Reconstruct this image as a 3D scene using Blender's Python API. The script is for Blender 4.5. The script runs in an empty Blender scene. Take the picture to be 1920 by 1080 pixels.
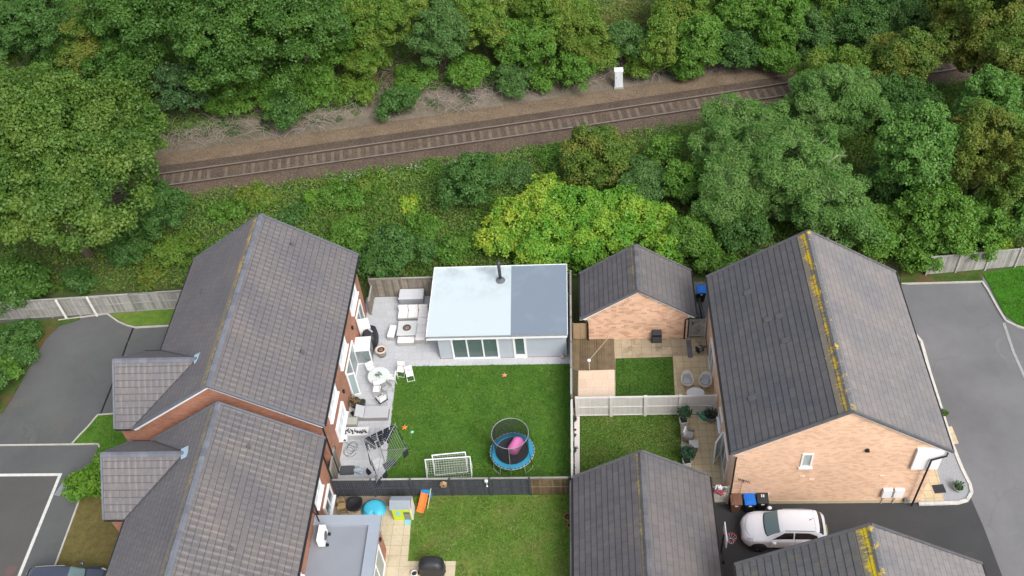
import bpy, math, random
import numpy as np
from mathutils import Vector, Matrix
R = math.radians
random.seed(7)
rng = np.random.default_rng(11)
C = bpy.context.scene.collection
SC = bpy.context.scene

# ------------------------------------------------------------------ camera
HCAM = 46.5
FPX = 1860.85
CM = np.array([[0.9965792304896935, 0.035561530211506334, -0.07460036813304866],
               [-0.0256057291491517, -0.7253954144172715, -0.6878559728439778],
               [-0.07857597591701004, 0.6874131729254328, -0.7220034249899916]])
cam = bpy.data.cameras.new('camera')
cam.sensor_width = 36
cam.lens = FPX / 1920 * 36
cam.clip_end = 3000
camo = bpy.data.objects.new('camera', cam)
C.objects.link(camo)
mw = Matrix.Identity(4)
for i in range(3):
    mw[i][0] = CM[0][i]
    mw[i][1] = -CM[1][i]
    mw[i][2] = -CM[2][i]
mw[2][3] = HCAM
camo.matrix_world = mw
SC.camera = camo

# ------------------------------------------------------------------ light
SUN_EL, SUN_AZ = R(47), R(142)      # azimuth clockwise from +Y
w = bpy.data.worlds.new('World')
SC.world = w
w.use_nodes = True
nt = w.node_tree
bg = nt.nodes['Background']
sky = nt.nodes.new('ShaderNodeTexSky')
sky.sky_type = 'NISHITA'
sky.sun_disc = False
sky.sun_elevation = SUN_EL
sky.sun_rotation = SUN_AZ
sky.air_density = 1.0
sky.dust_density = 4.0
sky.ozone_density = 1.0
hs = nt.nodes.new('ShaderNodeHueSaturation')
hs.inputs['Saturation'].default_value = 0.42
nt.links.new(sky.outputs[0], hs.inputs['Color'])
nt.links.new(hs.outputs[0], bg.inputs[0])
bg.inputs[1].default_value = 0.15
sl = bpy.data.lights.new('sun', 'SUN')
sl.energy = 1.2
sl.angle = R(26)
sl.color = (1.0, 0.985, 0.96)
so = bpy.data.objects.new('sun', sl)
C.objects.link(so)
sd = Vector((math.sin(SUN_AZ) * math.cos(SUN_EL), math.cos(SUN_AZ) * math.cos(SUN_EL), math.sin(SUN_EL)))
so.rotation_euler = sd.to_track_quat('Z', 'Y').to_euler()
so.location = (30, -20, 60)
SC.view_settings.view_transform = 'Standard'
SC.view_settings.look = 'None'
SC.view_settings.exposure = 0.74
SC.view_settings.gamma = 1

# ------------------------------------------------------------------ helpers
def g(px, py, z=0.0):
    """ground point (at height z) seen at a photo pixel"""
    d = CM.T @ np.array([px - 960, py - 540, FPX])
    t = (z - HCAM) / d[2]
    return float(d[0] * t), float(d[1] * t)

def mpp(x, y, z=0):
    return float(np.linalg.norm([x, y, z - HCAM])) / FPX

def nz(x, y, s=1.0, seed=0):
    """smooth value noise, vectorised, 0..1"""
    x = np.asarray(x, float) / s + seed * 17.3
    y = np.asarray(y, float) / s + seed * 9.1
    xi, yi = np.floor(x), np.floor(y)
    fx, fy = x - xi, y - yi
    fx, fy = fx * fx * (3 - 2 * fx), fy * fy * (3 - 2 * fy)
    def h(a, b):
        v = np.sin(a * 127.1 + b * 311.7) * 43758.5453
        return v - np.floor(v)
    return (h(xi, yi) * (1 - fx) + h(xi + 1, yi) * fx) * (1 - fy) + (h(xi, yi + 1) * (1 - fx) + h(xi + 1, yi + 1) * fx) * fy

def rail_y(x):
    return 0.00027 * x * x + 0.179 * x + 61.5

def terrain(x, y):
    """height of the open ground beyond the gardens"""
    x = np.asarray(x, float); y = np.asarray(y, float)
    d = y - rail_y(x)
    n = np.clip((d - 6.0) / 14.0, 0, 1)
    up = n * n * (3 - 2 * n) * 3.5
    k = np.clip((y - 45.5) / 2.0, 0, 1) * np.clip((-d - 2.6) / 2.0, 0, 1)
    k2 = np.clip((d - 4.5) / 2.0, 0, 1)
    b = (nz(x, y, 2.6, 1) * 0.55 + nz(x, y, 0.9, 2) * 0.3) 
    return up + b * k * 0.8 + b * k2 * 0.9

# ---- materials
MATS = {}
class NT:
    def __init__(s, m):
        s.t = m.node_tree; s.n = s.t.nodes; s.b = s.n['Principled BSDF']
    def N(s, typ, **kw):
        n = s.n.new('ShaderNode' + typ)
        for k, v in kw.items():
            if k in n.inputs.keys(): n.inputs[k].default_value = v
            else: setattr(n, k, v)
        return n
    def L(s, a, b): s.t.links.new(a, b)
    def noise(s, vec, scale, detail=4, rough=0.6):
        n = s.N('TexNoise'); n.inputs['Scale'].default_value = scale
        n.inputs['Detail'].default_value = detail; n.inputs['Roughness'].default_value = rough
        s.L(vec, n.inputs['Vector']); return n.outputs['Fac']
    def ramp(s, fac, stops):
        n = s.N('ValToRGB'); e = n.color_ramp.elements
        while len(e) < len(stops): e.new(0.5)
        for i, (p, c) in enumerate(stops):
            e[i].position = p
            e[i].color = (c, c, c, 1) if isinstance(c, (int, float)) else (*c, 1)
        s.L(fac, n.inputs[0]); return n.outputs[0]
    def mix(s, fac, a, b, mode='MIX'):
        n = s.N('MixRGB', blend_type=mode)
        for i, v in ((0, fac), (1, a), (2, b)):
            if isinstance(v, (int, float)): n.inputs[i].default_value = v if i == 0 else (v, v, v, 1)
            elif isinstance(v, tuple): n.inputs[i].default_value = (*v, 1)
            else: s.L(v, n.inputs[i])
        return n.outputs[0]
    def math(s, op, a, b=0.5):
        n = s.N('Math', operation=op)
        for i, v in ((0, a), (1, b)):
            if isinstance(v, (int, float)): n.inputs[i].default_value = v
            else: s.L(v, n.inputs[i])
        return n.outputs[0]
    def pos(s):
        return s.N('NewGeometry').outputs['Position']
    def uv(s):
        return s.N('UVMap').outputs[0]
    def var(s):
        return s.N('Attribute', attribute_name='v').outputs['Fac']
    def bump(s, h, dist=0.02, strength=0.5):
        n = s.N('Bump'); n.inputs['Strength'].default_value = strength; n.inputs['Distance'].default_value = dist
        s.L(h, n.inputs['Height']); s.L(n.outputs[0], s.b.inputs['Normal'])

def newmat(name):
    m = bpy.data.materials.new(name); m.use_nodes = True
    return m, NT(m)

def plain(name, col, rough=0.6, amt=0.18, scale=3.0, metal=0.0, spec=0.4, vamt=0.0, coat=0.0, bump=0.0):
    """a surface of one colour with a little procedural wear"""
    if name in MATS: return MATS[name]
    m, t = newmat(name)
    c = t.ramp(t.noise(t.pos(), scale, 5), [(0.25, 1 - amt), (0.75, 1 + 0.0)])
    out = t.mix(1.0, tuple(col), c, 'MULTIPLY')
    if vamt:
        vv = t.ramp(t.var(), [(0, 1 - vamt), (1, 1.0)])
        out = t.mix(1.0, out, vv, 'MULTIPLY')
    t.L(out, t.b.inputs['Base Color'])
    t.b.inputs['Roughness'].default_value = rough
    t.b.inputs['Metallic'].default_value = metal
    t.b.inputs['Specular IOR Level'].default_value = spec
    t.b.inputs['Coat Weight'].default_value = coat
    if bump: t.bump(t.noise(t.pos(), 40, 3), bump, 0.5)
    MATS[name] = m
    return m

def glassmat(name, col=(0.10, 0.14, 0.14), clear=0.0, rough=0.04):
    if name in MATS: return MATS[name]
    m, t = newmat(name)
    c = t.mix(t.noise(t.pos(), 0.7, 2), tuple(col), tuple(v * 1.5 for v in col))
    t.L(c, t.b.inputs['Base Color'])
    t.b.inputs['Roughness'].default_value = rough
    t.b.inputs['Specular IOR Level'].default_value = 0.8
    if clear:
        tr = t.N('BsdfTransparent'); mx = t.N('MixShader'); mx.inputs[0].default_value = clear
        t.L(t.b.outputs[0], mx.inputs[1]); t.L(tr.outputs[0], mx.inputs[2])
        t.L(mx.outputs[0], t.n['Material Output'].inputs['Surface'])
    MATS[name] = m
    return m

def brickmat(name, a, b, c, mortar, bw=0.235, bh=0.085, blotch=0.3, pick=-0.55, pamt=0.8):
    m, t = newmat(name)
    br = t.N('TexBrick'); br.offset = 0.5
    br.inputs['Scale'].default_value = 1.0
    br.inputs['Brick Width'].default_value = bw
    br.inputs['Row Height'].default_value = bh
    br.inputs['Mortar Size'].default_value = 0.008
    br.inputs['Mortar Smooth'].default_value = 0.3
    br.inputs['Bias'].default_value = -0.15
    br.inputs['Color1'].default_value = (*a, 1); br.inputs['Color2'].default_value = (*b, 1)
    br.inputs['Mortar'].default_value = (*mortar, 1)
    t.L(t.uv(), br.inputs['Vector'])
    # second brick layer picks scattered darker bricks
    b2 = t.N('TexBrick'); b2.offset = 0.5
    for k, v in (('Scale', 1.0), ('Brick Width', bw), ('Row Height', bh), ('Mortar Size', 0.0), ('Bias', pick)):
        b2.inputs[k].default_value = v
    b2.inputs['Color1'].default_value = (0, 0, 0, 1); b2.inputs['Color2'].default_value = (1, 1, 1, 1)
    b2.squash_frequency = 3
    t.L(t.uv(), b2.inputs['Vector'])
    n = t.ramp(t.noise(t.uv(), 2.0, 3, 0.7), [(0.35, 0.7), (0.62, 1)])
    f = t.math('MULTIPLY', t.math('POWER', b2.outputs['Color'], 1.5), n)
    out = t.mix(t.math('MULTIPLY', f, pamt), br.outputs['Color'], tuple(c))
    big = t.ramp(t.noise(t.uv(), 0.6, 4), [(0.25, 1 - blotch), (0.7, 1.05)])
    out = t.mix(1.0, out, big, 'MULTIPLY')
    t.L(out, t.b.inputs['Base Color'])
    t.b.inputs['Roughness'].default_value = 0.9
    t.bump(br.outputs['Fac'], -0.01, 0.6)
    return m

def tilemat(name, base, light, dark, patch, lichen=0.0, lcol=(0.55, 0.36, 0.04), band=0.55, tw=0.33, cover=0.52, lightamt=0.6, moss=0.0, dots=0.5, barw=1.0, stag=0.0):
    """concrete tiles: uv.x along the ridge, uv.y metres down from the ridge (negative); joints every tw"""
    m, t = newmat(name)
    br = t.N('TexBrick'); br.offset = 0.5
    for k, v in (('Scale', 1.0), ('Brick Width', tw), ('Row Height', 0.345), ('Mortar Size', 0.012), ('Mortar Smooth', 0.4), ('Bias', 0.0)):
        br.inputs[k].default_value = v
    br.inputs['Color1'].default_value = (*base, 1); br.inputs['Color2'].default_value = (*dark, 1)
    br.inputs['Mortar'].default_value = tuple(v * 0.74 for v in dark) + (1,)
    t.L(t.uv(), br.inputs['Vector'])
    sep = t.N('SeparateXYZ'); t.L(t.uv(), sep.inputs[0])
    # a pale bar across every tile, staggered from course to course, missing in some batches
    rowf = t.math('DIVIDE', sep.outputs[1], 0.345)
    row = t.math('FLOOR', rowf)
    ph = t.math('FRACT', t.math('ADD', t.math('DIVIDE', sep.outputs[0], tw * barw), t.math('ADD', t.math('MULTIPLY', row, stag), t.math('MULTIPLY', t.noise(t.uv(), 0.5, 1), 0.3))))
    bar_ = t.ramp(ph, [(0.0, 0), (0.10, 1), (0.30, 1), (0.42, 0)])
    batch = t.ramp(t.noise(t.uv(), patch, 3, 0.5), [(0.42, 0.15), (0.56, 1.0)])
    f = t.math('MULTIPLY', t.math('MULTIPLY', bar_, batch), lightamt)
    f = t.math('MULTIPLY', f, t.ramp(t.noise(t.uv(), 2.2, 2, 0.5), [(0.3, 0.35), (0.65, 1.0)]))
    out = t.mix(f, br.outputs['Color'], tuple(light))
    fr = t.math('FRACT', rowf)
    ln = t.ramp(fr, [(0.0, 0.55), (0.055, 0.55), (0.10, 0.0)])  # dark gap line at each course edge, its shadow painted into the colour
    out = t.mix(ln, out, tuple(v * 0.35 for v in dark))
    tint = t.ramp(t.noise(t.uv(), 0.35, 5, 0.6), [(0.3, (0.82, 0.84, 0.9)), (0.7, (1.12, 1.06, 1.0))])
    out = t.mix(1.0, out, tint, 'MULTIPLY')
    fine = t.ramp(t.noise(t.uv(), 14, 4, 0.7), [(0.3, 0.86), (0.7, 1.1)])
    out = t.mix(1.0, out, fine, 'MULTIPLY')
    if moss:
        mk = t.ramp(t.noise(t.uv(), 1.1, 5, 0.75), [(0.52, 0), (0.75, 1)])
        out = t.mix(t.math('MULTIPLY', mk, moss), out, (0.16, 0.14, 0.07))
    if lichen:
        mp = t.N('Mapping'); mp.inputs['Scale'].default_value = (6.0, 1.3, 1); t.L(t.uv(), mp.inputs[0])
        st = t.noise(mp.outputs[0], 1.6, 4, 0.7)
        lowf = t.noise(t.uv(), 0.8, 4, 0.7)
        edge = t.math('ADD', t.math('MULTIPLY', sep.outputs[1], 1.0 / band), 1.0)      # 1 at ridge .. 0 at band
        v = t.math('ADD', t.math('MULTIPLY', edge, 0.35), t.math('ADD', t.math('MULTIPLY', st, 0.8), t.math('MULTIPLY', lowf, 0.8)))
        mk = t.ramp(t.math('MULTIPLY', v, 0.5), [(0.475, 0), (0.535, lichen)])
        inb = t.math('GREATER_THAN', sep.outputs[1], -band * 1.3)
        lc = t.mix(t.noise(t.uv(), 9, 3), tuple(lcol), tuple(v * 0.55 for v in lcol))
        soft = t.mix(t.math('MULTIPLY', t.math('GREATER_THAN', sep.outputs[1], -band), 0.62 * lichen), out, (0.20, 0.17, 0.115))
        out = t.mix(t.math('MULTIPLY', mk, inb), soft, lc)
        # isolated lichen dots further down
    if dots:
        d = t.ramp(t.noise(t.uv(), 5.5, 2), [(0.74, 0), (0.8, dots)])
        out = t.mix(d, out, (0.30, 0.29, 0.25))
    t.L(out, t.b.inputs['Base Color'])
    t.b.inputs['Roughness'].default_value = 0.82
    t.b.inputs['Specular IOR Level'].default_value = 0.35
    t.bump(t.math('ADD', t.math('MULTIPLY', br.outputs['Fac'], -1.0), t.math('MULTIPLY', t.noise(t.uv(), 25, 3), 0.25)), 0.012, 0.7)
    return m

def slabmat(name, a, b, joint, w=0.6, h=0.6, off=0.0, stain=(0.2, 0.17, 0.1), samt=0.3, js=0.012, rot=0.0):
    m, t = newmat(name)
    mp = t.N('Mapping'); mp.inputs['Rotation'].default_value = (0, 0, rot); t.L(t.uv(), mp.inputs[0])
    br = t.N('TexBrick'); br.offset = off
    for k, v in (('Scale', 1.0), ('Brick Width', w), ('Row Height', h), ('Mortar Size', js), ('Mortar Smooth', 0.3)):
        br.inputs[k].default_value = v
    br.inputs['Color1'].default_value = (*a, 1); br.inputs['Color2'].default_value = (*b, 1)
    br.inputs['Mortar'].default_value = (*joint, 1)
    t.L(mp.outputs[0], br.inputs['Vector'])
    s = t.ramp(t.noise(t.pos(), 1.1, 6, 0.7), [(0.5, 0), (0.72, samt)])
    out = t.mix(s, br.outputs['Color'], tuple(stain))
    f = t.ramp(t.noise(t.pos(), 9, 4), [(0.3, 0.88), (0.7, 1.05)])
    out = t.mix(1.0, out, f, 'MULTIPLY')
    t.L(out, t.b.inputs['Base Color'])
    t.b.inputs['Roughness'].default_value = 0.85
    t.bump(br.outputs['Fac'], -0.006, 0.5)
    return m

def asphalt(name, col, stain=(0.16, 0.13, 0.10), samt=0.35, worn=1.15):
    m, t = newmat(name)
    f = t.ramp(t.noise(t.pos(), 22, 6, 0.8), [(0.25, 0.8), (0.75, 1.2)])
    out = t.mix(1.0, tuple(col), f, 'MULTIPLY')
    wv = t.ramp(t.noise(t.pos(), 0.16, 6, 0.65), [(0.35, 0.84), (0.65, worn)])
    out = t.mix(1.0, out, wv, 'MULTIPLY')
    s = t.ramp(t.noise(t.pos(), 0.33, 6, 0.7), [(0.55, 0), (0.75, samt)])
    out = t.mix(s, out, tuple(stain))
    vo = t.N('TexVoronoi', feature='DISTANCE_TO_EDGE'); vo.inputs['Scale'].default_value = .22
    wp = t.N('VectorMath', operation='ADD'); nn = t.N('TexNoise'); nn.inputs['Scale'].default_value = .8; t.L(t.pos(), nn.inputs['Vector']); t.L(t.pos(), wp.inputs[0]); t.L(nn.outputs['Color'], wp.inputs[1]); t.L(wp.outputs[0], vo.inputs['Vector'])
    ck = t.math('MULTIPLY', t.ramp(vo.outputs['Distance'], [(0.0, 1), (0.008, 0)]), t.ramp(t.noise(t.pos(), .2, 2), [(.48, 0), (.6, .28)]))
    out = t.mix(ck, out, tuple(v * .4 for v in col))
    pt = t.ramp(t.noise(t.pos(), .45, 1, .3), [(.60, 0), (.615, .08)])
    out = t.mix(pt, out, tuple(v * .62 for v in col))
    d = t.ramp(t.noise(t.pos(), 3.2, 2, 0.4), [(0.76, 0), (0.79, 0.5)])
    out = t.mix(d, out, (0.26, 0.25, 0.22))
    t.L(out, t.b.inputs['Base Color'])
    t.b.inputs['Roughness'].default_value = 0.9
    t.bump(t.noise(t.pos(), 60, 3), 0.006, 0.6)
    return m

def lawnmat(name, a, b, bare=(0.20, 0.15, 0.06), bamt=0.5, cut=(0.62, 0.74)):
    m, t = newmat(name)
    n1 = t.noise(t.pos(), 0.9, 6, 0.7)
    out = t.mix(t.ramp(n1, [(0.3, 0), (0.7, 1)]), tuple(a), tuple(b))
    f = t.ramp(t.noise(t.pos(), 18, 5, 0.8), [(0.25, 0.62), (0.75, 1.3)])
    out = t.mix(1.0, out, f, 'MULTIPLY')
    f2 = t.ramp(t.noise(t.pos(), 2.6, 5, 0.7), [(0.3, 0.74), (0.7, 1.2)])
    out = t.mix(1.0, out, f2, 'MULTIPLY')
    br = t.ramp(t.noise(t.pos(), 0.55, 5, 0.7), [(cut[0], 0), (cut[1], bamt)])
    out = t.mix(br, out, tuple(bare))
    t.L(out, t.b.inputs['Base Color'])
    t.b.inputs['Roughness'].default_value = 0.95
    t.b.inputs['Specular IOR Level'].default_value = 0.1
    t.bump(t.noise(t.pos(), 30, 4), 0.05, 0.8)
    return m

def leafmat(name, a, b, c=None, sc=0.5):
    """leaf colours vary from leaf to leaf and from branch to branch"""
    m, t = newmat(name)
    c = c or b
    out = t.mix(t.var(), tuple(a), tuple(b))
    k = t.ramp(t.noise(t.pos(), sc, 4, 0.6), [(0.45, 0), (0.68, 0.8)])
    out = t.mix(k, out, tuple(c))
    hs_ = t.N('HueSaturation'); hs_.inputs['Saturation'].default_value = .96; hs_.inputs['Value'].default_value = 1.10; t.L(out, hs_.inputs['Color']); out = hs_.outputs[0]
    d = t.N('BsdfDiffuse'); tr = t.N('BsdfTranslucent'); gl = t.N('BsdfGlossy'); gl.inputs['Roughness'].default_value = 0.45
    gl.inputs['Color'].default_value = (0.8, 0.85, 0.8, 1)
    t.L(out, d.inputs[0])
    t.L(t.mix(1.0, out, (1.1, 1.2, 0.6), 'MULTIPLY'), tr.inputs[0])
    m1 = t.N('MixShader'); m1.inputs[0].default_value = 0.28
    t.L(d.outputs[0], m1.inputs[1]); t.L(tr.outputs[0], m1.inputs[2])
    m2 = t.N('MixShader'); m2.inputs[0].default_value = 0.018
    t.L(m1.outputs[0], m2.inputs[1]); t.L(gl.outputs[0], m2.inputs[2])
    t.L(m2.outputs[0], t.n['Material Output'].inputs['Surface'])
    return m

# ---- mesh builder
class MB:
    def __init__(s): s.v = []; s.f = []; s.uv = []; s.a = []; s.M = None; s.mi = []
    def add(s, pts, faces, uvs=None, val=None, mi=0):
        o = len(s.v)
        if s.M is not None: pts = [tuple(s.M @ Vector(p)) for p in pts]
        s.v += [tuple(p) for p in pts]
        val = random.random() if val is None else val
        for i, f in enumerate(faces):
            s.f.append([o + k for k in f]); s.uv.append(uvs[i] if uvs else None); s.a.append(val); s.mi.append(mi)
        return s
    def face(s, pts, uv=None, val=None, mi=0): return s.add(pts, [list(range(len(pts)))], [uv] if uv else None, val, mi)
    def box(s, x0, y0, z0, x1, y1, z1, mi=0):
        p = [(x, y, z) for z in (z0, z1) for y in (y0, y1) for x in (x0, x1)]
        return s.add(p, [[0, 2, 3, 1], [4, 5, 7, 6], [0, 1, 5, 4], [2, 6, 7, 3], [0, 4, 6, 2], [1, 3, 7, 5]], mi=mi)
    def cbox(s, c, size, rz=0, taper=1.0, ry=0, rx=0):
        hx, hy, hz = [v / 2 for v in size]
        p = []
        m = Matrix.Translation(c) @ Matrix.Rotation(rz, 4, 'Z') @ Matrix.Rotation(ry, 4, 'Y') @ Matrix.Rotation(rx, 4, 'X')
        for z, k in ((-hz, 1.0), (hz, taper)):
            for y in (-hy, hy):
                for x in (-hx, hx): p.append(tuple(m @ Vector((x * k, y * k, z))))
        return s.add(p, [[0, 2, 3, 1], [4, 5, 7, 6], [0, 1, 5, 4], [2, 6, 7, 3], [0, 4, 6, 2], [1, 3, 7, 5]])
    def bar(s, p0, p1, wx, wz):
        """rectangular bar between two points"""
        p0, p1 = Vector(p0), Vector(p1); d = (p1 - p0).normalized()
        up = Vector((0, 0, 1)) if abs(d.z) < 0.95 else Vector((0, 1, 0))
        a = d.cross(up).normalized() * wx / 2; b = a.cross(d).normalized() * wz / 2
        p = [p0 - a - b, p0 + a - b, p0 + a + b, p0 - a + b, p1 - a - b, p1 + a - b, p1 + a + b, p1 - a + b]
        return s.add(p, [[0, 3, 2, 1], [4, 5, 6, 7], [0, 1, 5, 4], [1, 2, 6, 5], [2, 3, 7, 6], [3, 0, 4, 7]])
    def tube(s, pts, r, n=8, cap=True, closed=False):
        pts = [Vector(p) for p in pts]; rs = r if isinstance(r, (list, tuple)) else [r] * len(pts)
        vs = []; m = len(pts); u = None
        for i, p in enumerate(pts):
            if closed: d = (pts[(i + 1) % m] - pts[i - 1])
            else: d = pts[min(i + 1, m - 1)] - pts[max(i - 1, 0)]
            d = d.normalized() if d.length > 1e-9 else Vector((0, 0, 1))
            if u is None:
                u = d.orthogonal().normalized()
            u = (u - d * u.dot(d)); u = u.normalized() if u.length > 1e-6 else d.orthogonal().normalized()
            w_ = d.cross(u)
            for k in range(n):
                a = 2 * math.pi * k / n
                vs.append(p + (u * math.cos(a) + w_ * math.sin(a)) * rs[i])
        fs = []
        for i in range(m if closed else m - 1):
            j = (i + 1) % m
            for k in range(n): fs.append([i * n + k, i * n + (k + 1) % n, j * n + (k + 1) % n, j * n + k])
        if cap and not closed: fs += [list(range(n))[::-1], [(m - 1) * n + k for k in range(n)]]
        return s.add(vs, fs)
    def lathe(s, prof, c=(0, 0, 0), n=24, sx=1, sy=1):
        vs = []; fs = []; m = len(prof)
        for r, z in prof:
            for k in range(n):
                a = 2 * math.pi * k / n
                vs.append((c[0] + r * sx * math.cos(a), c[1] + r * sy * math.sin(a), c[2] + z))
        for i in range(m - 1):
            for k in range(n): fs.append([i * n + k, i * n + (k + 1) % n, (i + 1) * n + (k + 1) % n, (i + 1) * n + k])
        if prof[0][0] > 1e-4: fs.append(list(range(n))[::-1])
        if prof[-1][0] > 1e-4: fs.append([(m - 1) * n + k for k in range(n)])
        return s.add(vs, fs)
    def ring(s, c, rad, r, n=40, k=8, sy=1.0):
        return s.tube([(c[0] + rad * math.cos(2 * math.pi * i / n), c[1] + rad * sy * math.sin(2 * math.pi * i / n), c[2]) for i in range(n)], r, k, closed=True)
    def prism(s, poly, z0, z1, mi=0):
        n = len(poly)
        ar = sum(poly[i][0] * poly[(i + 1) % n][1] - poly[(i + 1) % n][0] * poly[i][1] for i in range(n))
        if ar < 0: poly = poly[::-1]
        p = [(x, y, z0) for x, y in poly] + [(x, y, z1) for x, y in poly]
        return s.add(p, [list(range(n))[::-1], [n + i for i in range(n)]] + [[i, (i + 1) % n, n + (i + 1) % n, n + i] for i in range(n)], mi=mi)
    def sheet(s, poly, z):
        n = len(poly)
        ar = sum(poly[i][0] * poly[(i + 1) % n][1] - poly[(i + 1) % n][0] * poly[i][1] for i in range(n))
        if ar < 0: poly = poly[::-1]
        return s.face([(x, y, z) for x, y in poly])
    def blob(s, c, r, n=10, m=6, jit=0.0):
        vs = []; fs = []
        for i in range(m + 1):
            th = math.pi * i / m
            for k in range(n):
                a = 2 * math.pi * k / n; q = 1 + random.uniform(-jit, jit)
                vs.append((c[0] + r[0] * math.sin(th) * math.cos(a) * q, c[1] + r[1] * math.sin(th) * math.sin(a) * q, c[2] + r[2] * math.cos(th) * q))
        for i in range(m):
            for k in range(n): fs.append([i * n + k, (i + 1) * n + k, (i + 1) * n + (k + 1) % n, i * n + (k + 1) % n])
        return s.add(vs, fs)
    def build(s, name, mat, parent=None, smooth=False, world=False, bevel=0.0, label=None):
        off = Vector((0, 0, 0))
        if parent is None:
            a = np.array(s.v); lo, hi = a.min(0), a.max(0)
            off = Vector(((lo[0] + hi[0]) / 2, (lo[1] + hi[1]) / 2, lo[2]))
        elif world:
            q = parent
            while q.parent: q = q.parent
            off = q.location.copy()
        me = bpy.data.meshes.new(name)
        me.from_pydata([(v[0] - off.x, v[1] - off.y, v[2] - off.z) for v in s.v], [], s.f)
        uvl = me.uv_layers.new(name='UVMap')
        uvd = np.zeros(len(me.loops) * 2)
        li = 0
        V = [Vector(v) for v in s.v]
        for f, u in zip(s.f, s.uv):
            if u is None:
                nrm = Vector((0, 0, 0))
                for i in range(len(f)):
                    nrm += V[f[i]].cross(V[f[(i + 1) % len(f)]])
                # newell normal from shifted points, robust enough here
                p0 = V[f[0]]; nrm = Vector((0, 0, 0))
                for i in range(1, len(f) - 1): nrm += (V[f[i]] - p0).cross(V[f[i + 1]] - p0)
                nrm = nrm.normalized() if nrm.length > 1e-12 else Vector((0, 0, 1))
                ua = Vector((0, 0, 1)).cross(nrm)
                ua = ua.normalized() if ua.length > 0.05 else Vector((1, 0, 0))
                va = nrm.cross(ua)
                u = [(V[k].dot(ua), V[k].dot(va)) for k in f]
            for (a_, b_) in u:
                uvd[li] = a_; uvd[li + 1] = b_; li += 2
        uvl.data.foreach_set('uv', uvd)
        at = me.attributes.new('v', 'FLOAT', 'FACE'); at.data.foreach_set('value', np.array(s.a, dtype=np.float32))
        for mm in (mat if isinstance(mat, (list, tuple)) else [mat]): me.materials.append(mm)
        if isinstance(mat, (list, tuple)): me.polygons.foreach_set('material_index', np.array(s.mi, dtype=np.int32))
        if smooth: me.polygons.foreach_set('use_smooth', np.ones(len(s.f), dtype=bool))
        me.update()
        o = bpy.data.objects.new(name, me); C.objects.link(o)
        if parent is None: o.location = off
        else: o.parent = parent
        if bevel:
            b = o.modifiers.new('bevel', 'BEVEL'); b.width = bevel; b.segments = 2; b.limit_method = 'ANGLE'
        if label: o['label'] = label
        return o

def tag(o, label=None, cat=None, group=None, kind=None):
    if label: o['label'] = label
    if cat: o['category'] = cat
    if group: o['group'] = group
    if kind: o['kind'] = kind
    return o

def thing(name, label, cat, loc=(0, 0, 0), rz=0, group=None):
    o = bpy.data.objects.new(name, None); C.objects.link(o)
    o.empty_display_size = 0.3
    o.location = (loc[0], loc[1], loc[2] if len(loc) > 2 else 0); o.rotation_euler = (0, 0, rz)
    return tag(o, label, cat, group)

def struct(name, mb, mat, smooth=False):
    return tag(mb.build(name, mat, None, smooth), kind='structure')

def copy_tree(o, parent=None):
    c = o.copy(); C.objects.link(c); c.parent = parent
    for ch in list(o.children): copy_tree(ch, c)
    return c

# ------------------------------------------------------------------ materials in use
white = plain('white_plastic', (0.78, 0.79, 0.80), 0.4, 0.08)
offwhite = plain('cream_white', (0.66, 0.63, 0.58), 0.6, 0.15)
black = plain('black_plastic', (0.018, 0.018, 0.02), 0.45, 0.3)
darkmet = plain('dark_metal', (0.05, 0.052, 0.055), 0.45, 0.3, metal=0.3)
greymet = plain('grey_metal', (0.35, 0.36, 0.37), 0.4, 0.2, metal=0.5)
glass = glassmat('window_glass')
glassl = glassmat('pale_glass', (0.30, 0.40, 0.40), 0.35)
kerbm = plain('kerb_stone', (0.48, 0.46, 0.41), 0.85, 0.3, 2.0)
linem = plain('line_paint', (0.62, 0.62, 0.58), 0.7, 0.25, 4.0)
fencewood = plain('weathered_wood', (0.30, 0.26, 0.21), 0.85, 0.35, 2.5, vamt=0.45)
fencegrey = plain('silvered_wood', (0.42, 0.41, 0.38), 0.85, 0.3, 2.0, vamt=0.45)
fencedark = plain('charcoal_fence_paint', (0.075, 0.08, 0.095), 0.7, 0.3, 3.0, vamt=0.35)
fencebrown = plain('brown_wood', (0.22, 0.15, 0.085), 0.85, 0.45, 2.0, vamt=0.6)
fencewhite = plain('white_fence_paint', (0.60, 0.58, 0.55), 0.6, 0.12, 2.0, vamt=0.12)
woodl = plain('light_wood', (0.45, 0.31, 0.15), 0.7, 0.25, 6.0, vamt=0.3)
redbrick = brickmat('red_brick', (0.42, 0.185, 0.115), (0.34, 0.14, 0.085), (0.14, 0.075, 0.055), (0.36, 0.22, 0.16))
buffbrick = brickmat('buff_brick', (0.75, 0.505, 0.345), (0.69, 0.44, 0.29), (0.40, 0.21, 0.14), (0.72, 0.56, 0.42), blotch=0.10, bw=.25, bh=.11, pick=-.35, pamt=.6)
garbrick = brickmat('peach_brick', (0.72, 0.47, 0.32), (0.62, 0.36, 0.23), (0.36, 0.16, 0.10), (0.68, 0.52, 0.39), bw=.30, bh=.15, blotch=0.12, pick=-.3)

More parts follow.
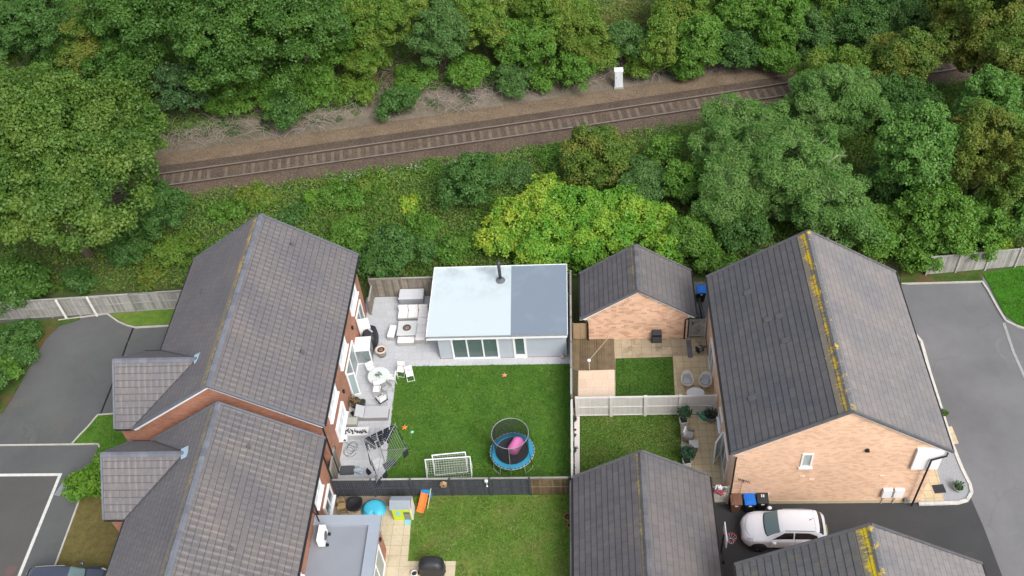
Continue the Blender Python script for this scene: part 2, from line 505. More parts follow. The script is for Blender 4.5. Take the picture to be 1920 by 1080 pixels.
# ------------------------------------------------------------------ ground
soil = None
def ground_sheet():
    m, t = newmat('bank_soil')
    n = t.noise(t.pos(), 0.5, 6, 0.7)
    out = t.mix(t.ramp(n, [(0.35, 0), (0.65, 1)]), (0.055, 0.10, 0.02), (0.09, 0.10, 0.035))
    f = t.ramp(t.noise(t.pos(), 12, 5, 0.8), [(0.3, 0.6), (0.7, 1.25)])
    t.L(t.mix(1.0, out, f, 'MULTIPLY'), t.b.inputs['Base Color']); t.b.inputs['Roughness'].default_value = 0.95
    t.bump(t.noise(t.pos(), 12, 5), 0.08, 0.8)
    # fine grid in view, coarse skirt to the horizon
    xs = np.concatenate([[-1500, -400, -150], np.arange(-75, 75.1, 0.75), [150, 400, 1500]])
    ys = np.concatenate([[-600, -60], np.arange(-5, 42, 6.0), np.arange(42, 115.1, 0.75), [150, 400, 1500]])
    X, Y = np.meshgrid(xs, ys)
    Z = terrain(X, Y)
    Z = np.where((Y < 44.6), 0.0, Z)
    V = np.stack([X, Y, Z], -1).reshape(-1, 3)
    nx = len(xs)
    F = [[j * nx + i, j * nx + i + 1, (j + 1) * nx + i + 1, (j + 1) * nx + i] for j in range(len(ys) - 1) for i in range(nx - 1)]
    me = bpy.data.meshes.new('ground'); me.from_pydata(V.tolist(), [], F); me.materials.append(m)
    me.polygons.foreach_set('use_smooth', np.ones(len(F), dtype=bool))
    o = bpy.data.objects.new('ground', me); C.objects.link(o); o['kind'] = 'structure'
ground_sheet()

asph_l = asphalt('asphalt_left', (0.088, 0.091, 0.090))
asph_r = asphalt('asphalt_right', (0.140, 0.140, 0.145), samt=0.12)
asph_d = asphalt('asphalt_dark', (0.040, 0.041, 0.043), samt=0.15)
asph_n = asphalt('asphalt_worn', (0.16, 0.16, 0.162), samt=0.12)
def poly(pxs): return [g(*p) for p in pxs]

# left: road, driveway and verges
mb = MB(); mb.sheet([(-75, 15), (-14.6, 15), (-14.6, 43.2), (-24.5, 43.6), (-29.0, 43.35), (-32.9, 42.95), (-75, 41.5)], 0.004); struct('road', mb, asph_l)
verge_m = lawnmat('verge_grass', (0.045, 0.085, 0.015), (0.075, 0.12, 0.03), (0.13, 0.08, 0.04), 0.8, (0.5, 0.62))
mb = MB(); mb.prism(poly([(-260, 760), (-60, 800), (5, 775), (30, 735), (60, 680), (85, 638), (110, 612), (150, 600), (150, 594), (60, 601), (0, 606), (-260, 630)]), 0.0, 0.05); struct('verge', mb, verge_m)
lawn_a = lawnmat('lawn_grass', (0.048, 0.135, 0.014), (0.098, 0.195, 0.026), (0.16, 0.18, 0.05), 0.6)
lawn_b = lawnmat('lawn_grass_worn', (0.088, 0.175, 0.022), (0.132, 0.215, 0.036), (0.22, 0.20, 0.07), 0.75, (0.5, 0.68))
lawn_c = lawnmat('lawn_grass_dry', (0.12, 0.11, 0.035), (0.16, 0.125, 0.05), (0.10, 0.10, 0.02), 0.5)
lawn_d = lawnmat('lawn_grass_bright', (0.04, 0.15, 0.008), (0.05, 0.17, 0.012), (0.05, 0.13, 0.01), 0.4)
def arc(cx, cy, r, a0, a1, n=8): return [(cx + r * math.cos(R(a0 + (a1 - a0) * i / n)), cy + r * math.sin(R(a0 + (a1 - a0) * i / n))) for i in range(n + 1)]

def lawn(name, pts, mat, h=0.03): 
    mb = MB(); mb.prism(pts, 0.0, h); return struct(name, mb, mat)
V1 = poly([(205, 589), (330, 577), (345, 577), (345, 607), (255, 612), (238, 608), (222, 600), (212, 594)])
lawn('lawn', V1, lawn_b, 0.05)
V2 = poly([(134, 832), (150, 815), (165, 800), (186, 779), (330, 774), (330, 860), (180, 930), (160, 935), (183, 845), (187, 834)])
lawn('lawn', V2, lawn_a, 0.05)
V3 = poly([(152, 934), (330, 920), (330, 1130), (90, 1090), (108, 1050)])
lawn('lawn', V3, lawn_c, 0.045)
def kerb(name, pxs, w=0.13, h=0.12, mat=None, z0=0.0, closed=False):
    mb = MB(); pts = poly(pxs)
    for a, b in zip(pts[:-1], pts[1:]): mb.bar((a[0], a[1], z0 + h / 2), (b[0], b[1], z0 + h / 2), w, h)
    return struct(name, mb, mat or kerbm)
kerb('kerb', [(200, 588), (212, 597), (222, 604), (238, 611), (255, 615), (330, 611)], 0.09, 0.10)
kerb('kerb', [(134, 835), (150, 817), (165, 802), (184, 779), (240, 775)], 0.09, 0.10)
kerb('kerb', [(-60, 836), (185, 833), (187, 840)], 0.09, 0.06)
kerb('kerb', [(150, 938), (108, 1052), (90, 1100)], 0.09, 0.10)
kerb('kerb', [(110, 601), (200, 589)], 0.07, 0.08)
mb = MB()
for k, (a, b) in enumerate((((-60, 891.5), (116, 890)), ((113, 890), (28, 1100)))):
    a, b = g(*a), g(*b); d = Vector((b[0] - a[0], b[1] - a[1], 0)).normalized() * 0.09; q = Vector((-d.y, d.x, 0)); z = 0.013 + 0.004 * k
    mb.face([(a[0] + q.x, a[1] + q.y, z), (b[0] + q.x, b[1] + q.y, z), (b[0] - q.x, b[1] - q.y, z), (a[0] - q.x, a[1] - q.y, z)][::-1])
struct('road_marking', mb, linem)
mb = MB(); mb.sheet(poly([(-300, 897), (107, 894), (22, 1100), (-300, 1200)]), 0.009); struct('driveway', mb, asphalt('asphalt_bay', (0.078, 0.075, 0.070), (0.12, 0.098, 0.075), 0.5))
# expansion joint between drive and road, drain channel
mb = MB()
for a, b in (((250, 615), (240, 640)), ((239, 642), (222, 690)), ((213, 715), (188, 778))):
    a, b = g(*a), g(*b); mb.bar((a[0], a[1], 0.010), (b[0], b[1], 0.010), 0.11, 0.012)
struct('drain_channel', mb, black)
for nm, px, py, sx, sy, rz, mt in (('manhole_cover', 115, 917, 0.35, 0.9, -0.25, greymet), ('manhole_cover', 20, 1072, 0.6, 0.6, 0, plain('rusty_iron', (0.13, 0.09, 0.08), 0.8, 0.3))):
    x, y = g(px, py); mb = MB(); mb.cbox((x, y, 0.018), (sx * 1.0, sy, 0.02), rz); o = mb.build(nm, mt)
    tag(o, 'pale rectangular metal cover beside the white bay line' if px > 50 else 'square rusty cover at the foot of the white bay line', 'manhole cover')

# right: road, drive, worn patches
mb = MB(); mb.sheet([(6.6, 15), (75, 15), (75, 45.0), (23.6, 44.4), (18.2, 44.4), (6.6, 44.4)], 0.004); struct('road', mb, asph_r)
mb = MB(); mb.sheet([(5.9, 14), g(1900, 1250), g(1881, 1085), g(1845, 990), g(1808, 905), (16.3, 28.12), (6.0, 28.12), (5.9, 27.9)], 0.0085); struct('driveway', mb, asph_d)
VR = poly([(1842, 514), (1990, 488), (2400, 450), (2400, 640), (1990, 628), (1925, 616), (1905, 606), (1885, 592), (1870, 565), (1852, 530)])
lawn('lawn', VR, lawn_d, 0.06)
mb = MB(); mb.prism(poly([(1688, 535), (1735, 530), (1842, 528), (1842, 505), (1688, 500)]), 0.0, 0.045); struct('verge', mb, verge_m)
kerb('kerb', [(1842, 530), (1852, 545), (1870, 578), (1885, 602), (1905, 612), (1925, 618), (2000, 632)], 0.12, 0.09)
kerb('road_marking', [(1882, 606), (1900, 660), (1925, 715), (1960, 800)], 0.16, 0.02, plain('faded_line', (.34, .34, .335), .8, .3))
kerb('kerb', [(1690, 533), (1842, 529)], 0.10, 0.08)
# pale ring stain on the road
x, y = g(1903, 655); mb = MB()
n = 30
for i in range(n):
    a0, a1 = R(120 + 200 * i / n), R(120 + 200 * (i + 1) / n)
    mb.face([(x + .9 * math.cos(a0), y + .9 * math.sin(a0), .0125), (x + 1.08 * math.cos(a0), y + 1.08 * math.sin(a0), .0125), (x + 1.08 * math.cos(a1), y + 1.08 * math.sin(a1), .0125), (x + .9 * math.cos(a1), y + .9 * math.sin(a1), .0125)])
struct('road_stain', mb, plain('tyre_scuff', (0.19, 0.185, 0.18), 0.9, 0.3))

# front garden of the corner house
gravel = plain('grey_gravel', (0.36, 0.37, 0.39), 0.95, 0.35, 14, bump=0.03)
paveb = slabmat('buff_slabs', (0.56, 0.46, 0.29), (0.50, 0.40, 0.25), (0.28, 0.24, 0.16), 0.45, 0.45, samt=0.35, stain=(0.33, 0.28, 0.17))
GX = [(1700, 610), (1726, 640), (1742, 700), (1764, 770), (1782, 830), (1802, 880), (1817, 910), (1820, 925), (1812, 938), (1795, 943), (1726, 944), (1700, 900)]
mb = MB(); mb.prism(poly(GX), 0.0, 0.06); struct('gravel_bed', mb, gravel)
kerb('kerb', [(1715, 628), (1727, 642), (1743, 700), (1765, 770), (1783, 830), (1803, 880), (1818, 910), (1821, 925), (1813, 939), (1795, 944), (1722, 946)], 0.17, 0.12, plain('pale_kerb', (0.60, 0.58, 0.54), 0.9, 0.3, 6))
mb = MB(); mb.prism(poly([(1735, 870), (1755, 876), (1770, 940), (1722, 941), (1725, 905)]), 0.0, 0.066); mb.prism(poly([(1765, 803), (1784, 800), (1797, 832), (1778, 834)]), 0, 0.066); mb.prism(poly([(1738, 735), (1757, 733), (1762, 748), (1742, 750)]), 0, 0.066); struct('path', mb, paveb)
x, y = g(1760, 918); mb = MB(); mb.cbox((x, y, 0.078), (0.6, 0.5, 0.02), 0.1); tag(mb.build('manhole_cover', darkmet), 'dark square cover between buff slabs and grey gravel', 'manhole cover')

# H1 garden
XE = -14.35      # east wall of the red brick houses
pav1 = slabmat('grey_patio_slabs', (0.47, 0.48, 0.50), (0.43, 0.445, 0.465), (0.36, 0.37, 0.39), 0.9, 0.6, 0.5, stain=(0.40, 0.40, 0.38), samt=0.4)
px745 = g(745, 688); px722 = g(722, 890)
patio1 = [(XE - 0.2, 43.72), (-1.3, 43.72), (-1.3, g(1065, 683)[1]), px745, px722, (px722[0] - .03, 28.82), (XE - 0.2, 28.82)]
mb = MB(); mb.prism(patio1, 0.0, 0.05); struct('patio', mb, pav1)
lawn('lawn', [px745, (-1.3, g(1065, 683)[1]), (-1.3, 28.82), (px722[0] - .03, 28.82), px722], lawn_a, 0.045)
# H2 garden
pav2 = slabmat('buff_patio_slabs', (0.55, 0.47, 0.33), (0.50, 0.42, 0.29), (0.34, 0.27, 0.15), 0.6, 0.6, stain=(0.25, 0.24, 0.10), samt=0.35)
a = g(765, 1053); b = g(855, 1053); e = g(775, 925)
mb = MB(); mb.prism([(XE - 1.5, 28.78), (e[0], 28.78), (g(773, 950)[0], g(773, 950)[1]), a, b, (b[0], 14), (XE - 1.5, 14)], 0, 0.05); struct('patio', mb, pav2)
lawn('lawn', [(e[0], 28.78), (-1.3, 28.78), (-1.3, 14), (b[0], 14), b, a, g(773, 950)], lawn_b, 0.045)
mb = MB(); mb.prism([(XE, 28.78), (e[0], 28.78), (e[0], 28.15), (XE, 28.15)], 0.0, 0.06); struct('gravel_bed', mb, plain('brown_gravel', (0.30, 0.24, 0.17), 0.95, 0.5, 14, bump=0.03))
# garage one garden
mb = MB(); mb.prism([(-1.2, 39.7), (6.9, 39.7), (6.9, 33.98), (-1.2, 33.98)], 0, 0.035); struct('patio', mb, slabmat('worn_buff_slabs', (0.42, 0.35, 0.24), (0.33, 0.27, 0.18), (0.20, 0.16, 0.11), 0.6, 0.6, stain=(0.15, 0.12, 0.085), samt=0.9))
mb = MB(); mb.prism(poly([(1262, 669), (1335, 668), (1347, 764), (1267, 766)]), 0, 0.045); struct('patio', mb, paveb)
mb = MB(); mb.prism(poly([(1085, 696), (1152, 694), (1153, 768), (1084, 768)]), 0, 0.05); struct('patio', mb, slabmat('pink_sandstone', (0.70, 0.55, 0.42), (0.66, 0.50, 0.37), (0.56, 0.44, 0.33), 0.9, 0.6, 0.4, samt=0.12))
lawn('lawn', poly([(1154, 673), (1261, 670)]) + [(g(1266, 765)[0], 34.0), (g(1154, 767)[0], 34.0)], lawnmat('lawn_grass_patchy', (0.04, 0.10, 0.012), (0.065, 0.13, 0.02), (0.24, 0.20, 0.10), 0.6, (0.6, 0.72)), 0.05)
mb = MB(); mb.prism(poly([(1071, 695), (1084, 696), (1083, 766), (1070, 766)]), 0, 0.045); struct('flower_bed', mb, plain('bed_soil', (0.10, 0.085, 0.045), 0.95, 0.4, 8, bump=0.03))
# decking with real boards
mb = MB(); q0 = g(1073, 636); q1 = g(1154, 694)
x = q0[0]
while x < q1[0]:
    mb.box(x, q1[1], 0.0, x + 0.13, 39.68, 0.10); x += 0.142
o = tag(mb.build('decking', plain('decking_boards', (0.23, 0.17, 0.10), 0.85, 0.4, 2.5, vamt=0.4)), 'weathered brown decking of narrow boards beside the small brick garage', 'decking')
# H3 south garden
mb = MB(); mb.prism([(g(1273, 779)[0], 33.93), (6.95, 33.93), (6.95, 28.25), (g(1273, 779)[0] - .1, 28.25)], 0, 0.035); struct('patio', mb, paveb)
lawn('lawn', [(-.75, 33.93), (g(1274, 779)[0], 33.93)] + poly([(1281, 880), (1290, 960), (1087, 960)]), lawnmat('lawn_grass_rough', (0.045, 0.10, 0.014), (0.07, 0.125, 0.022), (0.15, 0.11, 0.05), 0.7, (0.56, 0.7)), 0.05)
mb = MB(); mb.prism([(-1.1, 33.93), (g(1087, 778)[0], 33.93), g(1087, 960), (-1.1, 22)], 0, 0.055); struct('path', mb, plain('pale_stone_strip', (0.66, 0.61, 0.58), 0.8, 0.12, 3))
print('ground done')

# ------------------------------------------------------------------ houses
def slope(mb, A, B, Ct, D, th=0.024, course=0.345, uoff=0.0):
    A, B, Ct, D = map(Vector, (A, B, Ct, D))
    N = (B - A).cross(D - A).normalized()
    flip = N.z < 0
    if flip: N = -N
    n = max(1, round(((D - A) - (B - A).normalized() * (D - A).dot((B - A).normalized())).length / course))
    e = (B - A).normalized()
    for i in range(n):
        t0, t1 = i / n, (i + 1) / n
        l0, l1, u0, u1 = A.lerp(D, t0), B.lerp(Ct, t0), A.lerp(D, t1), B.lerp(Ct, t1)
        U = lambda p: (p - A).dot(e) + uoff
        v0, v1 = -(n - i) * 0.345, -(n - 1 - i) * 0.345
        pts = [l0 + N * th, l1 + N * th, u1 + N * 0.004, u0 + N * 0.004]
        uv = [(U(l0), v0), (U(l1), v0), (U(u1), v1), (U(u0), v1)]
        if flip: pts = pts[::-1]; uv = uv[::-1]
        mb.face(pts, uv)
        pr = [l0, l1, l1 + N * th, l0 + N * th]
        uvr = [(U(l0), v0), (U(l1), v0), (U(l1), v0 + 0.01), (U(l0), v0 + 0.01)]
        if flip: pr = pr[::-1]; uvr = uvr[::-1]
        mb.face(pr, uvr)

def ridgecaps(p0, p1, w=0.17, drop=0.10):
    mb = MB(); p0, p1 = Vector(p0), Vector(p1); L = (p1 - p0).length; n = max(1, round(L / 0.45)); d = (p1 - p0) / n
    s = Vector((0, 0, 1)).cross(d.normalized()).normalized()
    for i in range(n):
        a, b = p0 + d * i, p0 + d * (i + 1.04)
        lift = 0.05 + random.uniform(-.006, .006); za, zb = Vector((0, 0, lift + 0.015)), Vector((0, 0, lift))
        rs = []
        for c, z in ((a, za), (b, zb)):
            rs.append([c - s * w - Vector((0, 0, drop)) + z, c - s * w * 0.45 + z, c + s * w * 0.45 + z, c + s * w - Vector((0, 0, drop)) + z])
        v = random.random()
        for k in range(3): mb.face([rs[0][k + 1], rs[0][k], rs[1][k], rs[1][k + 1]], val=v)
        mb.face(rs[0], val=v); mb.face(rs[1][::-1], val=v)
    return mb

def basis(o, u, n):
    u, n = Vector(u).normalized(), Vector(n).normalized()
    m = Matrix.Identity(4)
    for i in range(3): m[i][0] = u[i]; m[i][1] = n[i]; m[i][2] = (0, 0, 1)[i]; m[i][3] = o[i]
    return m

def window(root, o, u, n, w, h, panes=2, sill=True, fw=0.08, proud=0.06, trans=(), gm=None, name='window', low=None, fm=None):
    """o = bottom corner on the wall face; u along the wall; n outwards"""
    M = basis(o, u, n)
    f = MB(); f.M = M; p = proud
    f.box(0, -0.03, 0, fw, p, h); f.box(w - fw, -0.03, 0, w, p, h)
    f.box(fw, -0.03, 0, w - fw, p, fw); f.box(fw, -0.03, h - fw, w - fw, p, h)
    for i in range(1, panes): f.box(w * i / panes - fw * .4, -0.03, fw, w * i / panes + fw * .4, p - 0.01, h - fw)
    for t_ in trans: f.box(fw, -0.03, t_ - .03, w - fw, p - 0.014, t_ + .03)
    if low: f.box(fw, -0.03, fw, w - fw, p - 0.02, low)
    fo = f.build(name, fm or white, root, world=True)
    for i in range(panes):
        q = MB(); q.M = M; a = fw if i == 0 else w * i / panes + fw * .4; b = w - fw if i == panes - 1 else w * (i + 1) / panes - fw * .4
        q.box(a, -0.02, low or fw, b, p - 0.045, h - fw); q.build('pane', gm or glass, fo, world=True)
    if sill:
        s_ = MB(); s_.M = M; s_.box(-0.06, -0.02, -0.06, w + 0.06, proud + 0.09, 0.0); s_.build('sill', white, fo, world=True)
    return fo

def downpipe(root, x, y, z1, n, off=0.35, mat=None):
    n = Vector(n); mb = MB()
    top = Vector((x, y, z1)) + n * off
    a = Vector((x, y, z1 - 0.35)) + n * 0.09
    mb.tube([top, Vector((top.x, top.y, z1 - 0.1)), a, Vector((a.x, a.y, 0.12)), Vector((a.x, a.y, 0.06)) + n * 0.12], 0.045, 8)
    return mb.build('downpipe', mat or black, root, world=True)

def house(name, label, x0, x1, y0, y1, ze, zr, xr, wx0, wx1, wy0, wy1, wallm, roofl, roofr, ridgem, cat='house', group=None, gutters=True, verge=None, barge=True, cap=None, bh_=.13):
    root = thing(name, label, cat, ((wx0 + wx1) / 2, (wy0 + wy1) / 2, 0), group=group)
    mb = MB(); sl_, sr_ = (zr - ze) / (xr - x0), (zr - ze) / (x1 - xr)
    zl, zrr, za = ze + (wx0 - x0) * sl_ - 0.10, ze + (x1 - wx1) * sr_ - 0.10, zr - 0.14
    P = [(wx0, 0), (wx1, 0), (wx1, zrr), (xr, za), (wx0, zl)]
    f = [(x, wy0, z) for x, z in P]; b = [(x, wy1, z) for x, z in P]
    mb.add(f + b, [[0, 1, 2, 3, 4], [9, 8, 7, 6, 5], [0, 5, 6, 1], [1, 6, 7, 2], [2, 7, 8, 3], [3, 8, 9, 4], [4, 9, 5, 0]])
    mb.build('wall', wallm, root, world=True)
    rl = MB(); slope(rl, (x0, y1, ze), (x0, y0, ze), (xr, y0, zr), (xr, y1, zr))
    ro = rl.build('roof', roofl, root, world=True)
    rr = MB(); slope(rr, (x1, y0, ze), (x1, y1, ze), (xr, y1, zr), (xr, y0, zr), uoff=0.1)
    ro2 = rr.build('roof', roofr, root, world=True)
    ridgecaps((xr, y0, zr), (xr, y1, zr)).build('ridge_cap', cap or ridgem, ro, world=True)
    # underside boarding closes the eaves
    u = MB()
    for ys in ((y0, y1),):
        u.face([(x0, ys[0], ze - 0.02), (xr, ys[0], zr - 0.02), (xr, ys[1], zr - 0.02), (x0, ys[1], ze - 0.02)])
        u.face([(x1, ys[0], ze - 0.02), (x1, ys[1], ze - 0.02), (xr, ys[1], zr - 0.02), (xr, ys[0], zr - 0.02)])
    u.box(x0 + 0.03, y0 + .05, ze - 0.17, wx0 - .003, y1 - .05, ze - 0.13); u.box(wx1 + .003, y0 + .05, ze - 0.17, x1 - 0.03, y1 - .05, ze - 0.13)
    u.box(x0 + 0.02, y0 + .05, ze - 0.16, x0 + 0.05, y1 - .05, ze - 0.005); u.box(x1 - .05, y0 + .05, ze - 0.16, x1 - .02, y1 - .05, ze - 0.005)
    u.build('soffit', white, root, world=True)
    for yy, sg in ((y0, -1), (y1, 1)):
        for a, b_ in (((x0 - .02, ze + .01), (xr, zr + .03)), ((x1 + .02, ze + .01), (xr, zr + .03))):
            v = MB(); wv = MB()
            v.bar((a[0], yy + sg * .03, a[1]), (b_[0], yy + sg * .03, b_[1]), 0.11, 0.13)
            wv.bar((a[0] + (.1 if a[0] < xr else -.1), yy - sg * .0, a[1] - .125), (b_[0], yy - sg * .0, b_[1] - .145), 0.05, bh_)
            v.build('verge', verge or ridgem, ro, world=True)
            if barge: wv.build('bargeboard', white, root, world=True)
    if gutters:
        for X in (x0 - 0.05, x1 + 0.05):
            q = MB(); q.tube([(X, y0 + .02, ze - 0.05), (X, y1 - .02, ze - 0.05)], 0.06, 8); q.build('gutter', black, root, world=True)
    return root

def roofvent(root, x, y, z, rz=0, ry=0):
    m = MB(); m.cbox((x, y, z + 0.06), (0.26, 0.22, 0.12), rz, 0.75, ry); m.cbox((x, y, z + 0.13), (0.16, 0.18, 0.06), rz, 0.9, ry)
    return m.build('roof_vent', plain('vent_tile', (0.10, 0.095, 0.10), 0.8, 0.2), root, world=True)

def cross_gable(root, xg, y0, y1, ze, zr, xe, wallm, rs, rn, ridgem, wall_x, flash=True, z_in=None):
    """gabled projection to the west, ridge along x running into the main roof"""
    ym = (y0 + y1) / 2
    mb = MB(); s_ = (zr - ze) / (ym - y0); wy0, wy1 = y0 + .18, y1 - .18
    P = [(wy0, 0), (wy1, 0), (wy1, ze + .18 * s_ - .1), (ym, zr - .14), (wy0, ze + .18 * s_ - .1)]
    f = [(xg + .1, y, z) for y, z in P]; b = [(wall_x - .01, y, z) for y, z in P]
    mb.add(f + b, [[4, 3, 2, 1, 0], [5, 6, 7, 8, 9], [0, 1, 6, 5], [1, 2, 7, 6], [2, 3, 8, 7], [3, 4, 9, 8], [4, 0, 5, 9]])
    mb.build('wall', wallm, root, world=True)
    a = MB(); slope(a, (xg, y0, ze), (xe[0], y0, ze), (xe[1], ym, zr), (xg, ym, zr)); ro = a.build('roof', rs, root, world=True)
    a = MB(); slope(a, (xe[0], y1, ze), (xg, y1, ze), (xg, ym, zr), (xe[1], ym, zr)); a.build('roof', rn, root, world=True)
    ridgecaps((xg, ym, zr), (xe[1] + .05, ym, zr)).build('ridge_cap', ridgem, ro, world=True)
    u = MB(); u.face([(xg, y0, ze - .02), (xe[0], y0, ze - .02), (xe[1], ym, zr - .02), (xg, ym, zr - .02)]); u.face([(xg, y1, ze - .02), (xg, ym, zr - .02), (xe[1], ym, zr - .02), (xe[0], y1, ze - .02)])
    u.build('soffit', white, root, world=True)
    for yy, sg in ((y0, -1), (y1, 1)):
        v = MB(); v.bar((xg - .03, yy, ze + .01), (xg - .03, ym, zr + .03), .10, .12)
        v.build('verge', ridgem, ro, world=True)
        q = MB(); q.tube([(xg + .02, yy + sg * .05, ze - .05), (xe[0] - .1, yy + sg * .05, ze - .05)], .055, 8)
        q.build('gutter', black, root, world=True)
    # blue-grey lead saddle where the ridge dies into the main slope
    l = MB(); l.cbox((xe[1] + .02, ym, zr + .05), (.42, .62, .03), 0.25, 1, -.35); l.build('lead_saddle', plain('lead_flashing', (0.30, 0.40, 0.50), 0.5, 0.2), ro, world=True)
    for yy in (y0 - .01, y1 + .01):
        vm = MB(); vm.bar((xe[0] - .1, yy, ze + .02), (xe[1], ym, zr + .02), .14, .05)
        vm.build('valley', plain('valley_trough', (0.07, 0.07, 0.075), 0.8, 0.2), ro, world=True)

ridge_blue = plain('blue_grey_ridge', (0.17, 0.18, 0.21), 0.75, 0.3, 2.0, vamt=0.25)
ridge_mid = plain('grey_ridge', (0.15, 0.15, 0.16), 0.8, 0.35, 2.0, vamt=0.3)
ridge_lic, t = newmat('lichened_ridge')
c0 = t.mix(t.ramp(t.noise(t.pos(), 1.7, 5, .7), [(.56, 0), (.63, .9)]), (0.15, 0.15, 0.155), (0.62, 0.43, 0.03))
t.L(t.mix(1.0, c0, t.ramp(t.noise(t.pos(), 9, 4), [(.3, .7), (.7, 1.1)]), 'MULTIPLY'), t.b.inputs['Base Color']); t.b.inputs['Roughness'].default_value = .85
t1r = tilemat('brown_roof_tiles', (0.138, 0.130, 0.135), (0.235, 0.218, 0.212), (0.124, 0.117, 0.123), 0.16, 0.0, lightamt=0.48)
t1l = tilemat('brown_roof_tiles_west', (0.150, 0.143, 0.148), (0.19, 0.178, 0.178), (0.134, 0.128, 0.135), 0.3, 1.0, (0.62, 0.42, 0.12), 0.66, lightamt=0.25, dots=0.2)
t2r = tilemat('mixed_roof_tiles', (0.140, 0.132, 0.133), (0.27, 0.248, 0.222), (0.124, 0.117, 0.121), 0.22, 0.0, lightamt=0.58)
t2l = tilemat('mixed_roof_tiles_west', (0.150, 0.144, 0.149), (0.19, 0.18, 0.178), (0.134, 0.129, 0.136), 0.3, 0.75, (0.44, 0.33, 0.14), 0.56, lightamt=0.25, dots=0.2)
tps = tilemat('porch_roof_tiles', (0.150, 0.143, 0.148), (0.245, 0.23, 0.226), (0.138, 0.131, 0.138), 0.9, 0.0, lightamt=0.6, dots=0.1, barw=1.0)
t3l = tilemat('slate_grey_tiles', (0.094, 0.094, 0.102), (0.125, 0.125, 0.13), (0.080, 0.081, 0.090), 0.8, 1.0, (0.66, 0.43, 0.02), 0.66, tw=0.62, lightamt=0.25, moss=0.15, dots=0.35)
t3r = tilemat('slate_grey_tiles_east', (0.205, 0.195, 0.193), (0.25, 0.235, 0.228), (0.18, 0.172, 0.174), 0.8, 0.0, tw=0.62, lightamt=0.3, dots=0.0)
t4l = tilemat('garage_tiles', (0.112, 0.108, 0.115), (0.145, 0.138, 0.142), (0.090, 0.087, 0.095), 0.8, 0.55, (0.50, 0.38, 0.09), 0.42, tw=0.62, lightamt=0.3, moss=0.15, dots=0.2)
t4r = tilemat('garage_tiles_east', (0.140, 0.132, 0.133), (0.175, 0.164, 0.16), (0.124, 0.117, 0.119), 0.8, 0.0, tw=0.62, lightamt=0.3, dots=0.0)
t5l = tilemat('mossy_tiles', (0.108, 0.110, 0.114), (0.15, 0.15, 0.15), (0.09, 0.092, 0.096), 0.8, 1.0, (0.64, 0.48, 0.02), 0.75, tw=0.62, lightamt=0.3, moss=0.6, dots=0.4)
lich_ridge = None

# --- red brick house, north
H1 = house('brick_house', 'red brick house whose garden side faces the grey patio with the white sofa', -24.3, -14.0, 29.97, 42.58, 5.0, 8.52, -19.18, -24.0, XE, 30.12, 42.45, redbrick, t1l, t1r, ridge_blue)
cross_gable(H1, -25.25, 29.97, 35.3, 5.0, 7.45, (-24.2, -20.70), redbrick, tps, t1l, ridge_blue, -24.0)
roofvent(H1, -17.3, 41.3, 7.25, 0, 0.6); roofvent(H1, -15.6, 34.0, 6.15, 0, .6); roofvent(H1, -22.3, 38.5, 6.4, 0, -.6)
E_, N_ = (0, 1, 0), (1, 0, 0)
sky_pane = plain('sky_white_pane', (.66, .68, .70), .4, .1, 2)  # panes painted pale in place of bright sky reflected in the glass
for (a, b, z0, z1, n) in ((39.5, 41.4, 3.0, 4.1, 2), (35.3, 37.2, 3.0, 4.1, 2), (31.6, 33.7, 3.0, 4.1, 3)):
    window(H1, (XE, a, z0), E_, N_, b - a, z1 - z0, n, proud=0.08, fw=0.12, gm=sky_pane)
window(H1, (XE, 31.9, 0.85), E_, N_, 2.0, 1.05, 3, proud=0.14, fw=0.12, gm=sky_pane)
window(H1, (XE, 35.75, 0.05), E_, N_, 2.5, 2.1, 2, sill=False, gm=glassl, name='patio_door', proud=0.08)
window(H1, (XE, 40.0, 0.05), E_, N_, 1.6, 2.1, 2, sill=False, name='french_door', proud=0.08)
mb = MB(); mb.cbox((XE + .42, 39.95, 1.1), (.72, .07, 2.05), .18); mb.build('open_door_leaf', white, H1, world=True)
window(H1, (XE + .06, 35.72, 0.06), (1, .25, 0), (.25, -1, 0), 0.5, 2.0, 1, sill=False, name='open_door_leaf', proud=0.05, fw=.08, gm=glassl)
downpipe(H1, XE, 30.3, 5.0, (1, 0, 0)); downpipe(H1, -24.0, 30.2, 5.0, (-1, 0, 0), .3)
for y, z in ((38.9, 2.55), (34.6, 1.9), (30.9, 1.6)):
    mb = MB(); mb.cbox((XE + .06, y, z), (.12, .14, .2)); mb.build('wall_lamp', black, H1, world=True)
mb = MB(); mb.cbox((XE + .05, 38.7, 4.2), (.1, .25, .3)); mb.build('alarm_box', white, H1, world=True)

# --- red brick house, south, with extension
H2 = house('brick_house', 'red brick house with the grey flat roofed extension, near the bottom left corner', -23.05, -13.85, 15.0, 29.2, 4.9, 8.05, -18.6, -22.75, -14.2, 15.2, 29.05, redbrick, t2l, t2r, ridge_blue)
cross_gable(H2, -24.12, 24.6, 29.2, 4.9, 7.15, (-22.95, -19.95), redbrick, tps, t2l, ridge_blue, -22.75)
roofvent(H2, -16.9, 27.35, 6.9, 0, .6); roofvent(H2, -16.6, 21.95, 6.65, 0, .6)
window(H2, (-14.2, 26.25, 2.95), E_, N_, 1.4, 1.1, 2, proud=.08, fw=.12, gm=sky_pane)
window(H2, (-14.2, 26.9, 0.75), E_, N_, 1.5, 1.2, 2, proud=.12, fw=.1)
window(H2, (-14.2, 20.9, 3.5), E_, N_, 1.4, .9, 2, proud=.14, fw=.1)
downpipe(H2, -14.2, 28.9, 4.9, (1, 0, 0)); downpipe(H2, -14.2, 26.05, 4.9, (1, 0, 0), .3)
ext_roof = plain('grey_roof_membrane', (0.235, 0.255, 0.285), 0.55, 0.12, 0.8)
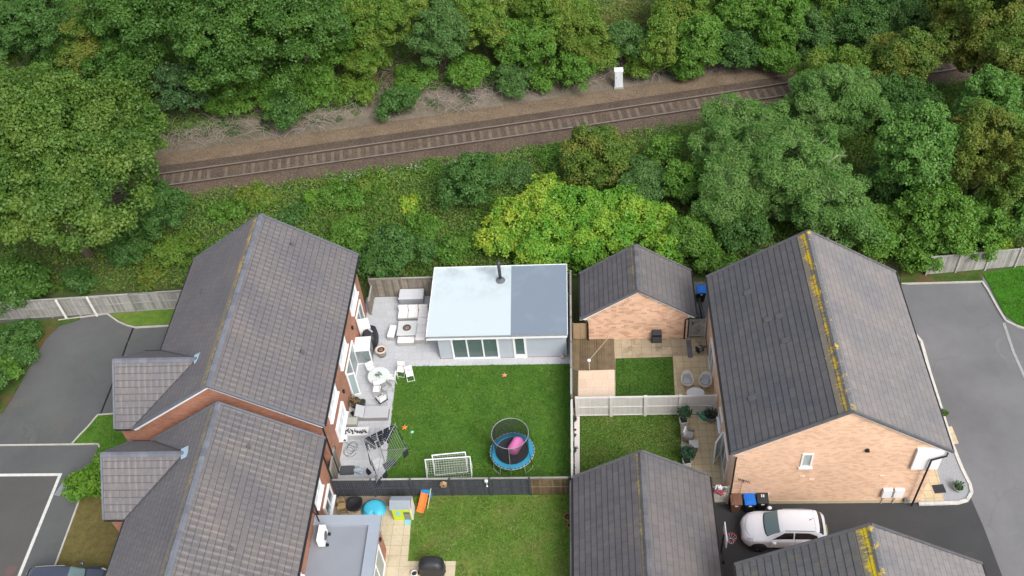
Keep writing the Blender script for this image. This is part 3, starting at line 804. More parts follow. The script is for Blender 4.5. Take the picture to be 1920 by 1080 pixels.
ext_cop = plain('grey_coping', (0.30, 0.335, 0.385), 0.5, 0.1, 0.8)
mb = MB(); mb.box(-14.195, 16.0, 0, -10.98, 25.55, 2.82); mb.build('extension_wall', redbrick, H2, world=True)
mb = MB(); mb.box(-14.19, 16.1, 2.823, -11.2, 25.3, 2.86); mb.build('flat_roof', ext_roof, H2, world=True)
mb = MB()
mb.box(-14.19, 25.28, 2.825, -10.78, 25.85, 3.05); mb.box(-11.35, 16.0, 2.825, -10.78, 25.28, 3.05)
mb.build('parapet', ext_cop, H2, world=True)
window(H2, (-10.978, 21.4, 0.1), E_, N_, 3.3, 2.1, 3, sill=False, name='patio_door', proud=.07, gm=glassl)
mb = MB(); mb.cbox((-10.93, 25.1, 1.9), (.1, .14, .2)); mb.build('wall_lamp', black, H2, world=True)
# air conditioning unit standing on the flat roof
ac = thing('air_conditioner', 'white air conditioning unit with black rubber feet standing on the grey flat roof', 'air conditioner', (-13.55, 24.55, 2.862))
mb = MB(); mb.cbox((0, 0, .42), (.34, .88, .62)); mb.build('casing', white, ac, bevel=.02)
mb = MB()
for i in range(9): mb.box(-.178, -.36, .18 + i * .055, -.168, .2, .20 + i * .055)
mb.build('grille', greymet, ac)
mb = MB(); mb.lathe([(.24, 0), (.24, .02), (.05, .03)], n=20); 
for i, v in enumerate(mb.v): mb.v[i] = (.17 + v[2], v[0], .42 + v[1])
mb.build('fan_guard', plain('dark_grille', (.12, .12, .13), .5), ac)
for s_ in (-1, 1):
    mb = MB(); mb.cbox((0.06, s_ * .3, .05), (.5, .12, .1)); mb.build('foot', black, ac)
mb = MB(); mb.tube([(-.17, .3, .3), (-.3, .36, .3), (-.34, .4, .1), (-.34, .9, .1), (-.45, 1.1, .6), (-.56, 1.1, .8), (-.56, 1.5, 1.2)], .035, 6); mb.build('pipe', black, ac)
mb = MB(); mb.cbox((-14.13, 26.0, 4.0), (.14, .22, .22)); mb.build('alarm_box', white, H2, world=True)

# --- buff brick house, east
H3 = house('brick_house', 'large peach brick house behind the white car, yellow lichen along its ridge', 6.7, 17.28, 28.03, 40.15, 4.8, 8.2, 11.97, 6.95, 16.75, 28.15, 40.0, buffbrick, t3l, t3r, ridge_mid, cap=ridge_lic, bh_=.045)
W_, S_ = (0, -1, 0), (0, -1, 0)
window(H3, (10.2, 28.15, 3.45), (1, 0, 0), (0, -1, 0), .56, 1.15, 1, proud=.05, fw=.09, gm=glassl)
for i, x in enumerate((14.66, 15.24)):
    mb = MB(); mb.box(x, 27.97, .72, x + .48, 28.147, 1.42); mb.build('meter_box', white, H3, world=True, bevel=.02)
    mb = MB(); mb.tube([(x + .2, 28.08, .72), (x + .14, 28.08, .05)], .03, 6); mb.build('conduit', plain('cream_conduit', (.62, .55, .48), .6), H3, world=True)
mb = MB(); mb.cbox((16.02, 28.05, .35), (.22, .16, .3)); mb.lathe([(.06, 0), (.06, .1)], (16.02, 28.0, .5), 10); mb.build('flue_cowl', greymet, H3, world=True)
mb = MB(); mb.cbox((13.25, 28.08, 4.9), (.22, .12, .2), taper=.6); mb.build('alarm_box', black, H3, world=True)
for x, z in ((10.45, 2.6), (10.95, 2.3), (14.4, 2.58)):
    mb = MB(); mb.cbox((x, 28.13, z), (.26, .05, .07)); mb.build('air_brick', plain('pale_air_brick', (.7, .6, .48), .8), H3, world=True)
mb = MB(); mb.box(15.6, 27.99, 3.3, 16.75, 28.147, 4.98); mb.box(16.752, 28.0, 3.3, 16.9, 29.4, 4.9); mb.build('corner_cladding', white, H3, world=True)
downpipe(H3, 6.98, 28.15, 4.5, (0, -1, 0), .12)
mb = MB(); mb.tube([(17.2, 28.2, 4.72), (17.0, 27.9, 4.6), (16.35, 27.88, 4.3), (16.3, 27.9, .1)], .05, 8); mb.build('downpipe', black, H3, world=True)
mb = MB(); mb.box(6.93, 28.12, 0, 16.77, 28.148, .28); mb.build('plinth', plain('buff_plinth', (.50, .42, .28), .85), H3, world=True)
# west wall doors and windows
for (a, b, z0, z1, n, nm) in ((36.0, 37.9, .08, 2.1, 2, 'patio_door'), (32.0, 33.0, 1.0, 2.0, 1, 'window'), (29.4, 31.2, .08, 2.15, 2, 'patio_door')):
    window(H3, (6.95, b, z0), (0, -1, 0), (-1, 0, 0), b - a, z1 - z0, n, sill=nm == 'window', name=nm, proud=.08, gm=glassl)
window(H3, (6.87, 31.3, .08), (-.55, -.85, 0), (.85, -.55, 0), .85, 2.0, 1, sill=False, name='open_door_leaf', proud=.05, gm=glassl)
for x, y in ((8.6, 37.7), (9.3, 35.3), (9.85, 35.2), (9.9, 33.5), (8.0, 30.8)):
    mb = MB(); z = 4.8 + (x - 6.7) * .645; mb.cbox((x, y, z + .05), (.42, .30, .035), 0.05, 1, -.50); mb.build('lifted_tile', plain('slipped_tile', (.095, .096, .104), .8), H3, world=True)
# aerial on the gable
ae = thing('television_aerial', 'small dark television aerial on a bracket low on the peach brick gable', 'aerial', (7.5, 28.1, 2.4))
mb = MB(); mb.tube([(0, 0, 0), (0, -.22, .05), (-.02, -.25, .35)], .015, 6); mb.build('bracket', black, ae)
mb = MB(); mb.tube([(-.3, -.27, .45), (.32, -.23, .1)], .014, 6)
for i in range(6):
    k = i / 5; mb.tube([(-.28 + .55 * k - .05, -.27, .44 - .3 * k + .14), (-.28 + .55 * k + .05, -.25, .44 - .3 * k - .14)], .01, 5)
mb.build('antenna', black, ae)
mb = MB(); mb.tube([(0, -.01, 0), (-.05, -.01, -1.4), (-.05, -.01, -2.3)], .01, 5); mb.build('cable', black, ae)

# --- garages
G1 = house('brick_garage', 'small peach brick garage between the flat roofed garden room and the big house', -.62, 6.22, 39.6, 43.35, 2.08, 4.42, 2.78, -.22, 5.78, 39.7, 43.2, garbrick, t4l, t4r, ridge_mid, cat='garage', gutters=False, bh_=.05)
for X in (-.2, 5.6):
    n = (0, -1, 0)
    mb = MB(); s_ = -1 if X < 0 else 1
    mb.tube([(X + s_ * .34, 39.62, 2.0), (X, 39.5, 1.88), (X, 39.6, 1.7), (X, 39.6, .05)], .045, 8); mb.build('downpipe', plain('dark_brown_pipe', (.03, .018, .014), .5), G1, world=True)
    mb = MB(); mb.cbox((X + s_ * .3, 39.64, 2.03), (.34, .1, .16)); mb.build('eaves_box', white, G1, world=True)
for X in (-.67, 6.27):
    q = MB(); q.tube([(X, 39.62, 2.03), (X, 43.3, 2.03)], .05, 8); q.build('gutter', black, G1, world=True)
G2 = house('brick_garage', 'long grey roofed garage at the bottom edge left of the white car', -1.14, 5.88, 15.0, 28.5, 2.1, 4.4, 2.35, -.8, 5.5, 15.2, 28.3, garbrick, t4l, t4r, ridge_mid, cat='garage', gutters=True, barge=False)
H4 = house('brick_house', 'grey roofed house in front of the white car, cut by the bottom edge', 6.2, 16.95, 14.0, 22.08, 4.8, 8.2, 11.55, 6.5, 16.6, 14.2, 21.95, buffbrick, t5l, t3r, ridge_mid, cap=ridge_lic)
print('houses done')

# ------------------------------------------------------------------ fences
def fence(name, label, p0, p1, h, mat, bw=0.12, bay=1.83, rails=(0.5, 0.97), side=-1, pmat=None, cap=True, gap=0.012, cat='fence', z0=0.04, skip=(), steps=None, postw=.1, mats=None):
    p0, p1 = Vector((p0[0], p0[1], 0)), Vector((p1[0], p1[1], 0)); L = (p1 - p0).length; d = (p1 - p0) / L
    root = thing(name, label, cat, p0, math.atan2(d.y, d.x))
    n = max(1, round(L / bay)); bl = L / n
    for i in range(n):
        if i in skip: continue
        dz = steps[i] if steps else 0.0
        m_ = mats[i] if mats else mat
        mb = MB(); x = i * bl + postw / 2 + .005
        while x < (i + 1) * bl - postw / 2 - .02:
            ww = min(bw, (i + 1) * bl - postw / 2 - x)
            mb.cbox((x + ww / 2, random.uniform(-.004, .004), z0 + h / 2 + dz), (ww - gap, .018, h - .06)); x += bw
        pa = mb.build('panel', m_, root)
        for r in rails:
            q = MB(); q.box(i * bl + postw / 2, side * .035 - .02, z0 + dz + h * r - .04, (i + 1) * bl - postw / 2, side * .035 + .02, z0 + dz + h * r + .0)
            q.build('rail', m_, pa)
        if cap:
            q = MB(); q.box(i * bl + .01, -.05, z0 + dz + h - .03, (i + 1) * bl - .01, .05, z0 + dz + h + .0); q.build('cap_rail', fencegrey if m_ is not fencewhite else fencewhite, root)
    for i in range(n + 1):
        dz = max(steps[max(0, i - 1)], steps[min(n - 1, i)]) if steps else 0
        q = MB(); q.box(i * bl - postw / 2, -postw / 2 + side * .02, 0, i * bl + postw / 2, postw / 2 + side * .02, z0 + dz + h + .04); q.build('post', pmat or mat, root)
    return root

fl = [g(30, 603), g(153, 593), g(330, 577)]
fence('fence', 'pale silvered board fence with two leaning white poles, behind the left driveway', (fl[0][0] - 7, fl[0][1] - .2), (-24.15, fl[2][1] + .03), 1.68, fencegrey, rails=(0.06, .52, .96), steps=[0, 0, 0, 0, 0, 0, .0, .08, .08, .14, .14][:11] if False else None, gap=.02)
for i, (px, py, tx, ty) in enumerate(((125, 597, 104, 565), (182, 592, 162, 559))):
    x, y = g(px, py); q = MB(); q.lathe([(.085, 0), (.085, 1.75), (.06, 1.8)], (0, 0, 0), 12)
    o = q.build('post', plain('white_post', (.66, .65, .60), .7, .15), None, smooth=False); o.location = (x, y, 0)
    tag(o, ('left' if i == 0 else 'right') + ' one of two round white posts standing against the silvered fence', 'post', 'round white posts at the silvered fence')
fence('fence', 'weathered brown board fence behind the grey patio and storage box', (XE + .25, 43.74), (-9.9, 43.74), 1.72, fencewood, rails=(.96,), cap=True, gap=.008, bay=1.8)
fence('fence', 'short weathered fence return along the red brick wall by the patio corner', (-14.02, 43.65), (-14.02, 42.2), 1.2, fencewood, rails=(.96,), bay=1.6)
fence('fence', 'old board fence between the flat roofed garden room and the small brick garage', (-1.22, 43.9), (-1.22, 34.15), 1.75, fencewood, rails=(.5, .96), side=1, bay=1.83, gap=.01)
fence('fence', 'pale board fence between the trampoline lawn and the pale stone strip', (-1.22, 34.0), (-1.22, 28.9), 1.45, fencewhite, rails=(.5, .96), side=1, bay=1.7)
fence('fence', 'pale fence beside the long garage, along the worn lawn', (-1.3, 28.7), (-1.3, 16), 1.4, plain('grey_cream_fence', (.45, .43, .39), .8, .3, vamt=.3), rails=(.96,), side=1)
dk = [fencedark] * 5 + [fencebrown] * 1
fence('fence', 'charcoal painted fence between the two lawns, its last bay bare brown wood', (-14.1, 28.8), (-1.35, 28.8), 1.66, fencedark, bw=.11, bay=2.1, rails=(.5, .95), mats=[fencedark] * 5 + [fencebrown], gap=.012)
fence('fence', 'short wooden fence closing the alley between the two red brick houses', (-14.25, 29.0), (-14.3, 30.8), 1.75, fencewood, bw=.14, bay=1.7, rails=(.96,))
fence('fence', 'white painted fence with thick posts between the two small gardens', (-.93, 33.97), (6.79, 33.97), 1.72, fencewhite, bw=.07, bay=1.93, rails=(.06, .5, .97), gap=.006, postw=.17)
fr = [g(1735, 516), g(1820, 512), g(1990, 492)]
fence('fence', 'silvered board fence behind the right hand lawn, overgrown at its left end', fr[0], (fr[2][0] + 10, fr[2][1] + .9), 1.65, fencegrey, rails=(.96,), cap=False, bw=.14, gap=.01)
fence('fence', 'tan wooden panel leaning beside the left corner of the small brick garage', (-1.1, 39.75), (-.3, 39.75), 1.5, plain('tan_panel', (.38, .27, .16), .8, .2), bw=.4, bay=.8, rails=(), cap=False, postw=.04)

def gate(name, label, x0, x1, y, h, mat, brace=True):
    r = thing(name, label, 'gate', (x0, y, 0)); w_ = x1 - x0
    mb = MB(); x = 0
    while x < w_ - .03: mb.box(x, 0, .05, min(x + .085, w_), .02, h); x += .1
    mb.build('boards', mat, r)
    mb = MB(); mb.box(0, -.03, h - .12, w_, -.001, h - .02); mb.box(0, -.03, .15, w_, -.001, .25); mb.box(0, -.03, h * .5, w_, -.001, h * .5 + .1)
    if brace: mb.bar((.1, -.02, h * .55), (w_ - .1, -.02, h - .1), .035, .1); mb.bar((.1, -.018, h * .5), (w_ - .1, -.018, .2), .035, .1)
    mb.build('brace', mat, r)
    for x in (-.04, w_ + .04):
        q = MB(); q.box(x - .04, -.05, 0, x + .04, .05, h + .05); q.build('post', mat, r)
    q = MB(); q.cbox((.12, -.05, h * .8), (.05, .05, .2)); q.build('latch', black, r)
    return r
gate('gate', 'silvered wooden gate with diagonal braces right of the small garage', 5.95, 6.8, 39.75, 1.65, fencegrey)
gate('gate', 'pale garden gate with a hanging flower basket beside the wheelie bins', 6.0, 6.85, 28.2, 1.6, fencewhite, False)

# ------------------------------------------------------------------ flat roofed garden room
SH = thing('garden_room', 'flat roofed garden room with a pale blue and slate grey roof and white doors', 'garden room', (-5.3, 41.0, 0))
clad = plain('grey_cladding', (.40, .44, .49), .6, .08, 1.5)
X0, X1, Y0, Y1 = -9.2, -1.5, 38.4, 43.5
mb = MB(); 
mb.box(X0, Y0, .12, -8.42, Y0 + .12, 2.28); mb.box(-5.56, Y0, .12, -4.69, Y0 + .12, 2.28); mb.box(-3.9, Y0, .12, X1, Y0 + .12, 2.28)
mb.box(-8.42, Y0, 2.0, -5.56, Y0 + .12, 2.28); mb.box(-4.69, Y0, 2.0, -3.9, Y0 + .12, 2.28)
mb.box(X0, Y0 + .12, .12, X0 + .12, Y1, 2.3); mb.box(X1 - .12, Y0 + .12, .12, X1, Y1, 2.3); mb.box(X0 + .12, Y1 - .12, .12, X1 - .12, Y1, 2.35)
mb.build('wall', clad, SH, world=True)
mb = MB(); mb.box(X0 - .02, Y0 - .02, 0, X1 + .02, Y1, .12); mb.build('plinth', plain('pinkish_plinth', (.40, .28, .25), .85), SH, world=True)
mb = MB(); mb.box(X0 + .12, Y0 + .12, .121, X1 - .12, Y1 - .12, .14); mb.build('floor', plain('grey_carpet', (.30, .31, .30), .9, .2), SH, world=True)
window(SH, (-8.42, Y0, .06), (1, 0, 0), (0, -1, 0), 2.86, 1.94, 3, sill=False, gm=glassmat('clear_glass', (.10, .16, .15), .55), name='sliding_door', proud=.06, fw=.11)
window(SH, (-4.69, Y0, .06), (1, 0, 0), (0, -1, 0), .79, 1.94, 1, sill=False, gm=glassmat('clear_glass', (.10, .16, .15), .55), name='door', proud=.06, fw=.13, low=.3)
rm, t = newmat('pale_roof_membrane')
st = t.ramp(t.noise(t.pos(), .55, 6, .7), [(.46, 0), (.72, .75)])
sp = t.N('SeparateXYZ'); t.L(t.pos(), sp.inputs[0])
edge = t.ramp(t.math('MULTIPLY', t.math('SUBTRACT', sp.outputs[1], 40.5), .33), [(0, 0), (1, 1)])
c0 = t.mix(t.math('MULTIPLY', st, edge), (.46, .53, .55), (.22, .25, .26))
t.L(t.mix(t.ramp(t.noise(t.pos(), 3.5, 4), [(.6, 0), (.8, .25)]), c0, (.30, .36, .38)), t.b.inputs['Base Color']); t.b.inputs['Roughness'].default_value = .45
gm_, t = newmat('slate_roof_membrane')
c0 = t.mix(t.ramp(t.noise(t.pos(), .8, 5), [(.55, 0), (.8, .5)]), (.165, .205, .250), (.24, .29, .34))
t.L(c0, t.b.inputs['Base Color']); t.b.inputs['Roughness'].default_value = .5
zf, zb = 2.42, 2.62
def roofsheet(xa, xb, xc, xd, mat, dz):
    mb = MB(); p = [(xa, 38.12, zf + dz), (xb, 38.12, zf + dz), (xc, 43.66, zb + dz), (xd, 43.66, zb + dz)]
    mb.add(p + [(x, y, z - .06) for x, y, z in p], [[0, 1, 2, 3], [7, 6, 5, 4], [0, 4, 5, 1], [1, 5, 6, 2], [2, 6, 7, 3], [3, 7, 4, 0]])
    return mb.build('roof', mat, SH, world=True)
r1 = roofsheet(-9.76, -4.72, -4.86, -9.72, rm, 0); r1['label'] = 'pale blue white half of the flat roof'
r2 = roofsheet(-4.74, -1.42, -1.44, -4.88, gm_, .006); r2['label'] = 'slate grey half of the flat roof'
mb = MB(); mb.box(-9.78, 38.04, 2.2, -1.42, 38.12, zf - .01); mb.build('fascia', white, SH, world=True)
mb = MB(); mb.box(-9.78, 38.02, zf - .008, -1.42, 38.115, zf + .03); mb.build('drip_edge', greymet, SH, world=True)
mb = MB(); mb.bar((-9.78, 38.12, zf - .03), (-9.74, 43.68, zb - .03), .035, .12); mb.bar((-9.74, 43.69, zb - .015), (-1.42, 43.69, zb - .015), .035, .12); mb.bar((-1.40, 38.12, zf - .03), (-1.42, 43.68, zb - .03), .035, .12)
mb.build('roof_trim', white, SH, world=True)
mb = MB(); mb.box(-9.7, 38.13, 2.29, -1.45, 43.6, 2.33); mb.build('ceiling', white, SH, world=True)
fx, fy = g(938.5, 526, 2.57)
mb = MB(); mb.lathe([(.1, 0), (.1, 1.55)], (fx, fy, 2.55), 14); fo = mb.build('flue_pipe', darkmet, SH, world=True, smooth=True)
mb = MB(); mb.lathe([(.30, 0), (.28, .06), (.13, .12), (.12, .22)], (fx, fy, 2.58), 16); mb.build('flashing', plain('flue_flashing', (.12, .13, .15), .6), fo, world=True)
mb = MB(); mb.lathe([(.12, 1.5), (.17, 1.55), (.17, 1.62), (.05, 1.72)], (fx, fy, 2.55), 14); mb.build('cowl', darkmet, fo, world=True)
# things seen through the glass
t_ = thing('desk', 'white slatted desk seen through the sliding doors of the garden room', 'desk', (-6.95, 39.9, .14))
mb = MB(); mb.box(-.7, -.35, .70, .7, .35, .74); mb.build('desktop', white, t_)
for sx in (-.65, .65):
    for sy in (-.3, .3): q = MB(); q.box(sx - .03, sy - .03, 0, sx + .03, sy + .03, .70); q.build('leg', white, t_)
mb = MB()
for k in range(4): mb.box(-.62, -.345, .12 + k * .14, .62, -.325, .18 + k * .14)
mb.build('slat', white, t_)

# ------------------------------------------------------------------ garden furniture on the grey patio
cush = plain('white_cushion', (.76, .75, .74), .85, .06)
rattan = plain('pale_grey_rattan', (.40, .39, .37), .8, .3, 20, bump=.01)
rattand = plain('grey_rattan', (.27, .255, .25), .8, .35, 20, bump=.01)
sx_, sy_ = g(750, 576)
o = thing('storage_box', 'pale grey garden storage box against the weathered fence', 'storage box', (sx_ + .8, sy_ + .42, .05))
mb = MB(); mb.cbox((0, 0, .34), (1.56, .82, .68), taper=.98); mb.build('body', plain('grey_resin', (.33, .35, .37), .6, .1), o, bevel=.02)
mb = MB(); mb.cbox((0, 0, .72), (1.62, .88, .09), taper=.95); mb.build('lid', plain('pale_resin', (.56, .57, .60), .6, .08), o, bevel=.015)
# furled parasol
o = thing('parasol', 'furled navy parasol standing between the storage box and the garden room', 'parasol', (-9.55, 42.35, .05))
mb = MB(); mb.lathe([(.24, 0), (.24, .06), (.05, .1)], n=16); mb.build('base', black, o)
mb = MB(); mb.lathe([(.025, .1), (.025, 2.0)], n=8); mb.build('pole', greymet, o)
mb = MB(); pf = []
n = 24; zz = [.55, .9, 1.4, 1.9, 2.0]; rr = [.22, .2, .15, .06, .02]
vs = [(rr[i] * (1 + .22 * (k % 2)) * math.cos(2 * math.pi * k / n), rr[i] * (1 + .22 * (k % 2)) * math.sin(2 * math.pi * k / n), zz[i]) for i in range(5) for k in range(n)]
mb.add(vs, [[i * n + k, i * n + (k + 1) % n, (i + 1) * n + (k + 1) % n, (i + 1) * n + k] for i in range(4) for k in range(n)]); mb.build('canopy', plain('navy_canvas', (.13, .16, .27), .85, .3), o)
# corner sofa
o = thing('corner_sofa', 'white cushioned corner sofa tucked partly under the garden room roof', 'sofa', (g(775, 600)[0], g(775, 600)[1], .05))
ox, oy = o.location.x, o.location.y
mb = MB(); mb.box(-.95, -.2, 0, 1.05, .62, .3); mb.box(.35, -2.05, 0, 1.15, -.2, .3); mb.build('base', rattan, o, bevel=.02)
for (a, b, c_, d_) in ((-.93, -.2, -.3, .42), (-.29, -.2, .36, .42), (.37, -.2, 1.0, .42), (.37, -.82, 1.0, -.21), (.37, -1.43, 1.0, -.83), (.37, -2.04, 1.0, -1.44)):
    q = MB(); q.box(a + .01, b + .01, .3, c_ - .01, d_ - .01, .43); q.build('seat_cushion', cush, o, bevel=.04)
for (a, c_) in ((-.93, -.3), (-.29, .36), (.37, 1.0)):
    q = MB(); q.cbox(((a + c_) / 2, .5, .58), (c_ - a - .03, .18, .42), rx=-.15); q.build('back_cushion', cush, o, bevel=.05)
for b in (-.5, -1.12):
    q = MB(); q.cbox((1.06, b, .58), (.18, .58, .42), ry=.15); q.build('back_cushion', cush, o, bevel=.05)
mb = MB(); mb.box(-.95, .58, .3, 1.15, .64, .75); mb.box(1.12, -1.4, .3, 1.17, .58, .75); mb.build('backrest', rattan, o, bevel=.015)
def footstool(px, py, sx, sy, rz, lab):
    x, y = g(px, py); o = thing('footstool', lab, 'footstool', (x, y, .05), rz)
    mb = MB(); mb.cbox((0, 0, .15), (sx, sy, .3)); mb.build('base', rattan, o, bevel=.02)
    mb = MB(); mb.cbox((0, 0, .36), (sx + .02, sy + .02, .12)); mb.build('cushion', cush, o, bevel=.05)
footstool(737, 629, .45, .95, -.12, 'long white footstool left of the square fire pit table')
footstool(763, 645, 1.05, .45, 0, 'long white footstool in front of the square fire pit table')
x, y = g(766, 628); o = thing('fire_pit_table', 'square pale grey fire pit table with a round brown burner, amid the white sofa', 'fire pit table', (x, y, .05))
mb = MB(); mb.cbox((0, 0, .28), (.95, .95, .56)); mb.build('base', rattan, o, bevel=.03)
mb = MB(); mb.cbox((0, 0, .60), (1.2, 1.2, .07)); tp = mb.build('table_top', plain('pale_stone_top', (.56, .58, .58), .4, .08), o, bevel=.03)
mb = MB(); mb.lathe([(.26, .0), (.26, .025), (.2, .03), (.19, .01)], (0, 0, .636), 24); mb.build('burner_ring', plain('burner_brown', (.09, .07, .06), .5), o)
mb = MB(); mb.lathe([(.18, 0), (.1, .03), (.03, .045)], (0, 0, .64), 16); mb.build('burner', plain('burner_stone', (.28, .21, .17), .9, .5, 20), o)
# covered barbecues
def bbq(px, py, w_, d_, h_, rz, lab, z=.05):
    x, y = g(px, py); o = thing('barbecue', lab, 'barbecue', (x, y, z), rz)
    vs = []; n = 28; prof = [(1.08, .12), (1.05, .35), (1.02, .62), (1.0, .75), (.92, .80), (.80, .92), (.45, 1.0), (0.01, 1.01)]
    for i, (r_, z_) in enumerate(prof):
        for k in range(n):
            a = 2 * math.pi * k / n; c, s_ = math.cos(a), math.sin(a)
            q = (abs(c) ** 4 + abs(s_) ** 4) ** -.25; fold = 1 + (.05 * math.sin(k * 3.1) if i < 3 else .015 * math.sin(k * 2.2))
            vs.append((q * c * r_ * w_ / 2 * fold, q * s_ * r_ * d_ / 2 * fold, z_ * h_))
    mb = MB(); mb.add(vs, [[i * n + k, i * n + (k + 1) % n, (i + 1) * n + (k + 1) % n, (i + 1) * n + k] for i in range(len(prof) - 1) for k in range(n)])
    mb.build('cover', plain('black_cover', (.022, .024, .028), .5, .4, 3, spec=.5), o, smooth=True)
    for s_ in (-1, 1):
        q = MB(); q.tube([(s_ * w_ * .4 - .03, -d_ * .42, .08), (s_ * w_ * .4 + .03, -d_ * .42, .08)], .08, 12); q.build('wheel', black, o)
    return o
bq = bbq(697, 643, .85, 1.25, 1.15, .05, 'black covered barbecue beside the open white doors of the red brick house')
mb = MB(); mb.cbox((.0, .1, 1.19), (.1, .8, .035), .75); mb.build('strap', plain('grey_strap', (.45, .46, .48), .6), bq)
# smokeless fire pit
x, y = g(717, 667); o = thing('fire_pit', 'tall round steel fire pit with a copper rim beside the covered barbecue', 'fire pit', (x, y, .05))
mb = MB(); mb.lathe([(.2, 0), (.2, .04), (.26, .06), (.27, .5), (.26, .52)], n=24); mb.build('body', plain('brushed_steel', (.42, .39, .34), .35, .3, 12, metal=.6), o, smooth=True)
mb = MB(); mb.lathe([(.272, .44), (.275, .52), (.272, .53)], n=24); mb.build('soot_band', black, o)
mb = MB(); mb.lathe([(.27, .52), (.37, .56), (.37, .585), (.24, .575), (.21, .50), (.02, .47)], n=24); mb.build('rim', plain('copper_cream', (.62, .50, .42), .45, .25, 6), o, smooth=True)
mb = MB(); mb.lathe([(.14, .48), (.13, .54), (.06, .56), (.05, .5)], n=14); mb.build('burner', plain('burnt_copper', (.30, .18, .12), .5), o)
# glazed cabinet
x, y = g(685, 683); o = thing('garden_cabinet', 'white framed cabinet with glazed front by the patio doors, a pot inside', 'cabinet', (x, y, .05), .06)
mb = MB(); mb.cbox((0, .5, 1.30), (1.0, 1.05, .05), rx=.05); mb.build('roof', white, o)
for sx in (-.46, .46):
    for yy in (.02, 1.0): q = MB(); q.box(sx - .035, yy - .03, 0, sx + .035, yy + .03, 1.28); q.build('post', white if yy < .5 else darkmet, o)
mb = MB(); mb.box(-.46, -.02, 0, .46, .04, .07); mb.box(-.46, -.02, 1.2, .46, .04, 1.28); mb.build('frame', white, o)
mb = MB(); mb.box(-.42, 0, .07, .42, .015, 1.2); mb.build('pane', glassmat('thin_glass', (.3, .36, .37), .7), o)
for sx in (-.47, .47): q = MB(); q.box(sx - .01, .05, .05, sx + .01, .97, 1.25); q.build('side_panel', plain('grey_side', (.22, .23, .25), .6), o)
x2, y2 = g(688, 676); p_ = MB(); p_.lathe([(.2, 0), (.27, .4), (.25, .42), (.22, .38)], (0, 0, 0), 16); q = p_.build('plant_pot', plain('teal_grey_pot', (.13, .18, .18), .6, .2), None); q.location = (x2 + .05, y2 + .1, .05); tag(q, 'grey green plant pot standing inside the white glazed cabinet', 'plant pot')
# dining set
x, y = g(714, 719); tx0, ty0 = x, y
o = thing('dining_table', 'round glass garden table with greenery at its centre, near the patio doors', 'table', (x, y, .05))
mb = MB(); mb.lathe([(.62, .70), (.66, .705), (.66, .725), (.62, .73)], n=36); mb.build('rim', plain('white_metal', (.6, .64, .62), .4, .1), o)
mb = MB(); mb.lathe([(.63, .712), (.63, .722)], n=36); mb.build('table_top', plain('frosted_glass', (.50, .58, .56), .15, .15, 1.5), o)
for k in range(4):
    a = math.pi / 4 + k * math.pi / 2; q = MB(); q.tube([(.5 * math.cos(a), .5 * math.sin(a), .7), (.2 * math.cos(a), .2 * math.sin(a), .35), (.45 * math.cos(a), .45 * math.sin(a), 0)], .018, 6); q.build('leg', greymet, o)
q = MB()
for k in range(26):
    a = random.uniform(0, 6.28); r_ = random.uniform(0, .2); q.cbox((r_ * math.cos(a), r_ * math.sin(a), .75 + random.uniform(0, .08)), (.09, .05, .01), a, ry=random.uniform(-.6, .6))
q = q.build('table_plant', plain('sage_leaves', (.13, .2, .14), .8, .4), None); q.location = (x, y, .05 + .73); tag(q, 'small sage green plant arrangement at the centre of the round glass table', 'plant')
def chair(px, py, rz, lab, z=.05, seatm=cush, framem=white, trim=None, group='white garden chairs on the grey patio', fold=False):
    x, y = g(px, py); o = thing('garden_chair', lab, 'chair', (x, y, z), rz, group)
    mb = MB(); mb.cbox((0, 0, .45), (.44, .44, .06)); mb.build('seat', seatm, o, bevel=.02)
    if trim: mb = MB(); mb.cbox((0, 0, .415), (.56, .56, .05)); mb.build('seat_trim', trim, o)
    mb = MB(); mb.cbox((0, -.24, .70), (.42, .04, .34), rx=.12); mb.build('backrest', seatm, o, bevel=.01)
    for sx in (-.21, .21):
        if fold:
            q = MB(); q.tube([(sx, -.26, .88), (sx, .26, 0)], .014, 6); q.build('leg', framem, o)
            q = MB(); q.tube([(sx * .9, .22, .45), (sx * .9, -.28, 0)], .014, 6); q.build('leg', framem, o)
        else:
            q = MB(); q.tube([(sx, -.24, .86), (sx, -.22, .42), (sx, -.27, 0)], .014, 6); q.build('leg', framem, o)
            q = MB(); q.tube([(sx, .2, .44), (sx, .24, 0)], .014, 6); q.build('leg', framem, o)
            q = MB(); q.tube([(sx, -.22, .64), (sx, .2, .64), (sx, .2, .45)], .014, 6); q.build('armrest', framem, o)
    if fold:
        for yy in (.25, -.27): q = MB(); q.tube([(-.21, yy, .02), (.21, yy, .02)], .013, 6); q.build('foot_bar', framem, o)
    return o
chair(699, 702, R(215), 'white cushioned chair at the upper left of the round glass table')
chair(738, 716, R(85), 'white chair at the right side of the round glass table, on the paving')
chair(709, 739, R(178), 'white chair pushed under the front edge of the round glass table', framem=greymet)
chair(728, 738, R(140), 'bare metal framed chair at the lower right of the round glass table', seatm=plain('pale_mesh', (.42, .43, .43), .6), framem=greymet)
chair(754, 702, R(170), 'folding white chair standing at the lawn corner, nearer the table', fold=True)
chair(770, 710, R(195), 'folding white chair out on the grass beside another folding chair', fold=True, z=.045)
chair(718, 757, R(40), 'white chair with a dark navy edged seat standing apart below the table', trim=plain('navy_trim', (.03, .035, .07), .7))
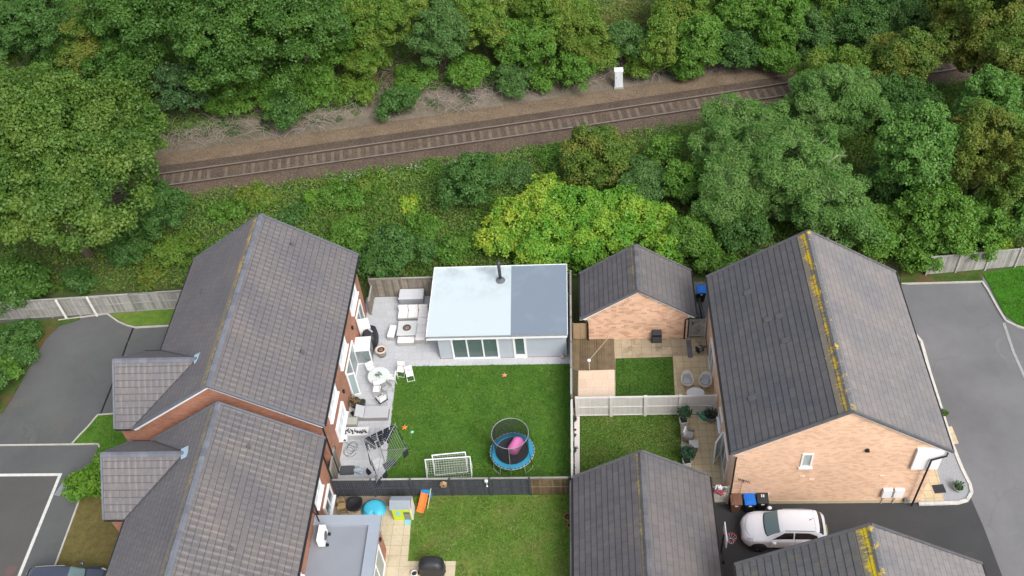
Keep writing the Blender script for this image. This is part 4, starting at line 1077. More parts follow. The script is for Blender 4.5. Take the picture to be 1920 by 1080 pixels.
# pots
def pot(px, py, r_, h_, mat, lab, plant=None, z=.05, kind='plant_pot', rim=True, cat='plant pot', leafm=None):
    x, y = g(px, py); o = thing(kind, lab, cat, (x, y, z))
    mb = MB(); mb.lathe([(r_ * .72, 0), (r_, h_), (r_ * 1.05, h_ + .02), (r_ * .9, h_ + .02), (r_ * .86, h_ - .05)], n=18); mb.build('pot', mat, o, smooth=False)
    mb = MB(); mb.lathe([(r_ * .87, h_ - .05), (r_ * .87, h_ - .045)], n=18); mb.build('soil', plain('pot_soil', (.045, .035, .025), .95, .4), o)
    if plant:
        mb = MB(); 
        for k in range(plant):
            a = random.uniform(0, 6.28); rr_ = r_ * random.uniform(.1, 1.25); zz_ = h_ + random.uniform(.02, .45) * r_ * 2
            mb.cbox((rr_ * math.cos(a), rr_ * math.sin(a), zz_), (.11, .055, .008), a, ry=random.uniform(-1, 1), rx=random.uniform(-1, 1))
        mb.build('leaves', leafm or plain('pot_leaves', (.05, .10, .04), .8, .4), o)
    return o
dpot = plain('dark_grey_pot', (.06, .065, .07), .6, .3)
pot(667, 761, .34, .38, dpot, 'large dark pot with brown dying leaves against the red brick wall', 60, leafm=plain('dead_leaves', (.22, .15, .06), .8, .5))
pot(681, 759, .2, .25, dpot, 'small empty dark pot beside the large pot of brown leaves')
# lounger daybed
x, y = g(697, 790); o = thing('sun_lounger', 'wide grey woven sun lounger lying beside the red brick wall', 'sun lounger', (x, y, .05))
mb = MB(); mb.cbox((.05, .38, .16), (1.9, .80, .32), taper=.96); mb.build('base', rattand, o, bevel=.04)
mb = MB(); mb.cbox((.3, .38, .35), (1.42, .86, .08)); mb.build('seat', plain('grey_weave', (.42, .43, .44), .8, .15, 14), o, bevel=.03)
mb = MB(); mb.cbox((-.68, .38, .46), (.55, .84, .07), ry=.45); mb.build('backrest', plain('grey_weave', (.42, .43, .44), .8, .15, 14), o, bevel=.03)
pot(662, 779, .1, .2, black, 'tiny black pot in the corner behind the grey woven lounger')
x, y = g(659, 804); o = thing('side_box', 'small olive grey woven box between the lounger and the laundry bench', 'box', (x + .05, y, .05))
mb = MB(); mb.cbox((0, .25, .18), (.62, .46, .36)); mb.build('body', plain('olive_resin', (.35, .36, .31), .8, .2), o, bevel=.02)
mb = MB(); mb.cbox((0, .25, .385), (.66, .5, .05)); mb.build('lid', plain('olive_resin_light', (.42, .43, .38), .8, .2), o, bevel=.01)
x, y = g(664, 826); o = thing('bench', 'long white storage bench strewn with dark socks below the brick wall window', 'bench', (x, y, .05))
mb = MB(); mb.cbox((.1, .3, .2), (1.5, .55, .4)); mb.build('body', plain('pale_bench', (.50, .51, .51), .7, .1), o, bevel=.02)
mb = MB(); mb.cbox((.1, .3, .42), (1.56, .6, .05)); mb.build('bench_top', plain('pale_bench_top', (.62, .62, .62), .7, .1), o, bevel=.01)
sockm = plain('navy_cloth', (.018, .022, .035), .9, .4, 8)
for k in range(13):
    q = MB(); px_ = -.58 + k * .108; q.cbox((0, 0, .015), (.05, random.uniform(.16, .3), .03)); q.cbox((.04, -.06, .017), (.1, .05, .03))
    s_ = q.build('sock', sockm, None); s_.location = (x + px_ + .05, y + .3 + random.uniform(-.1, .1), .05 + .447); s_.rotation_euler = (0, 0, random.uniform(-.9, .9))
    tag(s_, 'dark sock laid out to dry on the white storage bench', 'sock', 'dark socks drying on the white bench')
# rotary dryer
x, y = g(722, 868); o = thing('rotary_dryer', 'rotary washing line hung with dark clothes at the patio edge', 'washing line', (x, y, .05))
mb = MB(); mb.tube([(0, 0, 0), (0, 0, 1.75)], .025, 8); mb.build('pole', greymet, o)
cor = []
for px, py in ((742, 793), (765, 840), (706, 905), (681, 822)): a, b = g(px, py, 1.85); cor.append(Vector((a - x, b - y, 1.8)))
for c_ in cor: q = MB(); q.tube([(0, 0, 1.15), c_], .016, 6); q.build('arm', greymet, o)
mb = MB()
for k in range(1, 9):
    f_ = .25 + .09 * k
    pts = [Vector((0, 0, 1.15)).lerp(c_, f_) for c_ in cor]
    for i in range(4): mb.tube([pts[i], (pts[i] + pts[(i + 1) % 4]) / 2 - Vector((0, 0, .02)), pts[(i + 1) % 4]], .006, 4, cap=False)
mb.build('line', plain('pale_cord', (.5, .52, .52), .6), o)
ci = 0
for i, rows in ((3, range(3, 9)), (2, (8, 7)), (1, (8,)), (0, (8,))):
    for k in rows:
        f_ = .25 + .09 * k; a, b = (Vector((0, 0, 1.15)).lerp(c_, f_) for c_ in (cor[i], cor[(i + 1) % 4]))
        n_ = 5 if i == 3 else 6
        for j in range(n_):
            if random.random() < (.12 if i == 3 else .35 if i == 2 else .45): continue
            p, q_ = a.lerp(b, (j + .08) / n_), a.lerp(b, (j + .92) / n_); h_ = random.uniform(.35, .65) if i != 1 else random.uniform(.25, .5)
            mb = MB(); dx = Vector((random.uniform(-.04, .04), random.uniform(-.04, .04), -h_))
            d_ = (q_ - p).cross(Vector((0, 0, 1))).normalized() * .012
            P = [p - d_, q_ - d_, q_ - d_ + dx, p - d_ + dx, p + d_, q_ + d_, q_ + d_ + dx, p + d_ + dx]
            mb.add([v + Vector((x, y, .05)) for v in P], [[3, 2, 1, 0], [4, 5, 6, 7], [0, 1, 5, 4], [1, 2, 6, 5], [2, 3, 7, 6], [3, 0, 4, 7]])
            c2 = mb.build('garment', sockm, None); tag(c2, 'dark garment pegged on the rotary washing line', 'garment', 'dark clothes on the rotary washing line')
# hose
o = thing('hose_reel', 'white wall hose reel with loops of thin hose on the paving', 'hose reel', (g(650, 834)[0], g(650, 834)[1], .05))
mb = MB(); mb.cbox((-.05, .1, .45), (.35, .3, .3)); mb.build('case', white, o, bevel=.04)
mb = MB(); mb.cbox((0, -.06, .5), (.12, .04, .12)); mb.build('handle', black, o)
mb = MB(); pts = []
for k in range(60):
    a = k * .42; r_ = .28 + .1 * math.sin(k * .37); pts.append((.35 + .1 * math.sin(k * .11) + r_ * math.cos(a), -.25 + r_ * math.sin(a) * 1.1 - k * .004, .02 + .002 * (k % 7)))
mb.tube([(0, 0, .4), (.1, -.05, .1)] + pts, .012, 5); mb.build('hose', plain('grey_green_hose', (.12, .18, .16), .5), o)
x, y = g(652, 884); o = tag(MB().cbox((x, y, .12), (.8, .55, .16), .03).build('bag', plain('charcoal_bag', (.07, .075, .085), .8), bevel=.05), 'flat charcoal bag lying in the corner of the patio by the dark fence', 'bag')
x, y = g(672, 884); mb = MB()
mb.blob((x, y, .15), (.25, .2, .15), 10, 6, .12); mb.blob((x + .18, y - .12, .1), (.18, .15, .1), 10, 6, .12); o = tag(mb.build('toy_bag', plain('pale_blue_plastic', (.42, .50, .58), .6, .4, 5)), 'pale blue and white crumpled bag by the dark fence', 'bag')
x, y = g(692, 888); mb = MB(); mb.lathe([(.16, 0), (.12, .25), (.02, .5)], (x, y, .05), 4); tag(mb.build('pyramid_cloche', black), 'small black pointed cover near the end of the patio', 'cover')
x, y = g(728, 872); mb = MB(); mb.cbox((x + .1, y, .07), (.75, .4, .03), .5, rx=.1); tag(mb.build('mat', plain('navy_mat', (.03, .035, .05), .8)), 'dark folded cloth lying on the patio edge under the washing line', 'cloth')
mb = MB(); x, y = g(703, 868)
for k in range(4): mb.cbox((x + random.uniform(-.3, .3), y + random.uniform(-.3, .3), .058 + .005 * k), (.35, .28, .012), random.uniform(0, 3))
tag(mb.build('doormat', plain('white_cloth', (.62, .62, .62), .8)), 'heap of white cloths lying on the patio under the washing line', 'cloth')
# toys on lawn
def toystar(px, py, c, lab, r_=.17):
    x, y = g(px, py); mb = MB()
    for k in range(5):
        a = k * 1.257 + .3; mb.tube([(0, 0, .05), (r_ * math.cos(a), r_ * math.sin(a), .05)], [.055, .03], 6)
    o = mb.build('toy', plain('toy_%s' % c[0], c[1], .5, .1), None); o.location = (x, y, .045); tag(o, lab, 'toy')
toystar(759, 803, ('orange', (.75, .22, .05)), 'orange star shaped toy on the grass beside the washing line')
toystar(773, 812, ('mint', (.25, .62, .42)), 'small green and white toy on the grass below the orange toy', .1)
toystar(946, 705, ('coral', (.62, .26, .14)), 'coral coloured toy on the lawn in front of the garden room', .16)
mb = MB(); x, y = g(1055, 672); mb.blob((x, y, .18), (.13, .13, .14), 10, 6); mb.lathe([(.1, 0), (.12, .1)], (x, y, .05), 10); tag(mb.build('garden_ornament', plain('cream_stone', (.6, .52, .48), .8, .3)), 'small cream ornament at the right front corner of the garden room', 'ornament')

# goals
def goal(x0, y0, x1, y1, h, dpt, lab, z=.045, rz=0):
    o = thing('football_goal', lab, 'goal', ((x0 + x1) / 2, (y0 + y1) / 2, z), math.atan2(y1 - y0, x1 - x0), 'white goals by the dark fence')
    w_ = math.hypot(x1 - x0, y1 - y0) / 2; r_ = .035
    for s_ in (-1, 1): q = MB(); q.tube([(s_ * w_, 0, 0), (s_ * w_, 0, h)], r_, 8); q.build('post', white, o)
    q = MB(); q.tube([(-w_, 0, h), (w_, 0, h)], r_, 8); q.build('crossbar', white, o)
    for s_ in (-1, 1): q = MB(); q.tube([(s_ * w_, 0, 0.03), (s_ * w_, -dpt, .03), (s_ * w_, 0, h)], .022, 6); q.build('side_frame', white, o)
    q = MB(); q.tube([(-w_, -dpt, .03), (w_, -dpt, .03)], .022, 6); q.build('base_bar', white, o)
    q = MB(); nx_, ny_ = int(2 * w_ / .14), int(math.hypot(h, dpt) / .14)
    for i in range(1, nx_): X = -w_ + 2 * w_ * i / nx_; q.bar((X, 0, h), (X, -dpt, .03), .010, .010)
    for j in range(1, ny_): f_ = j / ny_; q.bar((-w_, -dpt * f_, h * (1 - f_) + .03), (w_, -dpt * f_, h * (1 - f_) + .03), .010, .010)
    q.build('net', plain('net_cord', (.55, .56, .52), .7), o)
a = g(797, 863, 1.1); b = g(881, 857, 1.1)
goal(a[0], a[1], b[0], b[1], 1.1, .7, 'wide white goal with a cord net, nearest the dark fence')
a = g(810, 859, 1.1); b = g(872, 853, 1.1)
goal(a[0], a[1] + .12, b[0], b[1] + .12, 1.15, .55, 'narrower white goal standing just inside the wide white goal')

# trampoline
x, y = g(960.5, 846, .7); o = thing('trampoline', 'round trampoline with a blue pad and a black net enclosure on the lawn', 'trampoline', (x, y, .045))
RT = 1.22
mb = MB(); mb.ring((0, 0, .68), RT, .028, 48); mb.build('frame', plain('galvanised', (.5, .5, .5), .4, .2, metal=.4), o)
mb = MB(); mb.lathe([(1.18, .66), (1.18, .735), (1.14, .75), (.93, .745), (.91, .70)], n=48); mb.build('safety_pad', plain('pad_blue', (.03, .25, .40), .55, .15), o, smooth=False)
mb = MB(); mb.lathe([(.925, .69), (.925, .705)], n=48); mb.build('jumping_mat', plain('mat_black', (.035, .037, .045), .7, .25), o)
mb = MB()
for k in range(36):
    a = 2 * math.pi * k / 36; mb.bar((1.185 * math.cos(a), 1.185 * math.sin(a), .715), (1.235 * math.cos(a), 1.235 * math.sin(a), .715), .05, .02)
mb.build('spring_straps', black, o)
for k in range(4):
    a = R(35 + 90 * k); a2 = a + .42
    q = MB(); q.tube([(RT * math.cos(a), RT * math.sin(a), .68), (1.28 * math.cos(a), 1.28 * math.sin(a), .02), (1.28 * math.cos(a2), 1.28 * math.sin(a2), .02), (RT * math.cos(a2), RT * math.sin(a2), .68)], .02, 6); q.build('leg', plain('galvanised', (.5, .5, .5), .4), o)
for k in range(6):
    a = R(-92 + 60 * k); q = MB(); q.tube([(1.27 * math.cos(a), 1.27 * math.sin(a), .3), (1.27 * math.cos(a), 1.27 * math.sin(a), .8), (1.0 * math.cos(a), 1.0 * math.sin(a), 2.35)], .02, 6); q.build('net_pole', black if k % 3 else greymet, o)
mb = MB(); mb.ring((0, 0, 2.35), 1.0, .022, 48); mb.build('top_ring', greymet, o)
netm, t = newmat('mesh_net')
t.b.inputs['Base Color'].default_value = (.02, .02, .022, 1); t.b.inputs['Roughness'].default_value = .8
tr = t.N('BsdfTransparent'); mx = t.N('MixShader'); t.L(t.math('ADD', t.math('MULTIPLY', t.noise(t.pos(), 3, 2), .16), .48), mx.inputs[0])
t.L(tr.outputs[0], mx.inputs[1]); t.L(t.b.outputs[0], mx.inputs[2]); t.L(mx.outputs[0], t.n['Material Output'].inputs['Surface'])
mb = MB(); n = 48
vs = [(r_ * math.cos(2 * math.pi * k / n), r_ * math.sin(2 * math.pi * k / n), z) for r_, z in ((.93, .75), (.95, 1.5), (.99, 2.34)) for k in range(n)]
mb.add(vs, [[i * n + k, i * n + (k + 1) % n, (i + 1) * n + (k + 1) % n, (i + 1) * n + k] for i in range(2) for k in range(n)]); mb.build('net', netm, o, smooth=True)
mb = MB(); a0 = Vector((.02, -.28, .95)); a1 = Vector((.42, .42, 1.05)); pts = [a0 + (a1 - a0) * k / 10 for k in range(-2, 13)]
rs = [.02, .2, .29] + [.33] * 9 + [.29, .2, .02]
mb.tube(pts, rs, 20, cap=False); ifl = mb.build('inflatable', plain('pink_vinyl', (.80, .20, .48), .35, .08, 2, spec=.6), None, smooth=True)
ifl.location = (x + (a0.x + a1.x) / 2, y + (a0.y + a1.y) / 2, .045 + .68 + .03)
tag(ifl, 'pink inflatable roller lying inside the trampoline net', 'inflatable')
# fence ornaments
x, y = -8.05, 28.7
o = thing('bird_box', 'small pale wooden bird box on the dark fence', 'bird box', (x, 28.63, 1.28))
mb = MB(); mb.prism([(-.14, 0), (.14, 0), (.14, .12), (-.14, .12)], 0, .25); mb.build('body', woodl, o)
for v in o.children: v.location = (0, -.12, 0)
mb = MB(); mb.cbox((-.08, -.06, .31), (.22, .2, .025), ry=-.6); mb.cbox((.08, -.06, .312), (.22, .2, .025), ry=.6); mb.build('roof', woodl, o)
mb = MB(); mb.cbox((0, -.124, .15), (.09, .01, .09)); mb.build('entrance', black, o)
o = thing('garden_light', 'small white lamp hanging on the dark fence right of the bird box', 'lamp', (-5.75, 28.68, 1.1))
mb = MB(); mb.cbox((0, 0, .5), (.16, .12, .1)); mb.build('lamp_head', white, o); mb = MB(); mb.tube([(0, 0, .45), (0, 0, .05)], .02, 6); mb.build('stem', offwhite, o); mb = MB(); mb.blob((0, -.02, .03), (.05, .05, .06)); mb.build('bulb', white, o)

# ------------------------------------------------------------------ lower left garden
x, y = g(645, 960); o = thing('high_chair', 'pale wooden high chair at the corner of the dark fence', 'chair', (x, y, .05), .2)
for sx in (-.22, .22):
    for sy in (-.2, .2): q = MB(); q.tube([(sx * 1.2, sy * 1.2, 0), (sx * .8, sy * .8, .6), (sx * .8, sy * 1.0, .95 if sy > 0 else .6)], .022, 6); q.build('leg', woodl, o)
for z in (.2, .4): q = MB(); q.box(-.22, -.22, z, .22, -.18, z + .03); q.build('rung', woodl, o)
q = MB(); q.cbox((0, 0, .55), (.42, .4, .03)); q.build('seat', woodl, o)
q = MB(); q.cbox((0, -.2, .75), (.46, .2, .03)); q.build('tray', woodl, o)
for z in (.75, .9): q = MB(); q.box(-.2, .18, z, .2, .21, z + .05); q.build('backrest_slat', woodl, o)
x, y = g(669, 957); o = thing('fire_bowl', 'black rounded fire bowl on a wooden foot in front of the dark fence', 'fire bowl', (x, y, .05))
mb = MB(); mb.lathe([(.2, 0), (.14, .1), (.1, .3)], n=10); mb.build('foot', woodl, o)
mb = MB(); n = 32; vs = []
for r_, z in ((.12, .28), (.34, .42), (.42, .58), (.43, .66), (.39, .68), (.3, .62), (.02, .58)):
    for k in range(n):
        a = 2 * math.pi * k / n; q_ = (abs(math.cos(a)) ** 3.4 + abs(math.sin(a)) ** 3.4) ** (-1 / 3.4); vs.append((r_ * q_ * math.cos(a), r_ * q_ * math.sin(a), z))
mb.add(vs, [[i * n + k, i * n + (k + 1) % n, (i + 1) * n + (k + 1) % n, (i + 1) * n + k] for i in range(6) for k in range(n)]); mb.build('bowl', plain('black_vinyl', (.02, .02, .023), .4, .3), o, smooth=True)
# heart shaped sandpit
x, y = g(702, 957); o = thing('sandpit', 'sky blue heart shaped plastic sandpit with its lid on', 'sandpit', (x, y, .05))
def heart(s_):
    out = []
    for k in range(48):
        a = 2 * math.pi * k / 48; dn = abs((a - 1.5 * math.pi)); up = abs(a - .5 * math.pi)
        r_ = s_ * (1 - .45 * math.exp(-(dn / .34) ** 2) + .05 * math.exp(-(dn / .9) ** 2) + .02 * math.exp(-(up / .4) ** 2))
        out.append((r_ * 1.02 * math.cos(a), -r_ * .88 * -math.sin(a)))
    return out
mb = MB(); P = []
for s_, z in ((.62, 0), (.66, .06), (.66, .12), (.56, .14), (.54, .26), (.46, .30), (.2, .31), (.01, .31)): P.append([(a, b, z) for a, b in heart(s_)])
vs = [v for ring in P for v in ring]
mb.add(vs, [[i * 48 + k, i * 48 + (k + 1) % 48, (i + 1) * 48 + (k + 1) % 48, (i + 1) * 48 + k] for i in range(len(P) - 1) for k in range(48)])
mb.build('shell', plain('sky_blue_plastic', (.07, .48, .66), .4, .06), o, smooth=True)
# playhouse
x, y = g(757, 976); o = thing('playhouse', 'plastic playhouse with a grey roof and lime green walls beside the lawn', 'playhouse', (x, y, .05))
lime = plain('lime_plastic', (.48, .62, .03), .5, .08); gr = plain('playhouse_roof', (.30, .34, .38), .6, .12, 3)
mb = MB(); mb.box(-.5, 0, 0, -.42, .75, 1.0); mb.box(.42, 0, 0, .5, .75, 1.0); mb.box(-.42, .69, 0, .42, .75, 1.0); mb.box(-.42, 0, 0, .08, .06, 1.0); mb.box(.08, 0, .78, .42, .06, 1.0); mb.build('wall', lime, o)
mb = MB(); mb.box(.1, -.01, .0, .4, .03, .62); mb.build('door', plain('grey_door', (.25, .24, .25), .6, .3, 12), o)
mb = MB(); mb.box(-.3, -.02, .5, -.08, .0, .85); mb.build('shutter', plain('aqua_plastic', (.25, .55, .60), .5), o)
mb = MB(); mb.box(.08, -.3, .0, .42, -.01, .05); mb.build('step', plain('aqua_plastic', (.25, .55, .60), .5), o)
mb = MB()
for y0_, z0_, y1_, z1_ in ((.0, 1.0, .40, 1.30), (.84, 1.0, .40, 1.30)):
    for k in range(6):
        a, b = k / 6, (k + 1) / 6
        P = [(-.6, y0_ + (y1_ - y0_) * a, z0_ + (z1_ - z0_) * a + .02), (.52, y0_ + (y1_ - y0_) * a, z0_ + (z1_ - z0_) * a + .02), (.52, y0_ + (y1_ - y0_) * b, z0_ + (z1_ - z0_) * b), (-.6, y0_ + (y1_ - y0_) * b, z0_ + (z1_ - z0_) * b)]
        mb.face(P if y0_ < .3 else P[::-1])
mb.face([(-.6, .0, .99), (-.6, .84, .99), (.52, .84, .99), (.52, .0, .99)]); mb.build('roof', gr, o)
mb = MB(); mb.face([(.545, .02, 1.0), (.545, .82, 1.0), (.545, .40, 1.28)]); mb.box(.501, 0, 0, .54, .75, 1.0); mb.face([(-.58, .02, 1.0), (-.58, .40, 1.28), (-.58, .82, 1.0)]); mb.build('gable_end', white, o)
# slide
x, y = g(788, 963); x2, y2 = g(800, 934); o = thing('slide', 'small blue toddler slide with an orange chute on the lawn', 'slide', (x, y, .045), math.atan2(y2 - y, x2 - x) - math.pi / 2)
mb = MB(); pts = [(0, 0, .08), (0, .35, .16), (0, .75, .42), (0, .95, .55)]
for a, b in zip(pts[:-1], pts[1:]):
    P = [(-.17, a[1], a[2]), (.17, a[1], a[2]), (.17, b[1], b[2]), (-.17, b[1], b[2])]; mb.add(P + [(p[0], p[1], p[2] - .04) for p in P], [[0, 1, 2, 3], [7, 6, 5, 4], [0, 4, 5, 1], [1, 5, 6, 2], [2, 6, 7, 3], [3, 7, 4, 0]])
    for s_ in (-1, 1): mb.bar((s_ * .18, a[1], a[2] + .04), (s_ * .18, b[1], b[2] + .04), .04, .12)
mb.build('chute', plain('orange_plastic', (.78, .19, .04), .4, .06), o)
mb = MB(); mb.cbox((0, 1.1, .55), (.5, .35, .08)); mb.cbox((-.22, 1.1, .3), (.06, .3, .6)); mb.cbox((.22, 1.1, .3), (.06, .3, .6)); mb.cbox((.0, 1.35, .2), (.62, .3, .1)); mb.build('steps', plain('bright_blue_plastic', (.02, .25, .52), .4, .06), o)
mb = MB(); mb.tube([(.3, .35, .03), (.28, 1.2, .72)], .025, 6); mb.build('handrail', plain('yellow_rail', (.6, .5, .25), .5), o)
bbq(812, 1072, 1.25, .75, 1.1, 0, 'black covered barbecue at the bottom edge on the buff paving')
pot(778, 1079, .16, .2, white, 'small white pot with dark soil left of the bottom barbecue')
pot(789, 1077, .15, .16, plain('terracotta', (.34, .14, .06), .8, .2), 'small terracotta pot between the white pot and the bottom barbecue')

# ------------------------------------------------------------------ garden by the small garage
x, y = g(1231, 643); o = thing('garden_box', 'black slatted plastic storage bin against the small garage gable', 'bin', (x, y, .035))
mb = MB(); mb.cbox((0, .2, .38), (.62, .5, .76), taper=.94); mb.build('body', black, o, bevel=.02)
mb = MB()
for k in range(6): mb.cbox((0, -.055 + k * .09, .80), (.52, .07, .04))
mb.build('lid', plain('charcoal_slats', (.06, .065, .08), .5), o)
mb = MB(); mb.cbox((0, -.08, .35), (.5, .02, .5)); mb.build('front_panel', plain('charcoal_slats', (.06, .065, .08), .5), o)
def eggchair(px, py, rz, lab):
    x, y = g(px, py); o = thing('egg_chair', lab, 'chair', (x, y, .045), rz, 'oval white garden chairs at the oval table')
    pal = plain('cream_weave', (.60, .57, .50), .7, .15, 18); n = 28
    mb = MB(); vs = []
    for r_, z in ((.30, .40), (.36, .46), (.40, .58)):
        for k in range(n):
            a = 2 * math.pi * k / n; hb = max(0, math.sin(a)); vs.append((r_ * .95 * math.cos(a), r_ * 1.05 * math.sin(a), z + hb * (.42 if z > .5 else .05)))
    for r_, z in ((.36, .58), (.31, .46)):
        for k in range(n):
            a = 2 * math.pi * k / n; hb = max(0, math.sin(a)); vs.append((r_ * .95 * math.cos(a), r_ * 1.02 * math.sin(a), z + hb * (.42 if z > .5 else .05)))
    mb.add(vs, [[i * n + k, i * n + (k + 1) % n, (i + 1) * n + (k + 1) % n, (i + 1) * n + k] for i in range(4) for k in range(n)]); mb.build('shell', pal, o, smooth=True)
    mb = MB(); mb.lathe([(.31, .38), (.31, .44)], n=20); mb.build('seat', pal, o)
    q = MB(); q.cbox((0, .05, .50), (.44, .46, .10), rx=.12); q.build('seat_cushion', plain('grey_cushion', (.40, .40, .43), .85, .08), o, bevel=.04)
    q = MB(); q.cbox((0, .26, .68), (.42, .09, .36), rx=-.25); q.build('back_cushion', plain('grey_cushion', (.40, .40, .43), .85, .08), o, bevel=.04)
    for k in range(4):
        a = math.pi / 4 + k * math.pi / 2; q = MB(); q.tube([(.2 * math.cos(a), .2 * math.sin(a), .4), (.3 * math.cos(a), .3 * math.sin(a), 0)], .015, 6); q.build('leg', woodl, o)
eggchair(1288, 725, .12, 'left one of two oval cream chairs with grey cushions by the oval table')
eggchair(1321, 727, -.3, 'right one of two oval cream chairs with grey cushions by the oval table')
x, y = g(1303, 748); o = thing('oval_table', 'oval white table between the two oval chairs and the white fence', 'table', (x, y, .045))
mb = MB(); mb.lathe([(.48, .50), (.52, .52), (.50, .55)], n=32, sy=.75); mb.build('table_top', plain('white_tabletop', (.68, .69, .72), .35, .05), o)
for k in range(4):
    a = math.pi / 4 + k * math.pi / 2; q = MB(); q.tube([(.3 * math.cos(a), .22 * math.sin(a), .5), (.36 * math.cos(a), .27 * math.sin(a), 0)], .015, 6); q.build('leg', woodl, o)
x, y = g(1311, 660); o = thing('hose_cart', 'dark hose cart with a grey drum by the peach house wall', 'hose cart', (x, y, .035), .5)
for s_ in (-.14, .14):
    q = MB(); q.tube([(s_, -.03, .25), (s_, .03, .25)], .2, 16)
    for i, v in enumerate(q.v): pass
    q = MB(); q.tube([(s_ - .02, 0, .25), (s_ + .02, 0, .25)], .22, 16); q.build('flange', black, o)
q = MB(); q.tube([(-.12, 0, .25), (.12, 0, .25)], .16, 14); q.build('drum', greymet, o)
q = MB(); q.tube([(-.2, .1, 0), (-.2, -.1, .5), (-.2, -.45, .85), (.2, -.45, .85), (.2, -.1, .5), (.2, .1, 0)], .02, 6); q.build('handle', black, o)
x, y = g(1293, 650); mb = MB(); mb.box(x - .18, y - .9, .037, x + .12, y + .5, .05); tag(mb.build('drain_cover', plain('grey_drain', (.16, .16, .18), .8, .3)), 'dark grey strip drain on the paving left of the hose cart', 'drain')
# retractable line
x, y = g(1105, 697); o = thing('washing_line', 'thin cord washing line running from a white spool to the garage wall', 'washing line', (x, y, .05))
ax, ay = g(1240, 619, 1.6)
mb = MB(); mb.tube([(0, 0, 1.0), (3.3 * .5, 4.6 * .5, 1.15), (4.3, 39.66 - y, 1.55)], .013, 5); mb.build('cord', plain('straw_cord', (.55, .47, .33), .7), o)
mb = MB(); mb.lathe([(.02, 0), (.02, 1.0)], n=8); mb.build('post', plain('pale_post', (.55, .5, .45), .7), o)
mb = MB(); mb.blob((0, 0, 1.02), (.11, .11, .09)); mb.build('spool', white, o)
def wheelie(px, py, bodym, lidm, lab, rz=0, z=.0, marks=None):
    x, y = g(px, py); o = thing('wheelie_bin', lab, 'wheelie bin', (x, y, z), rz, 'wheelie bins')
    mb = MB(); n_ = [(-.20, -.2), (.20, -.2), (.20, .25), (-.20, .25)]; t_ = [(-.28, -.33), (.28, -.33), (.28, .34), (-.28, .34)]
    mb.add([(a, b, .03) for a, b in n_] + [(a, b, 1.0) for a, b in t_], [[3, 2, 1, 0], [0, 1, 5, 4], [1, 2, 6, 5], [2, 3, 7, 6], [3, 0, 4, 7], [4, 5, 6, 7]]); mb.build('body', bodym, o, bevel=.03)
    mb = MB(); mb.cbox((0, -.01, 1.03), (.62, .72, .07), taper=.88); mb.cbox((0, .0, 1.075), (.40, .46, .03), taper=.85); ld = mb.build('lid', lidm, o, bevel=.03)
    mb = MB(); mb.tube([(-.22, .37, 1.0), (.22, .37, 1.0)], .022, 6); mb.build('handle', bodym, o)
    for s_ in (-.24, .24): q = MB(); q.tube([(s_ - .03, .28, .1), (s_ + .03, .28, .1)], .1, 12); q.build('wheel', black, o)
    q = MB(); q.cbox((0, -.335, .85), (.16, .02, .07)); q.build('label_plate', white, o)
    if marks:
        for k, (a, b) in enumerate(marks): q = MB(); q.cbox((a, b, 1.095), (.055, .17, .004)); q.build('sticker', white, ld)
    return o
brb = plain('brown_bin', (.17, .085, .055), .55, .12); blb = plain('blue_lid', (.012, .16, .62), .4, .06)
wheelie(1377, 955, brb, brb, 'brown wheelie bin beside the pale gate', .0)
wheelie(1402, 955, black, blb, 'blue lidded wheelie bin between the brown and the black one', .03)
wheelie(1426, 952, black, plain('black_lid', (.035, .037, .042), .5), 'black wheelie bin with white stripes on its lid, nearest the white car', -.05, marks=[(-.05, .05), (.05, .05)])
wheelie(1313, 563, black, blb, 'lone wheelie bin with a blue lid in the gap behind the small garage', .0)
x, y = g(1436, 940); mb = MB(); mb.cbox((x, y, .75), (.06, .4, .6), .1); tag(mb.build('white_board', white), 'white board leaning behind the black wheelie bin', 'board')
x, y = g(1328, 592); o = thing('paddling_pool', 'round black rimmed pool with pale blue inside stood against the peach house', 'paddling pool', (6.72, 40.9, 1.0))
q = MB(); q.ring((0, 0, 0), .85, .07, 36); o1 = q.build('rim', black, o); q = MB(); q.lathe([(.82, -.02), (.82, .02)], n=32); o2 = q.build('base', plain('pale_blue_base', (.30, .40, .50), .4), o)
for c_ in (o1, o2): c_.rotation_euler = (0, R(78), 0)
# ------------------------------------------------------------------ garden of the peach house
sq = plain('white_planter', (.70, .70, .70), .5, .06)
def tubtree(px, py, lab):
    x, y = g(px, py); o = thing('potted_tree', lab, 'potted tree', (x, y, .035), .2, 'small leafy trees in square white planters')
    mb = MB(); mb.cbox((0, 0, .2), (.36, .36, .4), taper=1.15); mb.build('planter', sq, o)
    mb = MB(); mb.cbox((0, 0, .405), (.36, .36, .01)); mb.build('soil', plain('pot_soil', (.045, .035, .025), .95), o)
    mb = MB(); mb.tube([(0, 0, .35), (.03, .02, 1.0)], .02, 6); mb.build('trunk', plain('bark', (.12, .09, .06), .9), o)
    mb = MB()
    for k in range(240):
        v = Vector((random.gauss(0, 1), random.gauss(0, 1), random.gauss(0, .9))).normalized() * random.uniform(.2, .42)
        mb.cbox((v.x + .03, v.y, v.z + 1.15), (.13, .06, .006), random.uniform(0, 6), rx=random.uniform(-1, 1), ry=random.uniform(-1, 1))
    mb.build('crown', plain('glossy_leaves', (.03, .105, .04), .5, .35, 8, vamt=.5), o)
tubtree(1281, 796, 'small leafy tree in a square white planter near the white fence')
tubtree(1287, 872, 'small leafy tree in a square white planter in front of the garden chairs')
